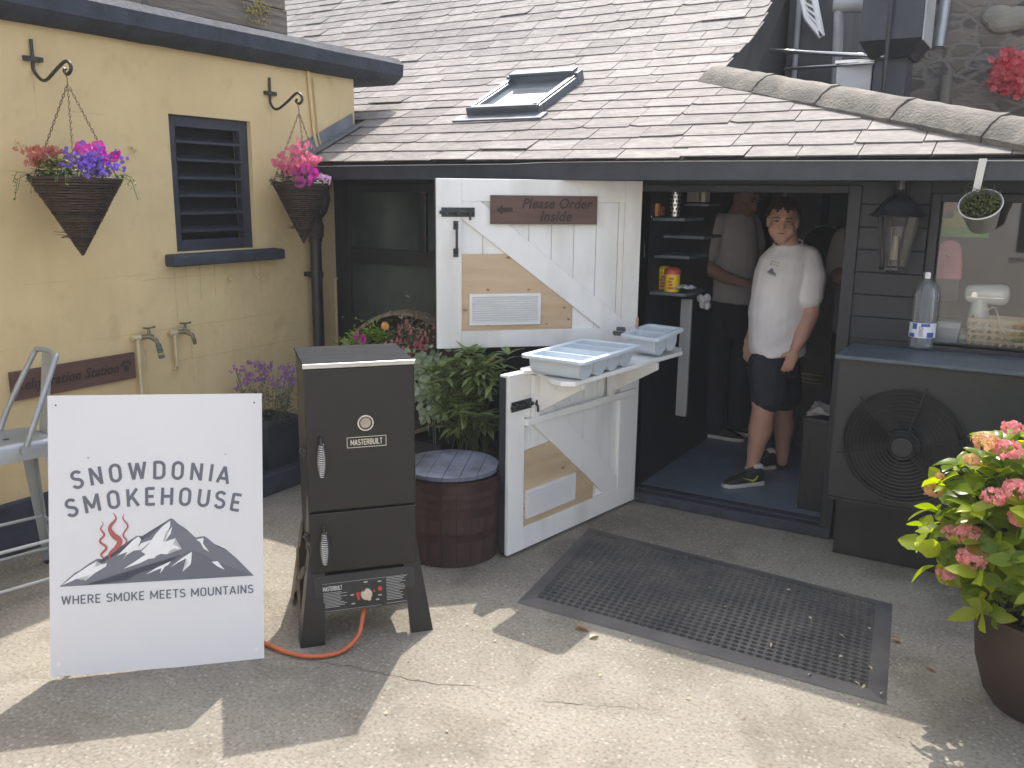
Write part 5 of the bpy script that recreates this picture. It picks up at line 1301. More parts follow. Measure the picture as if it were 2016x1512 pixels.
mb = MB(); mb.lathe([(.075, 0), (.088, .11), (.092, .115), (.088, .118)], 4, Matrix.Rotation(PI / 4, 4, 'Z')); mb.build('tub', M('pale_blue_plastic', (.38, .46, .52), r=.35), tb)
p = ony(1965, 650, 4.80)
cr = thing('plastic_crate', 'beige plastic crate with slotted sides behind the right end of the window', 'crate', (p.x + .03, 4.87, zS), R_(-4))
mb = MB(); cw, ch, cd = .30, .145, .16
NX, NZ = 9, 4
for i in range(NX + 1):
    x = -cw / 2 + i * cw / NX
    for s_ in range(NZ):
        z = .012 + s_ * (ch - .02) / NZ; h = (ch - .02) / NZ
        mb.prism([(x, z), (x + .010, z), (x + .024, z + h), (x + .014, z + h)], -cd / 2, -cd / 2 + .004, 'y')
for s_ in range(NZ + 1): z = s_ * (ch - .02) / NZ; mb.box((-cw / 2 - .004, -cd / 2 - .001, z), (cw / 2 + .03, -cd / 2 + .006, z + .011))
mb.box((-cw / 2 - .008, -cd / 2 - .008, ch - .014), (cw / 2 + .03, -cd / 2 + .008, ch)); mb.box((-cw / 2 - .004, -cd / 2 + .0065, 0), (-cw / 2, cd / 2, ch)); mb.box((-cw / 2, cd / 2 - .004, 0), (cw / 2 + .02, cd / 2, ch)); mb.box((-cw / 2, -cd / 2 + .0065, .001), (cw / 2 + .02, cd / 2 - .0045, .005))
mb.build('crate', M('beige_plastic', (.52, .43, .29), (.45, .37, .25), s=6, r=.45), cr)
mb = MB(); pts = [ony(a, b, 4.70 + .02 * i) for i, (a, b) in enumerate(((1940, 612), (1955, 606), (1962, 612), (1970, 640), (1985, 668), (2005, 682)))]
t = thing('cord', 'thin pale cord hanging in a curve against the beige crate', 'cord', pts[0]); ROOTS[t.name] = Vector(pts[0]); mb.tube(smooth_path([tuple(q) for q in pts], 5), .0028, 6); wb(mb, 'string', M('pale_string', (.6, .58, .5), r=.7), t)

# ------------------------------------------------------------------ inside the doorway
m_shelf = M('grey_blue_shelf', (.09, .11, .125), (.07, .085, .10), s=5, r=.45)
LX = HX + .02
def shelfpos(px, py): return onx(px, py, LX + .12)
for i, (x0_, y_, x1_) in enumerate(((1282, 431, 1348), (1308, 466, 1386), (1290, 505, 1356), (1272, 578, 1350))):
    a = ony(x0_, y_, 4.85); 
    d0 = (4.80, 4.98, 4.85, 4.80)[i]; a = ony((x0_ + x1_) / 2, y_, d0); b0 = ony(x0_, y_, d0).x; b1 = ony(x1_, y_, d0).x
    mb = MB(); mb.box((max(HX + .003, b0 - .05), d0, a.z - .012), (b1, d0 + .32, a.z + .006))
    wb(mb, 'wall_shelf', m_shelf, kb, bevel=.003)
mb = MB(); a = ony(1329, 818, 4.95); b = ony(1362, 590, 4.95); mb.box((a.x, 4.95, a.z), (b.x, 4.975, b.z))
wb(mb, 'shelf_post', M('pale_grey_timber', (.30, .30, .31), (.24, .24, .25), s=4, r=.55, stretch=(4, 4, .5)), kb, bevel=.004)
# utensil holder
p = ony(1328, 428, 4.93)
uh = thing('utensil_holder', 'perforated steel utensil holder standing on the top shelf inside the doorway', 'holder', (p.x, 4.93, p.z + .006))
mb = MB(); mb.lathe([(.030, 0), (.030, .15), (.0275, .15), (.0275, .004)], 20, cap=False); mb.build('cylinder', m_steel, uh, smooth=40)
mb = MB()
for r in range(6):
    for c in range(10):
        a = (c + (r % 2) * .5) * 2 * PI / 10; q = Vector((.0302 * math.cos(a), .0302 * math.sin(a), .02 + r * .022)); mb.disc(q, (math.cos(a), math.sin(a), 0), .0062, 8)
mb.build('hole', M('hole_black', (.01, .01, .01), r=.9), uh)['kind'] = 'stuff'
p = ony(1292, 428, 4.86); ob = thing('orange_box', 'small orange box beside the steel utensil holder on the top shelf', 'box', (p.x, 4.86, p.z + .006)); mb = MB(); mb.box((-.016, -.02, 0), (.016, .02, .072)); mb.build('box', M('orange_card', (.62, .26, .05), r=.5), ob, bevel=.003)
p = ony(1302, 425, 4.95); ob = thing('red_tin', 'small dull red round tin behind the orange box', 'tin', (p.x, 4.95, p.z + .003)); MB().lathe([(.022, 0), (.022, .045), (.018, .05), (0, .05)], 16).build('tin', M('dull_red', (.30, .06, .045), r=.5), ob, smooth=40)
for px, lb, cc_ in ((1366, 'grey steel box on the high shelf behind the utensil holder', (.22, .22, .21)), (1381, 'narrow pale packet at the end of the high shelf', (.42, .40, .34))):
    p = ony(px, 398, 5.1); o = thing('container', lb, 'container', (p.x, 5.1, p.z)); mb = MB(); w = .045 if px < 1370 else .02; mb.box((-w, 0, 0), (w, .09, .10)); mb.build('box', M('container_' + str(px), cc_, r=.5), o, bevel=.004)
mb = MB(); a = ony(1348, 401, 5.08); b = ony(1395, 401, 5.08); mb.box((a.x, 5.08, a.z - .012), (b.x, 5.30, a.z)); wb(mb, 'wall_shelf', m_shelf, kb)
pts = [onx(a, b, HX + .015) for a, b in ((1281, 358), (1276, 385), (1272, 415), (1272, 432), (1277, 437), (1283, 425))]
pts = [ony(a, b, 4.79) for a, b in ((1281, 358), (1276, 385), (1272, 415), (1272, 432), (1277, 437), (1283, 425))]
t = thing('cable_loop', 'thin white cable looped down inside the left door jamb', 'cable', pts[0]); ROOTS[t.name] = Vector(pts[0]); mb = MB(); mb.tube(smooth_path([tuple(q) for q in pts], 5), .0035, 6); wb(mb, 'cable', m_whitep, t)
pq = [ony(a, b, y_) for a, b, y_ in ((1268, 507, 4.70), (1288, 500, 4.95), (1287, 449, 4.95), (1269, 453, 4.70))]
t = thing('paper_notice', 'blank sheet of white paper pinned inside the left door jamb', 'paper', pq[0]); ROOTS[t.name] = Vector(pq[0]); mb = MB(); mb.add([Vector(q) for q in pq] + [Vector(q) - Vector((.003, 0, 0)) for q in pq], [(0, 1, 2, 3), (7, 6, 5, 4), (0, 4, 5, 1), (2, 6, 7, 3)]); wb(mb, 'sheet', M('white_paper', (.74, .74, .76), r=.7), t)
# yellow tubs
m_tub = M('yellow_label', (.72, .52, .02), (.66, .47, .02), s=5, r=.4); m_tubr = M('red_label_print', (.52, .06, .04), r=.45)
for px, py, d0, s_, lb in ((1322, 574, 4.88, 1.0, 'yellow tub with red lid rim and red print on the low shelf'), (1306, 570, 4.99, .95, 'yellow tub half hidden behind the red lidded tub')):
    p = ony(px, py, d0); o = thing('sauce_tub', lb, 'tub', (p.x, d0, p.z + .0), group='yellow tubs on the low shelf')
    MB().lathe([(.043 * s_, 0), (.045 * s_, .10)], 24).build('tub', m_tub, o, smooth=40)
    MB().lathe([(.0472 * s_, .101), (.0472 * s_, .122), (.043 * s_, .126), (.03 * s_, .138), (0, .138)], 24).build('lid', M('red_plastic_lid', (.45, .07, .05), r=.4) if s_ == 1 else m_tub, o, smooth=40)
    mb = MB()
    for k in range(4): mb.lathe([(.0456 * s_, .018 + k * .018), (.0456 * s_, .030 + k * .018)], 8, cap=False, a0=-1.7 + .1 * (k % 2), a1=-1.0 - .12 * (k % 3))
    mb.lathe([(.0456 * s_, .068), (.0456 * s_, .080)], 4, cap=False, a0=-2.5, a1=-2.25); mb.build('label_print', m_tubr, o)
p = ony(1350, 572, 4.87)
cl = thing('folded_cloth', 'crumpled white cloth on the low shelf beside the yellow tubs', 'cloth', (p.x, 4.87, p.z))
mb = MB(); vs = []; fs = []
for i in range(9):
    for j in range(9): vs.append((-.05 + i * .0125, -.045 + j * .011, .012 + rng.uniform(0, .022) * (1 if 0 < i < 8 and 0 < j < 8 else .3)))
fs = [(i * 9 + j, (i + 1) * 9 + j, (i + 1) * 9 + j + 1, i * 9 + j + 1) for i in range(8) for j in range(8)]; mb.add(vs, fs); mb.build('cloth', M('white_cloth', (.62, .63, .66), r=.9), cl, smooth=180)
p = ony(1386, 598, 5.02); pb = thing('paper_bundle', 'crumpled pale paper hanging beside the second worker', 'paper', (p.x, 5.02, p.z))
mb = MB()
for k in range(7): mb.ball((rng.uniform(-.025, .025), rng.uniform(-.02, .02), rng.uniform(-.04, .04)), (.022, .02, .026), 7, 5)
mb.build('paper', M('pale_paper', (.45, .45, .47), (.30, .30, .32), s=30, r=.8), pb)
# dark cabinet and round pan on the rear wall, oven shelf, waste box
rc = wthing('dark_cabinet', 'tall black kitchen cabinet with gold edged drawer behind the workers', 'cabinet', (-1.2, 6.5, .05))
mb = MB(); mb.box((-1.38, 6.2, .051), (-.62, 6.9, 1.56)); wb(mb, 'body', m_black, rc, bevel=.006)
a = ony(1572, 735, 6.18)
mb = MB()
for dz in (0, .03, .055): mb.box((a.x - .05, 6.17, a.z - dz), (a.x + .16, 6.199, a.z - dz + .006))
wb(mb, 'gold_rail', M('dull_gold_rail', (.42, .32, .13), r=.35, metal=.6), rc)
a = ony(1622, 490, 6.15)
pn_ = wthing('round_pan', 'round black pan with pale rim hanging on the dark cabinet', 'pan', (a.x, 6.18, a.z))
Mp = Matrix.Translation((a.x, 6.16, a.z)) @ Matrix.Rotation(PI / 2, 4, 'X')
mb = MB(); mb.lathe([(.0001, -.02), (.13, -.02), (.145, .01)], 28, Mp); wb(mb, 'dish', M('burnt_pan', (.012, .012, .013), r=.8, spec=.2), pn_, smooth=40)
mb = MB(); mb.lathe([(.143, .008), (.149, .014), (.155, .008), (.149, .002), (.143, .008)], 28, Mp, cap=False); wb(mb, 'rim', M('dull_steel_rim', (.16, .17, .17), r=.4), pn_, smooth=60)
a0 = onz(1560, 1002, .05); a1 = onz(1640, 1008, .05)
bxx = thing('waste_box', 'black plastic box bin with crumpled paper on top beside the man', 'bin', ((a0.x + a1.x) / 2 + .02, a0.y + .12, .05))
bw2 = (a1.x - a0.x) * 1.0
mb = MB(); mb.box((-bw2 / 2, -.10, .001), (bw2 / 2, .2, .50)); mb.box((-bw2 / 2 - .008, -.108, .50), (bw2 / 2 + .008, .208, .525)); mb.box((-bw2 / 2 + .035, -.106, .04), (bw2 / 2 - .02, -.1005, .42)); mb.build('bin', m_blackplastic, bxx, bevel=.005)
mb = MB()
for k in range(16): mb.add([(rng.uniform(-.11, .10), rng.uniform(-.08, .1), .526 + rng.uniform(0, .07)) for _ in range(4)], [(0, 1, 2), (0, 2, 3), (0, 3, 1), (1, 3, 2)])
mb.build('crumpled_paper', M('dim_paper', (.36, .34, .32), (.22, .2, .19), s=20, r=.8), bxx)
# ------------------------------------------------------------------ wall brackets and wicker cone baskets
m_wick = M('dark_brown_wicker', (.050, .030, .022), (.028, .018, .014), s=40, r=.7, isl=.45, bump=.3, bs=150)
m_chain = M('dull_brass_chain', (.20, .15, .09), (.13, .10, .065), s=60, r=.5, metal=.5)
def bracket(pix, Y, label):
    pts = [ony(a, b, Y) for a, b in pix]
    for i in (0, 1, 2): pts[i].x = WX + .010
    t = wthing('basket_bracket', label, 'bracket', (WX, Y, pts[0].z), group='scrolled iron brackets on the yellow wall')
    mb = MB(); mb.tube(smooth_path([tuple(p) for p in pts], 5), .008, 8); wb(mb, 'arm', m_iron, t, smooth=60)
    zc = pts[1].z; mb = MB(); mb.box((WX + .0185, Y - .045, zc - .011), (WX + .023, Y + .045, zc + .011))
    mb.box((WX + .001, Y - .045, zc - .011), (WX + .018, Y - .012, zc + .011)); mb.box((WX + .001, Y + .012, zc - .011), (WX + .018, Y + .045, zc + .011))
    for s_ in (-.03, .03): mb.cyl((WX + .023, Y + s_, zc), (WX + .026, Y + s_, zc), .006, n=8)
    wb(mb, 'fixing_strap', m_iron, t)
    return pts
bp1 = bracket([(60, 77), (66, 116), (72, 138), (80, 156), (92, 157), (108, 140), (126, 122), (136, 123), (140, 135), (134, 146), (127, 141), (128, 134)], 2.60, 'scrolled black iron bracket holding the left flower basket')
bp2 = bracket([(528, 153), (530, 184), (533, 202), (540, 214), (550, 213), (565, 201), (583, 184), (592, 187), (595, 196), (590, 204), (583, 200), (586, 194)], 4.09, 'scrolled black iron bracket holding the right flower basket')
def cone_basket(top, rimz, tipz, R, label, rotx=0.0):
    """top = hook point; basket centred under it"""
    t = wthing('hanging_basket', label, 'hanging basket', (top.x, top.y, tipz), group='wicker cone baskets of flowers')
    c = Vector((top.x, top.y, rimz)); H = rimz - tipz
    mb = MB(); n = 30
    for i in range(n):
        f = 1 - (i + .3) / n; r = R * f; z = rimz - H * (1 - f); pts = []
        for k in range(26):
            a = 2 * PI * k / 26; w = .004 * math.sin(k * PI + i * PI) ; pts.append((c.x + (r + w + rng.uniform(-.002, .002)) * math.cos(a), c.y + (r + w + rng.uniform(-.002, .002)) * math.sin(a), z + rng.uniform(-.002, .002)))
        mb.tube(pts, .0075 if f > .12 else .006, 5, closed=True)
    for k in range(13):
        a = 2 * PI * k / 13; mb.tube([(c.x + R * 1.01 * math.cos(a), c.y + R * 1.01 * math.sin(a), rimz + .012), (c.x, c.y, tipz)], .006, 4)
    for k in range(8):
        a = rng.uniform(3.4, 5.2); zz = tipz + H * rng.uniform(.22, .3); r = R * (zz - tipz) / H; p = Vector((c.x + r * math.cos(a), c.y + r * math.sin(a), zz)); d = Vector((math.cos(a) * .5 - .4, math.sin(a) - .5, rng.uniform(-.3, .3))).normalized(); mb.tube([p, p + d * rng.uniform(.03, .06)], .0012, 4)
    wb(mb, 'wicker_cone', m_wick, t)
    mb = MB(); mb.cur = 0; mb.lathe([(.002, tipz + .02), (R * .93, rimz - .02), (.001, rimz - .012)], 20, Matrix.Translation((c.x, c.y, 0))); wb(mb, 'liner', m_soil, t)
    ends = []
    for a in (R_(205), R_(325), R_(85)):
        e = c + Vector((R * 1.02 * math.cos(a), R * 1.02 * math.sin(a), .005)); ends.append(e)
        s0 = top - Vector((0, 0, .055)); mb = MB(); L = (e - s0).length; k = int(L / .016); d = (e - s0).normalized(); u = d.orthogonal().normalized(); w = d.cross(u)
        for i in range(k):
            q = s0 + d * (i + .5) * L / k; uu, ww = (u, w) if i % 2 else (w, u)
            mb.tube([q + d * (.0105 * math.cos(b)) + uu * (.0048 * math.sin(b)) for b in [j * PI / 4 for j in range(8)]], .0017, 4, closed=True)
        wb(mb, 'chain', m_chain, t)
    mb = MB(); mb.tube([top + Vector((0, .004, .012)), top + Vector((0, -.01, .008)), top + Vector((0, -.010, -.01)), top - Vector((0, 0, .03)), top - Vector((0, 0, .06))], .0025, 6); wb(mb, 'hook', m_chain, t)
    return t, c
def foliage(mb, c, rad, n, L, Wd, up=.4, flat=1.0):
    c = Vector(c)
    for i in range(n):
        d = Vector((rng.gauss(0, 1), rng.gauss(0, 1), rng.gauss(0, 1))).normalized(); r = rng.uniform(.45, 1.0)
        p = c + Vector((d.x * rad[0], d.y * rad[1], d.z * rad[2])) * r
        dd = Vector((d.x + rng.gauss(0, .5), d.y + rng.gauss(0, .5), d.z * flat + up * rng.uniform(-.6, 1)))
        l_ = L * rng.uniform(.65, 1.25); mb.leaf(p, dd, d + Vector((0, 0, .8)), l_, Wd * rng.uniform(.7, 1.2), rng.uniform(.05, .4))
def floret(mb, p, nrm, r, petals=5):
    nrm = Vector(nrm).normalized(); u = nrm.orthogonal().normalized(); w = nrm.cross(u); p = Vector(p); a0 = rng.uniform(0, 6)
    for k in range(petals):
        a = a0 + 2 * PI * k / petals; d = u * math.cos(a) + w * math.sin(a); s_ = nrm.cross(d)
        mb.add([p, p + d * r * .6 - s_ * r * .45 + nrm * r * .15, p + d * r + nrm * r * .05, p + d * r * .6 + s_ * r * .45 + nrm * r * .15], [(0, 1, 2, 3)])
def trumpet(mb, p, nrm, r):
    nrm = Vector(nrm).normalized(); q = nrm.to_track_quat('Z', 'Y').to_matrix().to_4x4(); n_ = 15
    prof = [(r * .12, -r * .7), (r * .3, -r * .2), (r * .85, 0), (r * 1.0, -.06 * r)]
    vs = []; fs = []
    for i, (rr, z) in enumerate(prof):
        for k in range(n_):
            a = 2 * PI * k / n_; f = 1 + (.07 * math.cos(5 * a) if i > 1 else 0); vs.append((rr * f * math.cos(a), rr * f * math.sin(a), z + (r * .1 * math.cos(5 * a + 1) if i == 3 else 0)))
        if i: fs += [((i - 1) * n_ + k, (i - 1) * n_ + (k + 1) % n_, i * n_ + (k + 1) % n_, i * n_ + k) for k in range(n_)]
    mb.add(vs, fs, Matrix.Translation(Vector(p)) @ q)
g_mid = leafmat('garden_leaf_green', (.05, .10, .02), (.15, .22, .05), .35)
g_grey = leafmat('grey_green_leaf', (.06, .08, .045), (.13, .15, .09), .3)
f_mag = leafmat('magenta_petal', (.38, .03, .24), (.52, .09, .34), .4, .5)
f_pink = leafmat('pink_petal', (.62, .17, .26), (.72, .30, .36), .4, .5)
f_blue = leafmat('violet_blue_petal', (.15, .09, .42), (.25, .15, .50), .4, .5)
f_purp = leafmat('dark_purple_petal', (.18, .02, .16), (.28, .05, .22), .4, .5)
f_dusk = leafmat('dusky_pink_petal', (.50, .16, .16), (.42, .20, .12), .4, .5)
f_red = leafmat('fuchsia_red_petal', (.46, .12, .14), (.60, .30, .28), .4, .5)

top1 = ony(131, 140, 2.60)
hb1, c1 = cone_basket(top1, 1.80, 1.445, .200, 'wicker cone basket of violet blue and dusky pink flowers, nearer of the two')
rt = Vector((.858, .514, 0)); aw = Vector((-.51, .86, 0))
def at(c, r, a, z): return c + rt * r - aw * a + Vector((0, 0, z))
mb = MB(); foliage(mb, c1 + Vector((0, 0, .035)), (.17, .17, .05), 260, .045, .016); foliage(mb, at(c1, -.03, .12, .03), (.10, .05, .05), 120, .04, .016)
for k in range(16):
    a = rng.uniform(0, 6.28); p = c1 + Vector((.19 * math.cos(a), .19 * math.sin(a), .015)); q = p + Vector((.05 * math.cos(a), .05 * math.sin(a), rng.uniform(-.03, .02))); e_ = q + Vector((.02 * math.cos(a), .02 * math.sin(a), -rng.uniform(.03, .11)))
    mb.tube([p, q, e_], .0014, 4)
    for t in (.3, .6, .9): mb.leaf(q.lerp(e_, t), (rng.gauss(0, 1), rng.gauss(0, 1), -.3), (0, 0, 1), .022, .010)
wb(mb, 'foliage', g_mid, hb1)
mb = MB()
for i in range(150):
    p = at(c1, rng.gauss(-.115, .05), rng.uniform(-.05, .14), rng.uniform(.05, .135)); floret(mb, p, (rng.gauss(0, .6), -1, rng.gauss(.3, .6)), .016, 4)
wb(mb, 'dusky_pink_flowers', f_dusk, hb1)
mb = MB()
for i in range(230):
    p = at(c1, .115 + rng.gauss(0, .05), rng.uniform(-.04, .16), .065 + rng.gauss(0, .035)); floret(mb, p, (rng.gauss(.3, .5), -1, rng.gauss(.4, .5)), .012, 5)
wb(mb, 'violet_flowers', f_blue, hb1)
mb = MB()
for r, a, z in ((.06, .06, .135), (.10, .10, .125), (.155, .08, .115), (.185, .11, .085), (.12, .02, .14), (.20, .03, .10)): trumpet(mb, at(c1, r, a, z), (.4 + rng.gauss(0, .3), -1, .5 + rng.gauss(0, .2)), .036)
wb(mb, 'magenta_flowers', f_mag, hb1)

top2 = ony(588, 203, 4.09)
hb2, c2 = cone_basket(top2, 1.80, 1.44, .172, 'wicker cone basket of pink flower spikes and magenta blooms beside the downpipe')
mb = MB(); foliage(mb, c2 + Vector((0, 0, .02)), (.15, .15, .05), 200, .04, .014); foliage(mb, at(c2, -.10, .08, .01), (.08, .05, .04), 90, .035, .012); wb(mb, 'foliage', g_grey, hb2)
mb = MB()
for (x0, z0_), (x1, z1_) in (((-.05, .05), (-.17, .14)), ((-.03, .05), (-.12, .18)), ((0, .08), (-.06, .24)), ((.0, .08), (0, .25)), ((.02, .08), (.06, .23)), ((.03, .08), (.12, .15)), ((-.06, .03), (-.09, .12)), ((.05, .09), (.09, .18))):
    for i in range(26):
        t = rng.random(); p = at(c2, x0 + (x1 - x0) * t + rng.gauss(0, .014), rng.uniform(-.02, .12), z0_ + (z1_ - z0_) * t + rng.gauss(0, .01)); floret(mb, p, (rng.gauss(0, .6), -1, rng.gauss(.2, .5)), .016, 5)
wb(mb, 'pink_flower_spikes', f_pink, hb2)
mb = MB()
for r, a, z in ((.03, .17, .005), (.085, .17, .015), (.10, .12, .055), (.0, .10, .075), (.05, .12, .085)): trumpet(mb, at(c2, r, a, z), (.3 + rng.gauss(0, .2), -1, .25), .036)
wb(mb, 'magenta_flowers', f_mag, hb2)
mb = MB()
for i in range(22): floret(mb, at(c2, rng.uniform(.11, .19), rng.uniform(.0, .1), rng.uniform(-.01, .05)), (rng.gauss(0, .6), -1, .3), .012)
wb(mb, 'lilac_flowers', leafmat('lilac_petal', (.45, .26, .48), (.60, .42, .58), .4), hb2)

# ------------------------------------------------------------------ taps, wall sign
m_pipe = MATS['cream_pipe_paint']
def tap(px, py, label, ext):
    p = onx(px, py, WX + .07)
    t = wthing('garden_tap', label, 'tap', (WX, p.y, p.z), group='brass taps on the yellow wall')
    Y, Z = p.y, p.z
    mb = MB(); mb.tube([(WX + .004, Y - .045, Z), (WX + .03, Y - .045, Z)], .014, 10); mb.tube([(WX + .03, Y - .06, Z), (WX + .03, Y - .005, Z)], .013, 10); mb.tube([(WX + .03, Y - .03, Z), (WX + .03, Y - .03, Z - .19 if not ext else Z - .7)], .010, 10)
    if not ext: mb.tube([(WX + .03, Y - .03, Z - .19), (WX + .022, Y - .03, Z - .205), (WX + .0, Y - .03, Z - .21)], .011, 10)
    wb(mb, 'supply_pipe', m_pipe, t, smooth=50)
    mb = MB(); mb.tube([(WX + .03, Y - .01, Z), (WX + .05, Y + .015, Z + .003), (WX + .075, Y + .035, Z + .002)], .013, 10); mb.tube([(WX + .06, Y + .022, Z), (WX + .085, Y + .045, Z - .018), (WX + .09, Y + .05, Z - .045)], [.013, .012, .010], 10)
    mb.cyl((WX + .055, Y + .02, Z + .005), (WX + .055, Y + .025, Z + .045), .011, .007); mb.tube([(WX + .055, Y - .003, Z + .052), (WX + .055, Y + .025, Z + .048), (WX + .057, Y + .055, Z + .050)], .005, 8); mb.ball((WX + .055, Y - .006, Z + .053), .007); mb.ball((WX + .057, Y + .058, Z + .051), .007)
    wb(mb, 'brass_body', m_brass, t, smooth=50)
    mb = MB(); a = (WX + .09, Y + .05, Z - .040)
    if ext:
        mb.cyl(a, (a[0], a[1] + .006, Z - .062), .015); mb.cyl((a[0], a[1] + .007, Z - .066), (a[0], a[1] + .012, Z - .088), .016); mb.cyl((a[0], a[1] + .0135, Z - .096), (a[0], a[1] + .018, Z - .118), .017)
        wb(mb, 'hose_connector', M('grey_green_plastic', (.12, .17, .15), r=.45), t, smooth=40)
        mb = MB(); mb.cyl((a[0], a[1] + .012, Z - .0885), (a[0], a[1] + .0134, Z - .0955), .0155); wb(mb, 'yellow_ring', M('yellow_plastic', (.55, .50, .08), r=.4), t, smooth=40)
    else:
        mb.cyl(a, (a[0], a[1] + .004, Z - .07), .012, .010); wb(mb, 'nozzle', M('verdigris_brass', (.10, .16, .14), (.15, .13, .08), s=50, r=.55, metal=.4), t, smooth=40)
tap(290, 665, 'brass garden tap with green hose connector and long cream pipe, left of two', True)
tap(362, 655, 'brass garden tap with bare nozzle and short cream pipe, right of two', False)
sq = [onx(a, b, WX + .02) for a, b in ((20, 740), (264, 688), (269, 742), (27, 793))]
y0_, y1_ = (sq[0].y + sq[3].y) / 2, (sq[1].y + sq[2].y) / 2; z0_, z1_ = (sq[2].z + sq[3].z) / 2, (sq[0].z + sq[1].z) / 2
rs = wthing('rehydration_sign', 'brown wooden wall sign lettered Rehydration Station with a paw print below the taps', 'sign', (WX, (y0_ + y1_) / 2, z0_))
mb = MB(); mb.box((WX + .001, y0_, z0_), (WX + .02, y1_, z1_)); wb(mb, 'board', m_signwood, rs, bevel=.002)
FS = Matrix.Translation((WX + .0205, (y0_ + y1_) / 2, (z0_ + z1_) / 2)) @ Matrix.Rotation(PI / 2, 4, 'Z')
vs, fs = text_geo('Rehydration Station', .072, .0014, .3, .90, 1.06)
mb = FMB(FS); mb.add(vs, fs, Matrix.Translation((-.045, -.0012, 0))); wb(mb, 'lettering', m_burnt, rs)
mb = FMB(FS); px_ = .28
for dx, dz, r in ((0, -.008, .017), (-.024, .014, .0085), (-.009, .026, .009), (.010, .026, .009), (.025, .014, .0085)): mb.add([(px_ + dx + r * math.cos(a * PI / 6), -.0014, dz + r * 1.1 * math.sin(a * PI / 6)) for a in range(12)], [tuple(range(12))])
wb(mb, 'paw_print', m_burnt, rs)

# ------------------------------------------------------------------ metal bar stool
m_stool = M('blue_grey_galvanised', (.40, .43, .45), (.30, .325, .345), s=5, r=.38, metal=.35, rv=.1)
st_ = thing('metal_stool', 'galvanised grey metal bar stool with low tube back standing at the yellow wall', 'stool', (-3.80, 2.08, 0), R_(78))
sh, hw = .690, .142
mb = MB()
prof_ = lambda k, z: [(s1_ * k, s2_ * k, z) for s1_, s2_ in ((1, 1), (-1, 1), (-1, -1), (1, -1))]
def rsq(k, z, r=.05, n=5):
    o = []
    for q, (a, b) in enumerate(((1, 1), (-1, 1), (-1, -1), (1, -1))):
        for i in range(n + 1): t = q * PI / 2 + i * PI / 2 / n; o.append((a * (k - r) + r * math.cos(t), b * (k - r) + r * math.sin(t), z))
    return o
rings = [rsq(hw + .012, sh - .075), rsq(hw + .012, sh - .02), rsq(hw + .004, sh - .004), rsq(hw - .015, sh), rsq(hw - .06, sh - .008), rsq(.02, sh - .010, .015)]
k = 24; vs = [p for r in rings for p in r]; fs = [(i * k + j, i * k + (j + 1) % k, (i + 1) * k + (j + 1) % k, (i + 1) * k + j) for i in range(5) for j in range(k)] + [tuple(5 * k + j for j in range(k))]
mb.add(vs, fs); mb.build('seat', m_stool, st_, smooth=50)
mb = MB(); mb.cyl((0, 0, sh - .0095), (0, 0, sh - .0085), .014); mb.build('seat_hole', m_black, st_)
for a, b in ((1, 1), (1, -1), (-1, 1), (-1, -1)):
    mb = MB(); t0, t1 = hw + .008, hw + .050; w = .055
    for s1_, s2_ in ((1, 0), (0, 1)):
        v0 = (a * t0, b * t0, sh - .05); v1 = (a * (t0 - (w if s1_ else 0)), b * (t0 - (w if s2_ else 0)), sh - .05); v2 = (a * (t1 - (w * .5 if s1_ else 0)), b * (t1 - (w * .5 if s2_ else 0)), .006); v3 = (a * t1, b * t1, .006)
        n_ = Vector((0, b, 0)) if s1_ else Vector((a, 0, 0)); q = [Vector(v) for v in (v0, v1, v2, v3)]
        mb.add(q + [v - n_ * .003 for v in q], [(0, 1, 2, 3), (7, 6, 5, 4), (0, 4, 5, 1), (1, 5, 6, 2), (2, 6, 7, 3), (3, 7, 4, 0)])
    mb.build('leg', m_stool, st_); mb = MB(); mb.cbox((a * (t1 - .012), b * (t1 - .012), .005), (.035, .035, .009)); mb.build('rubber_foot', m_blackplastic, st_)
for z, kk in ((.24, hw + .030), (.07, hw + .042)):
    mb = MB(); mb.tube([(kk, kk, z), (-kk, kk, z), (-kk, -kk, z), (kk, -kk, z)], .008, 8, closed=True); mb.build('foot_rail', M('pale_steel_rail', (.55, .58, .60), r=.35, metal=.5), st_)
mb = MB(); bt = [(.02, -hw - .022, sh - .03), (.07, -hw - .020, sh + .09), (.185, -hw + .02, sh + .325), (.20, -hw + .045, sh + .352), (.205, 0, sh + .36), (.20, hw - .045, sh + .352), (.185, hw - .02, sh + .325), (.07, hw + .020, sh + .09), (.02, hw + .022, sh - .03)]
mb.tube(smooth_path(bt, 5), .0125, 10)
for s_ in (-1, 1): mb.cyl((.02, s_ * (hw + .012), sh - .03), (.02, s_ * (hw + .042), sh - .03), .022)
mb.build('back_tube', m_stool, st_, smooth=60)
mb = MB(); vs = []; fs = []
for i in range(6):
    t = i / 5; x = .150 + .052 * t; z = sh - .03 + t * .38; w = .045 + .012 * t
    vs += [(x, -w, z), (x, w, z), (x + .003, w, z), (x + .003, -w, z)]
    if i: o = 4 * i; fs += [(o - 4 + j, o - 4 + (j + 1) % 4, o + (j + 1) % 4, o + j) for j in range(4)]
mb.add(vs, fs); mb.build('back_splat', m_stool, st_)

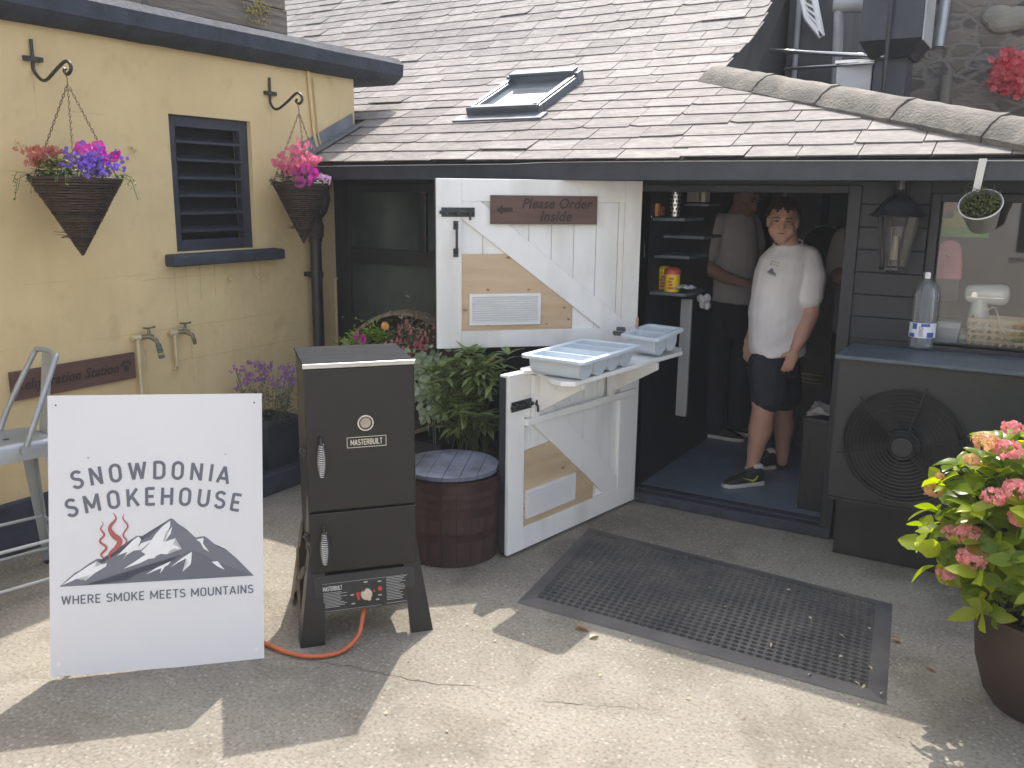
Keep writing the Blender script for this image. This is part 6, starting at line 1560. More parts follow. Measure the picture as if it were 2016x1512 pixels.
# ------------------------------------------------------------------ barrels and planters by the kitchen wall
m_mar = M('maroon_barrel_stave', (.068, .033, .028), (.042, .023, .020), s=5, r=.6, bump=.25, stretch=(6, 6, .7))
m_hoop = M('maroon_painted_hoop', (.055, .022, .021), (.036, .016, .015), s=14, r=.45, metal=.2)
bc_ = (-2.405, 3.455)
ba = thing('oak_barrel', 'maroon half barrel with blue painted plank lid beside the smoker', 'barrel', (*bc_, 0))
mb = MB(); BR = .235
for k in range(22):
    a0, a1 = 2 * PI * k / 22 + .006, 2 * PI * (k + 1) / 22 - .006; vs = []; fs = []
    for i in range(7):
        z = .002 + .425 * i / 6; r = BR + .022 * math.sin(PI * (.5 + .5 * (1 - i / 6))) + rng.uniform(-.0015, .0015)
        vs += [(r * math.cos(a0), r * math.sin(a0), z), (r * math.cos(a1), r * math.sin(a1), z)]
        if i: fs.append((2 * i - 2, 2 * i - 1, 2 * i + 1, 2 * i))
    mb.add(vs, fs)
mb.lathe([(.0001, .43), (BR - .015, .43), (BR - .012, .004)], 22)
mb.build('staves', m_mar, ba)
for z, h in ((.395, .045), (.27, .045), (.15, .04), (.335, .02)):
    mb = MB(); r = lambda zz: BR + .0235 * math.sin(PI * (.5 + .5 * (1 - zz / .425))) + .004
    mb.lathe([(r(z - h / 2), z - h / 2), (r(z + h / 2), z + h / 2)], 44, cap=False); mb.build('hoop', m_hoop, ba, smooth=60)
mb = MB()
for k in range(6):
    x0_, x1_ = -BR + k * 2 * BR / 6 + .0015, -BR + (k + 1) * 2 * BR / 6 - .0015; P = []
    f = lambda x: math.sqrt(max(0, (BR + .004) ** 2 - x * x))
    xs_ = [x0_ + (x1_ - x0_) * i / 4 for i in range(5)]; P = [(x, -f(x)) for x in xs_] + [(x, f(x)) for x in reversed(xs_)]
    h = rng.uniform(0, .002); mb.prism(P, .432, .450 + h, 'z', Matrix.Rotation(R_(25), 4, 'Z'))
mb.build('plank_lid', M('worn_blue_paint_wood', (.17, .185, .25), (.05, .055, .07), s=4, r=.55, bump=.3, rv=.15, det=9, lo=.4, hi=.6), ba)

m_oak = M('weathered_oak', (.20, .15, .10), (.11, .085, .06), s=6, r=.75, bump=.3, stretch=(5, 5, 1))
bcen = Vector((-3.14, 4.0, .725)); bax_ = Vector((.42, -.88, .16)).normalized()
bp_ = thing('barrel_planter', 'weathered oak barrel lying on its side as a planter under the dark window', 'planter', (bcen.x, bcen.y, .0)); ROOTS[bp_.name] = Vector((bcen.x, bcen.y, 0))
qm = Matrix.Translation(bcen) @ bax_.to_track_quat('Z', 'Y').to_matrix().to_4x4()
mb = MB(); Rb = .36
mb.lathe([(Rb - .035, -.48), (Rb + .02, -.2), (Rb, 0.0), (Rb - .002, .012), (Rb - .022, .012), (Rb - .024, -.01), (Rb - .01, -.2), (Rb - .06, -.45), (0.001, -.45)], 40, qm, cap=True); wb(mb, 'staves', m_oak, bp_, smooth=40)
mb = MB(); mb.lathe([(Rb + .008, -.10), (Rb + .004, -.05)], 40, qm, cap=False); wb(mb, 'hoop', m_hoop, bp_, smooth=60)
mb = MB(); vs = []; fs = []
for i in range(13):
    x = -.33 + i * .055; hw_ = math.sqrt(max(.0, (Rb - .03) ** 2 - x * x)); y_ = min(0.02, 0)
    ztop = -.09 + .015 * math.sin(i)
    vs += [(x, max(-hw_, -Rb) , -.0), (x, ztop if -hw_ < ztop else -hw_ + .001, -.002), (x, ztop + .04 if -hw_ < ztop else -hw_ + .002, -.42)]
    if i: fs += [(3 * i - 3, 3 * i, 3 * i + 1, 3 * i - 2), (3 * i - 2, 3 * i + 1, 3 * i + 2, 3 * i - 1)]
mb.add(vs, fs, qm); wb(mb, 'soil', m_soil, bp_)
mb = MB(); mb.box((bcen.x - .32, bcen.y - .02, .002), (bcen.x + .30, bcen.y + .42, .345)); wb(mb, 'timber_stand', m_black, bp_)
fcn = lambda px, py, dd: onp(px, py, bcen + bax_ * dd, bax_)
mb = MB()
for i in range(340):
    p = fcn(735 + rng.gauss(0, 24), 664 + rng.gauss(0, 12), rng.uniform(-.1, .12)); mb.leaf(p, (rng.gauss(0, 1), rng.gauss(-.4, .6), rng.uniform(0, 1.2)), (rng.gauss(0, .5), -.5, 1), rng.uniform(.025, .04), .013)
wb(mb, 'daisy_foliage', leafmat('bright_leaf_green', (.10, .20, .02), (.26, .36, .05), .5), bp_)
mb = MB()
for i in range(80):
    p = fcn(rng.uniform(676, 722), 672 + rng.gauss(0, 5), rng.uniform(0, .12)); mb.leaf(p, (rng.gauss(0, 1), -.4, rng.gauss(.2, .6)), (0, -.4, 1), .04, .016)
wb(mb, 'variegated_leaves', leafmat('variegated_leaf', (.30, .34, .12), (.16, .25, .06), .4), bp_)
mb = MB(); trumpet(mb, fcn(712, 669, .13), (-.2, -1, .3), .035); trumpet(mb, fcn(701, 660, .12), (-.6, -1, .6), .030); wb(mb, 'magenta_flowers', f_mag, bp_)
mb = MB(); p = fcn(759, 642, .13); 
for k in range(16): a = k * PI / 8; d = Vector((math.cos(a), -.15, .55 * math.sin(a) + .1)); mb.leaf(p, d, (0, -1, .5), .032, .010, .05)
mb.ball(p + Vector((0, -.004, .003)), .009, 8, 6); wb(mb, 'orange_daisy', leafmat('apricot_petal', (.75, .40, .12), (.80, .52, .22), .3), bp_)
# fuchsia
mb = MB(); mf = MB()
for i in range(240):
    p = fcn(810 + rng.gauss(0, 22), 655 + rng.gauss(0, 20), rng.uniform(-.05, .14)); mb.leaf(p, (rng.gauss(0, 1), rng.gauss(-.4, .6), rng.gauss(.3, .8)), (0, -.4, 1), rng.uniform(.022, .038), .014)
for i in range(46):
    p = fcn(810 + rng.gauss(0, 26), 664 + rng.gauss(0, 17), rng.uniform(.05, .17)); d = Vector((rng.gauss(0, .25), rng.gauss(-.2, .25), -1)).normalized()
    mf.tube([p, p + d * .012, p + d * .030], [.003, .007, .004], 6)
    for k in range(4): a = k * PI / 2; mf.leaf(p + d * .024, d * .6 + Vector((math.cos(a), math.sin(a), .2)), d, .022, .008, .0)
wb(mb, 'fuchsia_foliage', leafmat('bronze_leaf', (.12, .09, .05), (.30, .26, .17), .35), bp_); wb(mf, 'fuchsia_flowers', f_red, bp_)
# trailing round-leaved ivy
mb = MB()
for i in range(330):
    t = rng.random() ** .8; px = 835 + t * 22 + rng.gauss(0, 22) ; py = 690 + t * 125 + rng.gauss(0, 10)
    if px > 893: px = 893 - rng.uniform(0, 20)
    p = fcn(px, py, .05 + rng.uniform(0, .14)); mb.disc(p, (rng.gauss(.3, .5), -1, rng.gauss(.6, .5)), rng.uniform(.013, .023), 9, .25)
for k in range(7):
    a = fcn(840 + k * 7, 740, .06); b = fcn(850 + k * 6 + rng.gauss(0, 6), 830 + rng.uniform(0, 45), .1); mb.tube([a, a.lerp(b, .5) + Vector((0, -.02, .01)), b], .0018, 4)
wb(mb, 'trailing_ivy', leafmat('pale_grey_green_ivy', (.24, .33, .20), (.42, .50, .34), .3), bp_)

# sage-leaved shrub in a dark pot between the barrel and the door
sg = thing('leafy_shrub', 'green shrub with long pointed leaves growing behind the blue lidded barrel', 'shrub', (-2.66, 4.06, 0)); ROOTS[sg.name] = Vector((-2.66, 4.06, 0))
mb = MB(); mb.lathe([(.13, .0), (.17, .28), (.18, .29), (.16, .29), (.15, .25), (.001, .25)], 24, Matrix.Translation((-2.66, 4.06, .002))); wb(mb, 'pot', m_black, sg, smooth=40)
mb = MB(); ms = MB()
for k in range(46):
    px, py = 915 + rng.gauss(0, 40), 770 + rng.gauss(0, 62); px = min(max(px, 838), 1010); py = min(max(py, 693 + max(0, 930 - px) * .5), 905)
    p = onp(px, py, (-2.62 + rng.uniform(-.1, .1), 3.95 + rng.uniform(-.12, .1), 0), (-.5, .86, 0))
    q = Vector((-2.66 + rng.gauss(0, .05), 4.06 + rng.gauss(0, .05), .27)); m_ = q.lerp(p, .6) + Vector((0, 0, .05)); ms.tube([q, m_, p], [.004, .003, .0018], 5)
    for i in range(5):
        t = i / 5; c = p.lerp(m_, t * .75); 
        for s_ in range(3 if i else 6):
            a = rng.uniform(0, 6.28); mb.leaf_fine(c, (math.cos(a), math.sin(a), rng.uniform(-.25, .75) if i else rng.uniform(.1, 1.0)), (0, 0, 1), rng.uniform(.065, .115), rng.uniform(.024, .038), rng.uniform(.1, .5))
wb(mb, 'foliage', leafmat('sage_green_leaf', (.16, .23, .075), (.34, .43, .18), .35, .45, (.30, .26, .06)), sg, smooth=180); wb(ms, 'stem', M('green_stem', (.10, .13, .05), r=.6), sg)

# navy planter, trough step and teal pot by the wall
pl = thing('navy_planter', 'dark blue square planter of purple flowers standing on a dark step by the wall', 'planter', (-3.93, 3.72, .0)); ROOTS[pl.name] = Vector((-3.93, 3.72, 0))
mb = MB(); mb.box((-4.14, 3.42, .002), (-3.76, 4.02, .125)); wb(mb, 'step', m_navyrough, pl, bevel=.008)
mb = MB(); mb.lathe([(.155, .127), (.19, .385), (.205, .39), (.205, .42), (.185, .42), (.175, .38), (.001, .38)], 4, Matrix.Translation((-3.93, 3.72, 0)) @ Matrix.Rotation(PI / 4, 4, 'Z')); wb(mb, 'pot', m_navy, pl, bevel=.006)
mb = MB()
for i in range(420):
    a = rng.uniform(0, 6.28); r = .19 * math.sqrt(rng.random()); z = .40 + rng.uniform(0, .24) * (1 - .3 * r / .19); mb.leaf((-3.93 + r * math.cos(a), 3.72 + r * math.sin(a), z), (rng.gauss(0, 1), rng.gauss(0, 1), rng.uniform(-.2, 1)), (0, 0, 1), rng.uniform(.02, .04), .012)
for i in range(40): a = rng.uniform(0, 6.28); mb.tube([(-3.93 + .1 * math.cos(a), 3.72 + .1 * math.sin(a), .4), (-3.93 + .17 * math.cos(a), 3.72 + .17 * math.sin(a), .62 + rng.uniform(0, .12))], .0013, 4)
wb(mb, 'foliage', g_grey, pl)
mb = MB()
for i in range(46):
    a = rng.uniform(0, 6.28); r = .2 * math.sqrt(rng.random()); c = Vector((-3.93 + r * math.cos(a), 3.72 + r * math.sin(a), .64 + rng.uniform(-.03, .11)))
    for k in range(6): floret(mb, c + Vector((rng.gauss(0, .012), rng.gauss(0, .012), rng.gauss(0, .01))), (rng.gauss(0, .6), -.8, .6), .010, 4)
wb(mb, 'purple_flowers', leafmat('purple_petal', (.22, .08, .32), (.34, .16, .42), .4), pl)
p = onz(468, 985); tp = thing('teal_pot', 'teal glazed round pot standing on the concrete behind the white board', 'pot', (p.x, p.y, 0))
MB().lathe([(.10, .002), (.135, .10), (.125, .22), (.14, .235), (.13, .24), (.115, .2), (.001, .2)], 28).build('pot', M('teal_glaze', (.06, .16, .17), (.04, .11, .12), s=5, r=.25, coat=.4), tp, smooth=50)

# ------------------------------------------------------------------ hydrangea
hy = thing('hydrangea', 'pink flowered hydrangea bush in a large brown pot at the right of the courtyard', 'potted plant', (.17, 3.40, 0)); ROOTS[hy.name] = Vector((.17, 3.40, 0))
mb = MB(); mb.lathe([(.165, .002), (.20, .05), (.235, .16), (.248, .27), (.245, .33), (.255, .335), (.257, .365), (.235, .368), (.228, .34), (.001, .33)], 48, Matrix.Translation((.17, 3.40, 0))); wb(mb, 'pot', M('brown_glazed_pot', (.060, .037, .028), (.038, .026, .021), s=4, r=.6, bump=.15, rv=.12, stretch=(1, 1, .5)), hy, smooth=50)
mb = MB(); ms = MB(); hc = Vector((.17, 3.30, .665)); heads = []
def hyd(px, py, dy): return ony(px, py, 3.40 + dy)
for k in range(430):
    d = Vector((rng.gauss(0, 1), rng.gauss(0, 1), rng.gauss(.05, .95))).normalized(); r = rng.uniform(.45, 1.0)
    p = hc + Vector((d.x * .46, d.y * .38, d.z * .35)) * r
    if p.z < .30: p.z = .30 + rng.uniform(0, .12)
    q = Vector((.17 + rng.gauss(0, .06), 3.40 + rng.gauss(0, .06), .34)); ms.tube([q, q.lerp(p, .5) + Vector((0, 0, .04)), p], [.005, .004, .003], 5)
    a0 = rng.uniform(0, 6.28)
    for j in range(4 if r < .8 else 5):
        a = a0 + j * PI / 2 + rng.gauss(0, .25); dd = Vector((math.cos(a), math.sin(a), rng.uniform(-.3, .6))) + d * .45
        L = rng.uniform(.05, .12); mb.leaf_fine(p - d * .018 * (j % 3), dd, d + Vector((rng.gauss(0, .4), rng.gauss(0, .4), .8)), L, L * rng.uniform(.52, .66), rng.uniform(.05, .5), .10)
wb(mb, 'foliage', leafmat('hydrangea_leaf', (.12, .20, .016), (.36, .44, .05), .6, .28, (.20, .12, .04)), hy, smooth=180); wb(ms, 'stem', MATS['green_stem'], hy)
f_hyd = [leafmat('hydrangea_pink_petal', (.60, .20, .21), (.68, .36, .33), .4, .5), leafmat('hydrangea_bud_petal', (.55, .42, .14), (.66, .36, .28), .4, .5)]
for px, py, dy, R, mt2 in ((1938, 868, -.30, .055, 1), (1985, 885, -.30, .060, 0), (1912, 905, -.33, .035, 1), (1958, 977, -.40, .052, 0), (2002, 962, -.38, .06, 0), (1838, 965, -.18, .045, 1), (1870, 1049, -.30, .048, 0), (1905, 1052, -.36, .062, 0), (1917, 1098, -.42, .066, 0), (1862, 1128, -.28, .042, 0), (1850, 937, -.15, .022, 1), (1993, 842, -.2, .045, 0), (2010, 1020, -.40, .05, 0)):
    R *= .68; c = hyd(px, py, dy * .95 + .02); m_ = MB(); vd = (CAMP - c).normalized()
    for i in range(80):
        d = Vector((rng.gauss(0, 1), rng.gauss(0, 1), rng.gauss(.2, 1))).normalized(); floret(m_, c + Vector((d.x, d.y, d.z * .62)) * R * rng.uniform(.8, 1.12), d + vd * .3 + Vector((rng.gauss(0, .3), rng.gauss(0, .3), rng.gauss(0, .3))), R * .27, 4)
    wb(m_, 'flower_head', f_hyd[mt2], hy)
# red flowers on the far stone wall
rf = thing('red_flowers', 'blurred clump of red flowers hanging on the far stone wall', 'flowers', ony(1990, 150, 8.8)); ROOTS[rf.name] = Vector(rf.location)
mb = MB()
for i in range(420):
    p = ony(1990 + rng.gauss(0, 15), 145 + rng.gauss(0, 16), 8.8 + rng.uniform(-.12, .12)); floret(mb, p, (rng.gauss(0, .7), -1, rng.gauss(.3, .6)), .035)
wb(mb, 'blossom', leafmat('red_petal', (.55, .05, .06), (.65, .16, .16), .4), rf)

# loose grit and tiny dry bits over the concrete, thicker along the walls and the threshold
mb = MB()
def grit(x, y, r):
    z = r * .35; k = 5; a0 = rng.uniform(0, 6); vs = [(x + r * math.cos(a0 + i * 1.2566) * rng.uniform(.6, 1.2), y + r * math.sin(a0 + i * 1.2566) * rng.uniform(.6, 1.2), .0015) for i in range(k)] + [(x + r * .2 * rng.uniform(-1, 1), y, z + .002)]
    mb.add(vs, [(i, (i + 1) % k, k) for i in range(k)])
for i in range(620): grit(rng.uniform(-3.6, .3), rng.uniform(1.3, 4.5), rng.choice((.002, .0025, .003, .004, .006)))
for i in range(420): grit(rng.uniform(-1.9, .1), 4.58 - abs(rng.gauss(0, .07)), rng.uniform(.0025, .008))
for i in range(300): grit(WX + .05 + abs(rng.gauss(0, .07)), rng.uniform(1.8, 4.5), rng.uniform(.0025, .008))
for i in range(240):
    t = rng.random(); p = mc[3].lerp(mc[2], t) if rng.random() < .5 else mc[2].lerp(mc[1], t); grit(p.x + abs(rng.gauss(0, .03)), p.y + abs(rng.gauss(0, .03)), rng.uniform(.002, .006))
tag(mb.build('grit', M('loose_grit', (.20, .17, .13), (.34, .30, .24), s=40, r=.9, isl=.5)), kind='stuff')
# ------------------------------------------------------------------ people
m_skin = M('fair_skin', (.50, .29, .215), (.46, .255, .185), s=9, r=.5)
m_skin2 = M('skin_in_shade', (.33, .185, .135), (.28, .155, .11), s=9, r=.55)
m_tee = M('white_cotton', (.80, .775, .80), (.67, .655, .675), s=6, r=.9, bump=.6, bs=11, stretch=(1.4, 1.4, .6))
m_short = M('navy_cotton', (.020, .022, .038), (.014, .015, .026), s=8, r=.85, bump=.2)
m_hair = M('dark_brown_hair', (.018, .013, .010), (.035, .026, .020), s=70, r=.55, bump=.5, bs=120, stretch=(3, 3, .6))
m_shoe = M('black_trainer_mesh', (.018, .018, .019), (.03, .03, .032), s=90, r=.6)
m_sole = M('white_foam_sole', (.62, .62, .60), (.52, .52, .50), s=12, r=.6)
def loft(mb, rings, n=20):
    """rings: (cx,cy,cz, rx, ry, yaw[, tilt about x]) -> one closed body"""
    vs = []; fs = []
    for i, r in enumerate(rings):
        cx, cy, cz, rx, ry, yaw = r[:6]; sl = r[6] if len(r) > 6 else 0.0
        for k in range(n):
            a = 2 * PI * k / n; x, y = rx * math.cos(a), ry * math.sin(a)
            vs.append((cx + x * math.cos(yaw) - y * math.sin(yaw), cy + x * math.sin(yaw) + y * math.cos(yaw), cz + sl * x))
        if i: fs += [((i - 1) * n + k, (i - 1) * n + (k + 1) % n, i * n + (k + 1) % n, i * n + k) for k in range(n)]
    fs += [tuple(range(n - 1, -1, -1)), tuple((len(rings) - 1) * n + k for k in range(n))]
    up = rings[-1][2] > rings[0][2]
    return mb.add(vs, fs if up else [tuple(reversed(f)) for f in fs])
def limb(mb, pts, rs, n=14, flat=1.0):
    q = smooth_path([(*p, r) for p, r in zip(pts, rs)], 5) if False else None
    P = []; 
    for i in range(len(pts) - 1):
        for k in range(5):
            t = k / 5; a, b = Vector(pts[i]), Vector(pts[i + 1]); s_ = t * t * (3 - 2 * t)
            P.append((a.lerp(b, t), rs[i] + (rs[i + 1] - rs[i]) * s_))
    P.append((Vector(pts[-1]), rs[-1]))
    mb.tube([p for p, r in P], [r for p, r in P], n, flat=flat); mb.ball(pts[0], rs[0], 12, 8); mb.ball(pts[-1], rs[-1], 12, 8)
    return mb
def fuse(mb, name, mat, parent, voxel, smooth=4, fac=.5):
    """weld overlapping closed shapes into one continuous surface"""
    o = mb.build(name, mat, None)
    r = o.modifiers.new('remesh', 'REMESH'); r.mode = 'VOXEL'; r.voxel_size = voxel
    s_ = o.modifiers.new('smooth', 'SMOOTH'); s_.iterations = smooth; s_.factor = fac
    dg = bpy.context.evaluated_depsgraph_get(); dg.update()
    me = bpy.data.meshes.new_from_object(o.evaluated_get(dg)); o.modifiers.clear(); old = o.data; o.data = me; bpy.data.meshes.remove(old)
    me.name = name; me.materials.clear(); me.materials.append(mat); me.polygons.foreach_set('use_smooth', [True] * len(me.polygons)); me.polygons.foreach_set('material_index', [0] * len(me.polygons))
    o.parent = parent; return o
def hand(mb, wrist, d, palm_n, L=.18, curl=.5, side=1):
    """five separate fingers: d = pointing direction, palm_n = palm normal, side = thumb side"""
    w = Vector(wrist); d = Vector(d).normalized(); n_ = Vector(palm_n); n_ = (n_ - d * n_.dot(d)).normalized(); s_ = d.cross(n_) * side
    pl = L * .5
    q = Matrix((s_, d, n_)).transposed().to_4x4(); q.translation = w + d * pl * .52
    mb.ball((0, 0, 0), (L * .225, pl * .64, L * .085), 14, 10, q)
    for i, (off, l_) in enumerate(((.165, .40), (.055, .46), (-.055, .43), (-.155, .34))):
        b = w + d * pl * .88 + s_ * (off * L); fl = l_ * L; c = curl * (1 + .15 * i); dd = d + s_ * off * .35
        p1 = b + dd * fl * .42; p2 = p1 + (dd * math.cos(c) + n_ * math.sin(c)) * fl * .34; p3 = p2 + (dd * math.cos(1.8 * c) + n_ * math.sin(1.8 * c)) * fl * .26
        r = L * .046 * (1 - .06 * i); mb.tube([b - d * .02, p1, p2, p3], [r * 1.1, r, r * .92, r * .75], 8); mb.ball(p3, r * .76, 8, 6); mb.ball(p1, r * 1.02, 8, 6)
    b = w + d * pl * .25 + s_ * L * .17; p1 = b + (d * .6 + s_ * .65 + n_ * .25).normalized() * L * .2; p2 = p1 + (d * .9 + s_ * .2 + n_ * .35).normalized() * L * .17
    mb.tube([b - s_ * .02, p1, p2], [L * .068, L * .056, L * .042], 8); mb.ball(p2, L * .043, 8, 6)
def head(mb, c, f, up, S_=1.0):
    """skull, jaw, nose, ears, lips; f = facing"""
    f = Vector(f).normalized(); u = Vector(up); u = (u - f * u.dot(f)).normalized(); r = f.cross(u)
    q = Matrix((r, f, u)).transposed().to_4x4(); q.translation = Vector(c)
    def b(p, rad, n=14, k=10): mb.ball((0, 0, 0), tuple(x * S_ for x in rad), n, k, q @ Matrix.Translation(Vector(p) * S_))
    b((0, -.015, .030), (.078, .098, .092), 20, 14); b((0, .022, -.035), (.068, .070, .085), 18, 12); b((0, .048, -.088), (.044, .040, .034)); b((0, .0, -.06), (.066, .06, .062))
    b((-.040, .045, -.042), (.036, .036, .040)); b((.040, .045, -.042), (.036, .036, .040)); b((0, .072, .032), (.058, .022, .014))
    b((0, .096, -.022), (.015, .020, .017)); mb.tube([q @ Vector((0, .080 * S_, .022 * S_)), q @ Vector((0, .100 * S_, -.020 * S_))], [.009 * S_, .014 * S_], 8); b((.013, .088, -.026), (.010, .011, .009)); b((-.013, .088, -.026), (.010, .011, .009))
    b((0, .083, -.052), (.026, .012, .0065)); b((0, .081, -.063), (.022, .013, .0075))
    for s_ in (-1, 1): b((s_ * .080, -.012, -.008), (.012, .024, .034)); b((s_ * .087, -.018, .008), (.008, .018, .020))
    return q
def face_marks(q, par, S_, skin_dark):
    """eyes, brows and mouth set into the face"""
    mb = MB()
    for s_ in (-1, 1): mb.ball((0, 0, 0), (.0125 * S_, .006 * S_, .0042 * S_), 10, 6, q @ Matrix.Translation(Vector((s_ * .031, .0795, .010)) * S_))
    mb.build('eyes', M('dark_eye', (.03, .02, .015), r=.25), par, smooth=60)
    mb = MB()
    for s_ in (-1, 1): mb.tube([q @ (Vector(p) * S_) for p in ((s_ * .014, .093, .026), (s_ * .032, .091, .032), (s_ * .052, .076, .026))], [.0035 * S_, .0045 * S_, .0025 * S_], 6)
    mb.build('eyebrows', m_hair, par, smooth=60)
    mb = MB(); mb.ball((0, 0, 0), (.0235 * S_, .0065 * S_, .0028 * S_), 12, 6, q @ Matrix.Translation(Vector((0, .0915, -.0575)) * S_)); mb.build('mouth', M('lip_brown', (.20, .07, .06), r=.5), par, smooth=60)
def hair(q, par, S_, mat, front=.050, vol=1.0):
    """short hair: scalp shell with a fringe line, broken by tufts"""
    mb = MB()
    Rx, Ry, Rz = .089 * S_ * vol, .110 * S_ * vol, .106 * S_ * vol; n, k = 36, 22; vs = []; fs = []
    def keep(d):
        x, y, z = d
        return z > .40 + .07 * math.sin(11 * x + 1.3) + .05 * math.sin(27 * x) if y > .55 else (z > .42 - 1.0 * (.55 - y) if y > -.2 else z > -.52)
    P = []
    for i in range(k + 1):
        for j in range(n):
            a = PI * i / k; b = 2 * PI * j / n; P.append(Vector((math.sin(a) * math.cos(b), math.sin(a) * math.sin(b), math.cos(a))))
    for d in P: w = 1 + rng.uniform(-.025, .03); vs.append(q @ Vector((d.x * Rx * w, d.y * Ry * w - .015 * S_, d.z * Rz * w + .030 * S_)))
    for i in range(k):
        for j in range(n):
            f = (i * n + j, (i + 1) * n + j, (i + 1) * n + (j + 1) % n, i * n + (j + 1) % n)
            c = sum((P[x] for x in f), Vector()) / 4
            if keep(c): fs.append(f)
    mb.add(vs, fs)
    for i in range(520):
        d = Vector((rng.gauss(0, 1), rng.gauss(-.1, 1), abs(rng.gauss(.5, .7)))).normalized()
        if not keep(d * .97): continue
        p = Vector((d.x * Rx, d.y * Ry - .015 * S_, d.z * Rz + .030 * S_)); t = (d + Vector((rng.gauss(0, .5), .5 + rng.gauss(0, .4), rng.gauss(0, .3)))).normalized()
        mb.tube([q @ p, q @ (p + t * .010 * S_), q @ (p + t * .018 * S_ - Vector((0, 0, .007 * S_)))], [.0034 * S_, .0024 * S_, .0006], 4)
    mb.build('hair', mat, par, smooth=60)
def shoe(par, heel, toe, z, name='trainer', swoosh=False, W_=.088):
    heel, toe = Vector((*heel, z)), Vector((*toe, z)); d = (toe - heel); L = d.length; d.normalize(); s_ = Vector((-d.y, d.x, 0))
    q = Matrix((d, s_, Vector((0, 0, 1)))).transposed().to_4x4(); q.translation = heel
    def prof(mbx, rows):
        n_ = 16; vs = []; fs = []
        for i, (x, w, zb, zt) in enumerate(rows):
            for k in range(n_):
                a = 2 * PI * k / n_; vs.append(q @ Vector((x * L, w * W_ / 2 * math.cos(a) * (1 if abs(math.cos(a)) < .8 else .97), (zb + zt) / 2 + (zt - zb) / 2 * math.sin(a))))
            if i: fs += [((i - 1) * n_ + k, i * n_ + k, i * n_ + (k + 1) % n_, (i - 1) * n_ + (k + 1) % n_) for k in range(n_)]
        fs += [tuple(range(n_)), tuple((len(rows) - 1) * n_ + k for k in range(n_ - 1, -1, -1))]
        mbx.add(vs, fs)
    mb = MB(); prof(mb, [(-.0, .45, .02, .075), (.03, .72, .015, .11), (.12, .80, .012, .125), (.25, .80, .012, .125), (.36, .85, .012, .105), (.52, .95, .012, .082), (.72, 1.0, .012, .064), (.88, .85, .014, .05), (.97, .5, .018, .036), (1.0, .2, .022, .030)])
    u = mb.build(name, m_shoe, par, smooth=60)
    mb = MB(); P = [(-.02, .5), (.04, .84), (.2, .86), (.36, .86), (.55, 1.02), (.75, 1.08), (.92, .86), (1.01, .4)]
    out = [(x * L, w * W_ / 2) for x, w in P] + [(x * L, -w * W_ / 2) for x, w in reversed(P)]
    mb.prism(out, .0015, .026, 'z', q); mb.build('sole', m_sole, u, bevel=.006)
    mb = MB(); prof(mb, [(.03, .5, .08, .128), (.10, .62, .10, .136), (.22, .62, .10, .136), (.27, .5, .09, .130)]); mb.build('sock', M('white_sock', (.62, .60, .60), r=.9), u, smooth=60)
    if swoosh:
        for sg in (-1, 1):
            mb = MB(); P = [(.20, .068), (.27, .045), (.34, .036), (.62, .066), (.36, .050), (.29, .056), (.235, .072)]
            Wy = lambda x: sg * W_ / 2 * (.92 if x < .45 else .99)
            vs = [q @ Vector((x * L, Wy(x) * (1 - .25 * max(0, (zz - .05)) / .05), zz)) for x, zz in P]
            vs = [v + s_ * sg * .004 for v in vs]
            mb.add(vs, [(0, 1, 5, 6), (1, 2, 4, 5), (2, 3, 4)]); mb.build('tick_mark', M('lime_yellow_print', (.55, .62, .05), r=.5), u)
RZ = math.atan2(.514, .858)
FLZ = .0505

# ---- the man in white t-shirt and navy shorts standing in the doorway
o1 = onz(1480, 953, FLZ)
man = thing('person', 'young man in white t-shirt, navy shorts and black trainers standing in the kitchen doorway', 'person', (o1.x, o1.y, FLZ), RZ)
def PP(o):
    def f(px, py, y=0.0):
        w = onp(px, py, o + aw * y, aw); return ((w - o).dot(rt.normalized()), y, w.z - FLZ)
    return f
aw = aw.normalized()
P1 = PP(o1)
def ringer(P):
    def f(l, r, py, ry, y=0.0, yaw=0.0, sl=0.0):
        a, b = P(l, py, y), P(r, py, y); return ((a[0] + b[0]) / 2, y, (a[2] + b[2]) / 2, (b[0] - a[0]) / 2, ry, yaw, sl)
    return f
ring1 = ringer(P1)
# body
mb = MB()
loft(mb, [ring1(1496, 1548, 735, .07, .05), ring1(1486, 1568, 700, .11, .04), ring1(1482, 1584, 640, .135, .02), ring1(1486, 1590, 580, .135, .03), ring1(1494, 1600, 530, .12, .03), ring1(1512, 1598, 494, .085, .03)])
limb(mb, [P1(1555, 500, .03), P1(1547, 455, .01)], [.066, .058])
limb(mb, [P1(1594, 515, -.03), P1(1597, 575, -.07), P1(1596, 618, -.09), P1(1581, 655, -.13), P1(1566, 686, -.15)], [.044, .054, .050, .046, .031])
limb(mb, [P1(1524, 515, .10), P1(1508, 600, .24), P1(1486, 652, .18), P1(1474, 672, .13)], [.048, .046, .040, .030])
limb(mb, [P1(1508, 715, -.02), P1(1505, 785, -.03), P1(1503, 810, -.03), P1(1498, 842, -.01), P1(1489, 880, 0), P1(1483, 908, 0.01), P1(1481, 934, 0.01)], [.088, .076, .068, .073, .054, .040, .040])
limb(mb, [P1(1534, 735, .10), P1(1540, 790, .22), P1(1543, 835, .27), P1(1541, 880, .30), P1(1540, 908, .31)], [.062, .060, .064, .045, .036])
hand(mb, P1(1565, 690, -.155), (-.30, -.05, -.95), (.2, .95, -.05), L=.165, curl=.45, side=-1)
hand(mb, P1(1473, 674, .13), (-.02, -.1, -1), (.6, .5, 0), L=.16, curl=.5, side=1)
hc1 = Vector(P1(1541, 437, -.015)); hf1 = Vector((-.30, -.95, -.06))
hq1 = head(mb, hc1, hf1, (.06, 0, 1), .97)
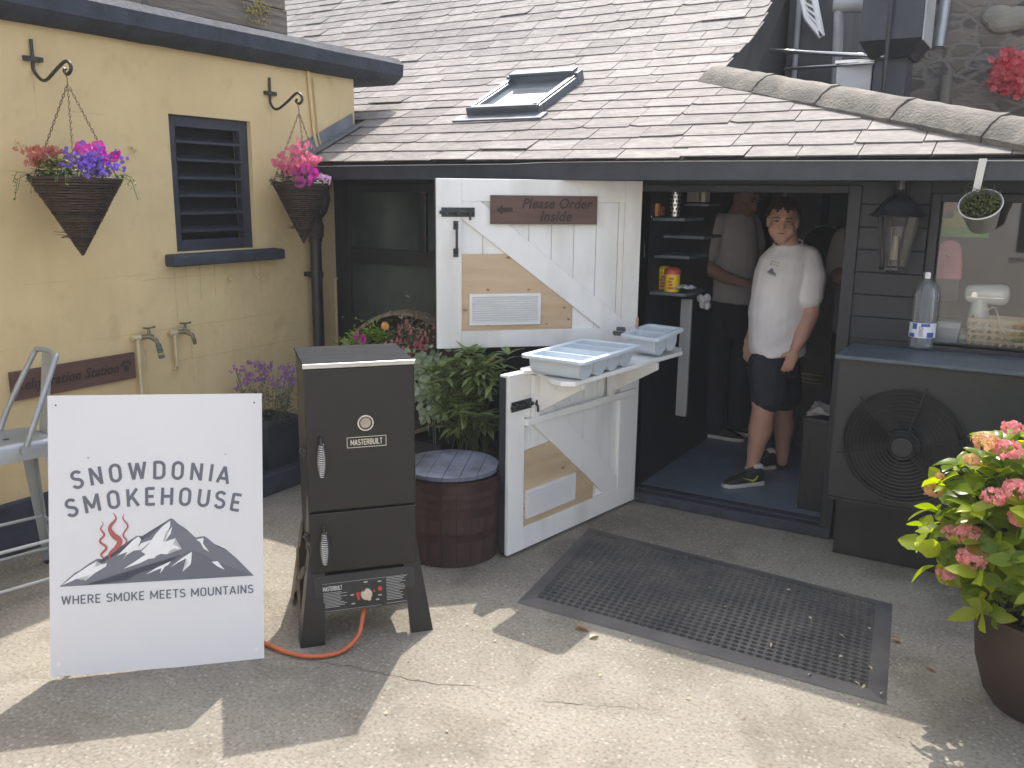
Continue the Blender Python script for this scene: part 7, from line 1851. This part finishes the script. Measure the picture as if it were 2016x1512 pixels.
fuse(mb, 'body', m_skin, man, .0075, 3)
face_marks(hq1, man, .97, None); hair(hq1, man, .97, m_hair, vol=1.02)
# t-shirt
mb = MB()
loft(mb, [ring1(1478, 1584, 697, .150, .03, 0, .05), ring1(1474, 1586, 660, .158, .02, 0), ring1(1474, 1590, 620, .160, .015), ring1(1480, 1596, 575, .155, .02), ring1(1486, 1604, 535, .145, .02), ring1(1496, 1612, 508, .118, .025), ring1(1510, 1602, 492, .095, .03, 0, .02), ring1(1522, 1584, 481, .078, .025, 0, .06)])
limb(mb, [P1(1588, 513, -.0), P1(1597, 545, -.05), P1(1594, 583, -.085)], [.086, .086, .078])
limb(mb, [P1(1522, 512, .06), P1(1514, 560, .15), P1(1508, 588, .2)], [.068, .068, .064])
tee = fuse(mb, 't_shirt', m_tee, man, .009, 3)
# folds
for v in tee.data.vertices:
    x, y, z = v.co
    k = max(0, min(1, (1.25 - z) / .5))
    v.co += v.normal * (.004 * math.sin(34 * (z + .55 * x) + 2.2 * math.sin(9 * x)) * k + .003 * math.sin(52 * (z - .8 * x)) * k)
mb = MB(); 
for i in range(20):
    pass
nk = [Vector(P1(1552, 479, .022)) + Vector((.080 * math.cos(a), .074 * math.sin(a), .020 * math.sin(a) + .012 * math.cos(a))) for a in [2 * PI * i / 28 for i in range(28)]]
mb.tube(nk, .0065, 6, closed=True); mb.build('collar', m_tee, tee, smooth=60)
# printed chest badge: small mountain under two short lines of print
def surf(px, py):
    d0 = Vector(P1(px, py, -.5)); return d0
bvh_v = tee.data
from mathutils.bvhtree import BVHTree
bt_ = BVHTree.FromPolygons([v.co.copy() for v in bvh_v.vertices], [tuple(p.vertices) for p in bvh_v.polygons])
def onto(px, py, off=.002):
    o = Vector(P1(px, py, -.6)); h = bt_.ray_cast(o, Vector((0, 1, 0))); 
    return (h[0] + h[1] * off) if h[0] is not None else Vector(P1(px, py, -.15))
mb = MB()
for i in range(9):
    t0, t1 = i / 9, (i + 1) / 9; prof_m = lambda t: 1 - abs(t - .55) / .55 if t < .55 else max(0, 1 - (t - .55) / .45 + .12 * math.sin(t * 30))
    b0, b1 = (1510 + 18 * t0, 536 + 7 * t0), (1510 + 18 * t1, 536 + 7 * t1)
    mb.add([onto(*b0), onto(*b1), onto(b1[0] + 4 * t1 * 0, b1[1] - 13 * prof_m(t1) - .4), onto(b0[0], b0[1] - 13 * prof_m(t0) - .4)], [(0, 1, 2, 3)])
for (xa, ya, xb, yb, h) in ((1519, 515, 1534, 519, 2.2), (1516, 520, 1532, 524.5, 2.2), (1511, 539, 1527, 545, 1.0)):
    for i in range(6):
        if i in (2, 4) and h > 2: continue
        t0, t1 = i / 6, (i + .85) / 6; a = (xa + (xb - xa) * t0, ya + (yb - ya) * t0); b = (xa + (xb - xa) * t1, ya + (yb - ya) * t1)
        mb.add([onto(*a), onto(*b), onto(b[0], b[1] - h), onto(a[0], a[1] - h)], [(0, 1, 2, 3)])
mb.build('chest_print', m_ink, tee)
# shorts
mb = MB()
loft(mb, [ring1(1482, 1572, 735, .128, .05), ring1(1483, 1574, 700, .130, .04), ring1(1484, 1578, 676, .130, .03)])
limb(mb, [P1(1507, 720, -.01), P1(1510, 755, -.025), P1(1513, 779, -.03)], [.108, .104, .106])
limb(mb, [P1(1536, 716, .06), P1(1542, 745, .13), P1(1545, 778, .20)], [.115, .108, .100])
fuse(mb, 'shorts', m_short, man, .009, 3)
shoe(man, (P1(1500, 950)[0], .0), (P1(1418, 950)[0], -.075), 0.0, swoosh=True)
shoe(man, (P1(1556, 930)[0], .33), (P1(1493, 930)[0], .27), 0.0)

# ---- second worker turned to the right behind him
D2 = 6.1
o2 = ony(1440, 700, D2); s2_ = 1752 / ((o2 - CAMP).dot(-Vector(CAMR.col[2])))
m2_ = thing('person', 'worker in white shirt and dark trousers with one arm across his front behind the man', 'person', (o2.x, o2.y, FLZ), RZ)
zz0 = 1.75 - FLZ
P2 = PP(Vector((o2.x, o2.y, FLZ)))
_r2 = ringer(P2)
def ring2(l, r, py, ry, y=0.0, sl=0.0): return _r2(l, r, py, ry, y, 0, sl)
mb = MB(); zf = 0
loft(mb, [ring2(1404, 1476, 610, .10), ring2(1398, 1488, 540, .13), ring2(1402, 1486, 470, .125), ring2(1412, 1480, 428, .08)])
limb(mb, [P2(1447, 430), P2(1458, 405, -.02)], [.062, .060])
limb(mb, [P2(1408, 440, -.04), P2(1388, 490, -.10), P2(1384, 522, -.13), P2(1425, 545, -.20), P2(1462, 556, -.22)], [.060, .054, .050, .044, .032])
limb(mb, [P2(1478, 440, .08), P2(1492, 500, .10), P2(1500, 545, -.02)], [.058, .050, .036])
hand(mb, P2(1462, 556, -.22), (.95, -.1, -.15), (0, .6, -.8), L=.17, curl=.5, side=1)
for x0, y0 in ((1415, -.02), (1462, .08)):
    a = P2(x0, 660, y0); limb(mb, [a, (a[0], y0, .47), (a[0] + .01, y0 + .02, .09)], [.075, .060, .040])
hc2 = Vector(P2(1468, 392, -.03)); hq2 = head(mb, hc2, (.55, -.75, -.35), (.15, 0, 1), 1.03)
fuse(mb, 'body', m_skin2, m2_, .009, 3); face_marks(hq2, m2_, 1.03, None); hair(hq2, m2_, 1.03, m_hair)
mb = MB()
loft(mb, [ring2(1393, 1486, 595, .145, 0, -.1), ring2(1394, 1492, 540, .150), ring2(1396, 1492, 490, .145), ring2(1400, 1490, 445, .115), ring2(1418, 1482, 420, .085)])
limb(mb, [P2(1410, 440, -.03), P2(1398, 475, -.08), P2(1392, 500, -.11)], [.078, .076, .072]); limb(mb, [P2(1476, 440, .07), P2(1488, 480, .10)], [.075, .072])
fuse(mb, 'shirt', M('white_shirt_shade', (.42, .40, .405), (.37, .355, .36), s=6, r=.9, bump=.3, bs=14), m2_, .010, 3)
mb = MB(); loft(mb, [ring2(1396, 1486, 660, .135), ring2(1395, 1487, 620, .138), ring2(1396, 1485, 585, .138)])
for x0, y0 in ((1415, -.02), (1464, .08)):
    a = P2(x0, 640, y0); limb(mb, [a, (a[0], y0, .45), (a[0] + .01, y0 + .01, .10)], [.115, .088, .075])
fuse(mb, 'trousers', m_short, m2_, .011, 3)
a = P2(1415, 700); shoe(m2_, (a[0] - .05, 0.03), (a[0] + .19, -.10), 0.0); a = P2(1464, 700); shoe(m2_, (a[0] - .05, .13), (a[0] + .19, .02), 0.0)

# ---- third worker mostly behind the door jamb
D3 = 6.0
o3 = ony(1692, 700, D3); s3_ = 1752 / ((o3 - CAMP).dot(-Vector(CAMR.col[2])))
m3_ = thing('person', 'third worker in white shirt almost hidden behind the right door jamb', 'person', (o3.x, o3.y, FLZ), RZ)
P3 = PP(Vector((o3.x, o3.y, FLZ)))
ring3 = ringer(P3)
mb = MB(); loft(mb, [ring3(1652, 1735, 640, .12), ring3(1650, 1738, 560, .13), ring3(1655, 1740, 490, .125), ring3(1668, 1728, 455, .08)])
limb(mb, [P3(1698, 455), P3(1702, 428, -.02)], [.062, .06]); limb(mb, [P3(1660, 470, -.02), P3(1648, 520, -.08), P3(1650, 545, -.14), P3(1700, 552, -.2)], [.058, .052, .048, .034])
limb(mb, [P3(1736, 470, .02), P3(1748, 540, -.05), P3(1715, 565, -.18)], [.058, .05, .034]); hand(mb, P3(1700, 552, -.2), (.9, -.2, -.2), (0, .5, -.8), .17, .5, 1)
for x0 in (1672, 1718): a = P3(x0, 640); limb(mb, [a, (a[0], 0, .47), (a[0], .02, .09)], [.095, .062, .04])
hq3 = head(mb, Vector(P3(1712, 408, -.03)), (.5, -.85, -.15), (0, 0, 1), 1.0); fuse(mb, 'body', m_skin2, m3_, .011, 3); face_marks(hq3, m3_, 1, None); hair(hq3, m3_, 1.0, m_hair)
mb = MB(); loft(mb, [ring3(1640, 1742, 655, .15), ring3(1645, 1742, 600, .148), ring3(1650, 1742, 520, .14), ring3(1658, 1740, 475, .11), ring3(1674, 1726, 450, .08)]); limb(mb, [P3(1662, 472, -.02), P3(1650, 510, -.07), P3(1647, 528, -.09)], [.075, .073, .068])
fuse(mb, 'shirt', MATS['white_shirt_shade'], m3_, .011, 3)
mb = MB(); loft(mb, [ring3(1650, 1736, 700, .13), ring3(1650, 1736, 640, .135)])
for x0 in (1672, 1716): a = P3(x0, 670); limb(mb, [a, (a[0], 0, .45), (a[0], .01, .10)], [.112, .088, .075])
fuse(mb, 'trousers', m_short, m3_, .012, 3)
a = P3(1672, 700); shoe(m3_, (a[0], .06), (a[0] + .05, -.18), 0); a = P3(1716, 700); shoe(m3_, (a[0], .06), (a[0] + .08, -.17), 0)
# ------------------------------------------------------------------ lens glare imitated by a thin haze filling the courtyard
hm = bpy.data.materials.new('glare_veil_haze'); hm.use_nodes = True
n = hm.node_tree.nodes; l = hm.node_tree.links
n.remove(n['Principled BSDF'])
pv = n.new('ShaderNodeVolumePrincipled'); pv.inputs['Color'].default_value = (.92, .94, .97, 1); pv.inputs['Density'].default_value = 0.003; pv.inputs['Anisotropy'].default_value = 0.0
l.new(pv.outputs[0], n['Material Output'].inputs['Volume'])
mb = MB(); mb.box((-80, -80, -1), (80, 80, 6.5)); tag(mb.build('glare_haze', hm), kind='stuff')
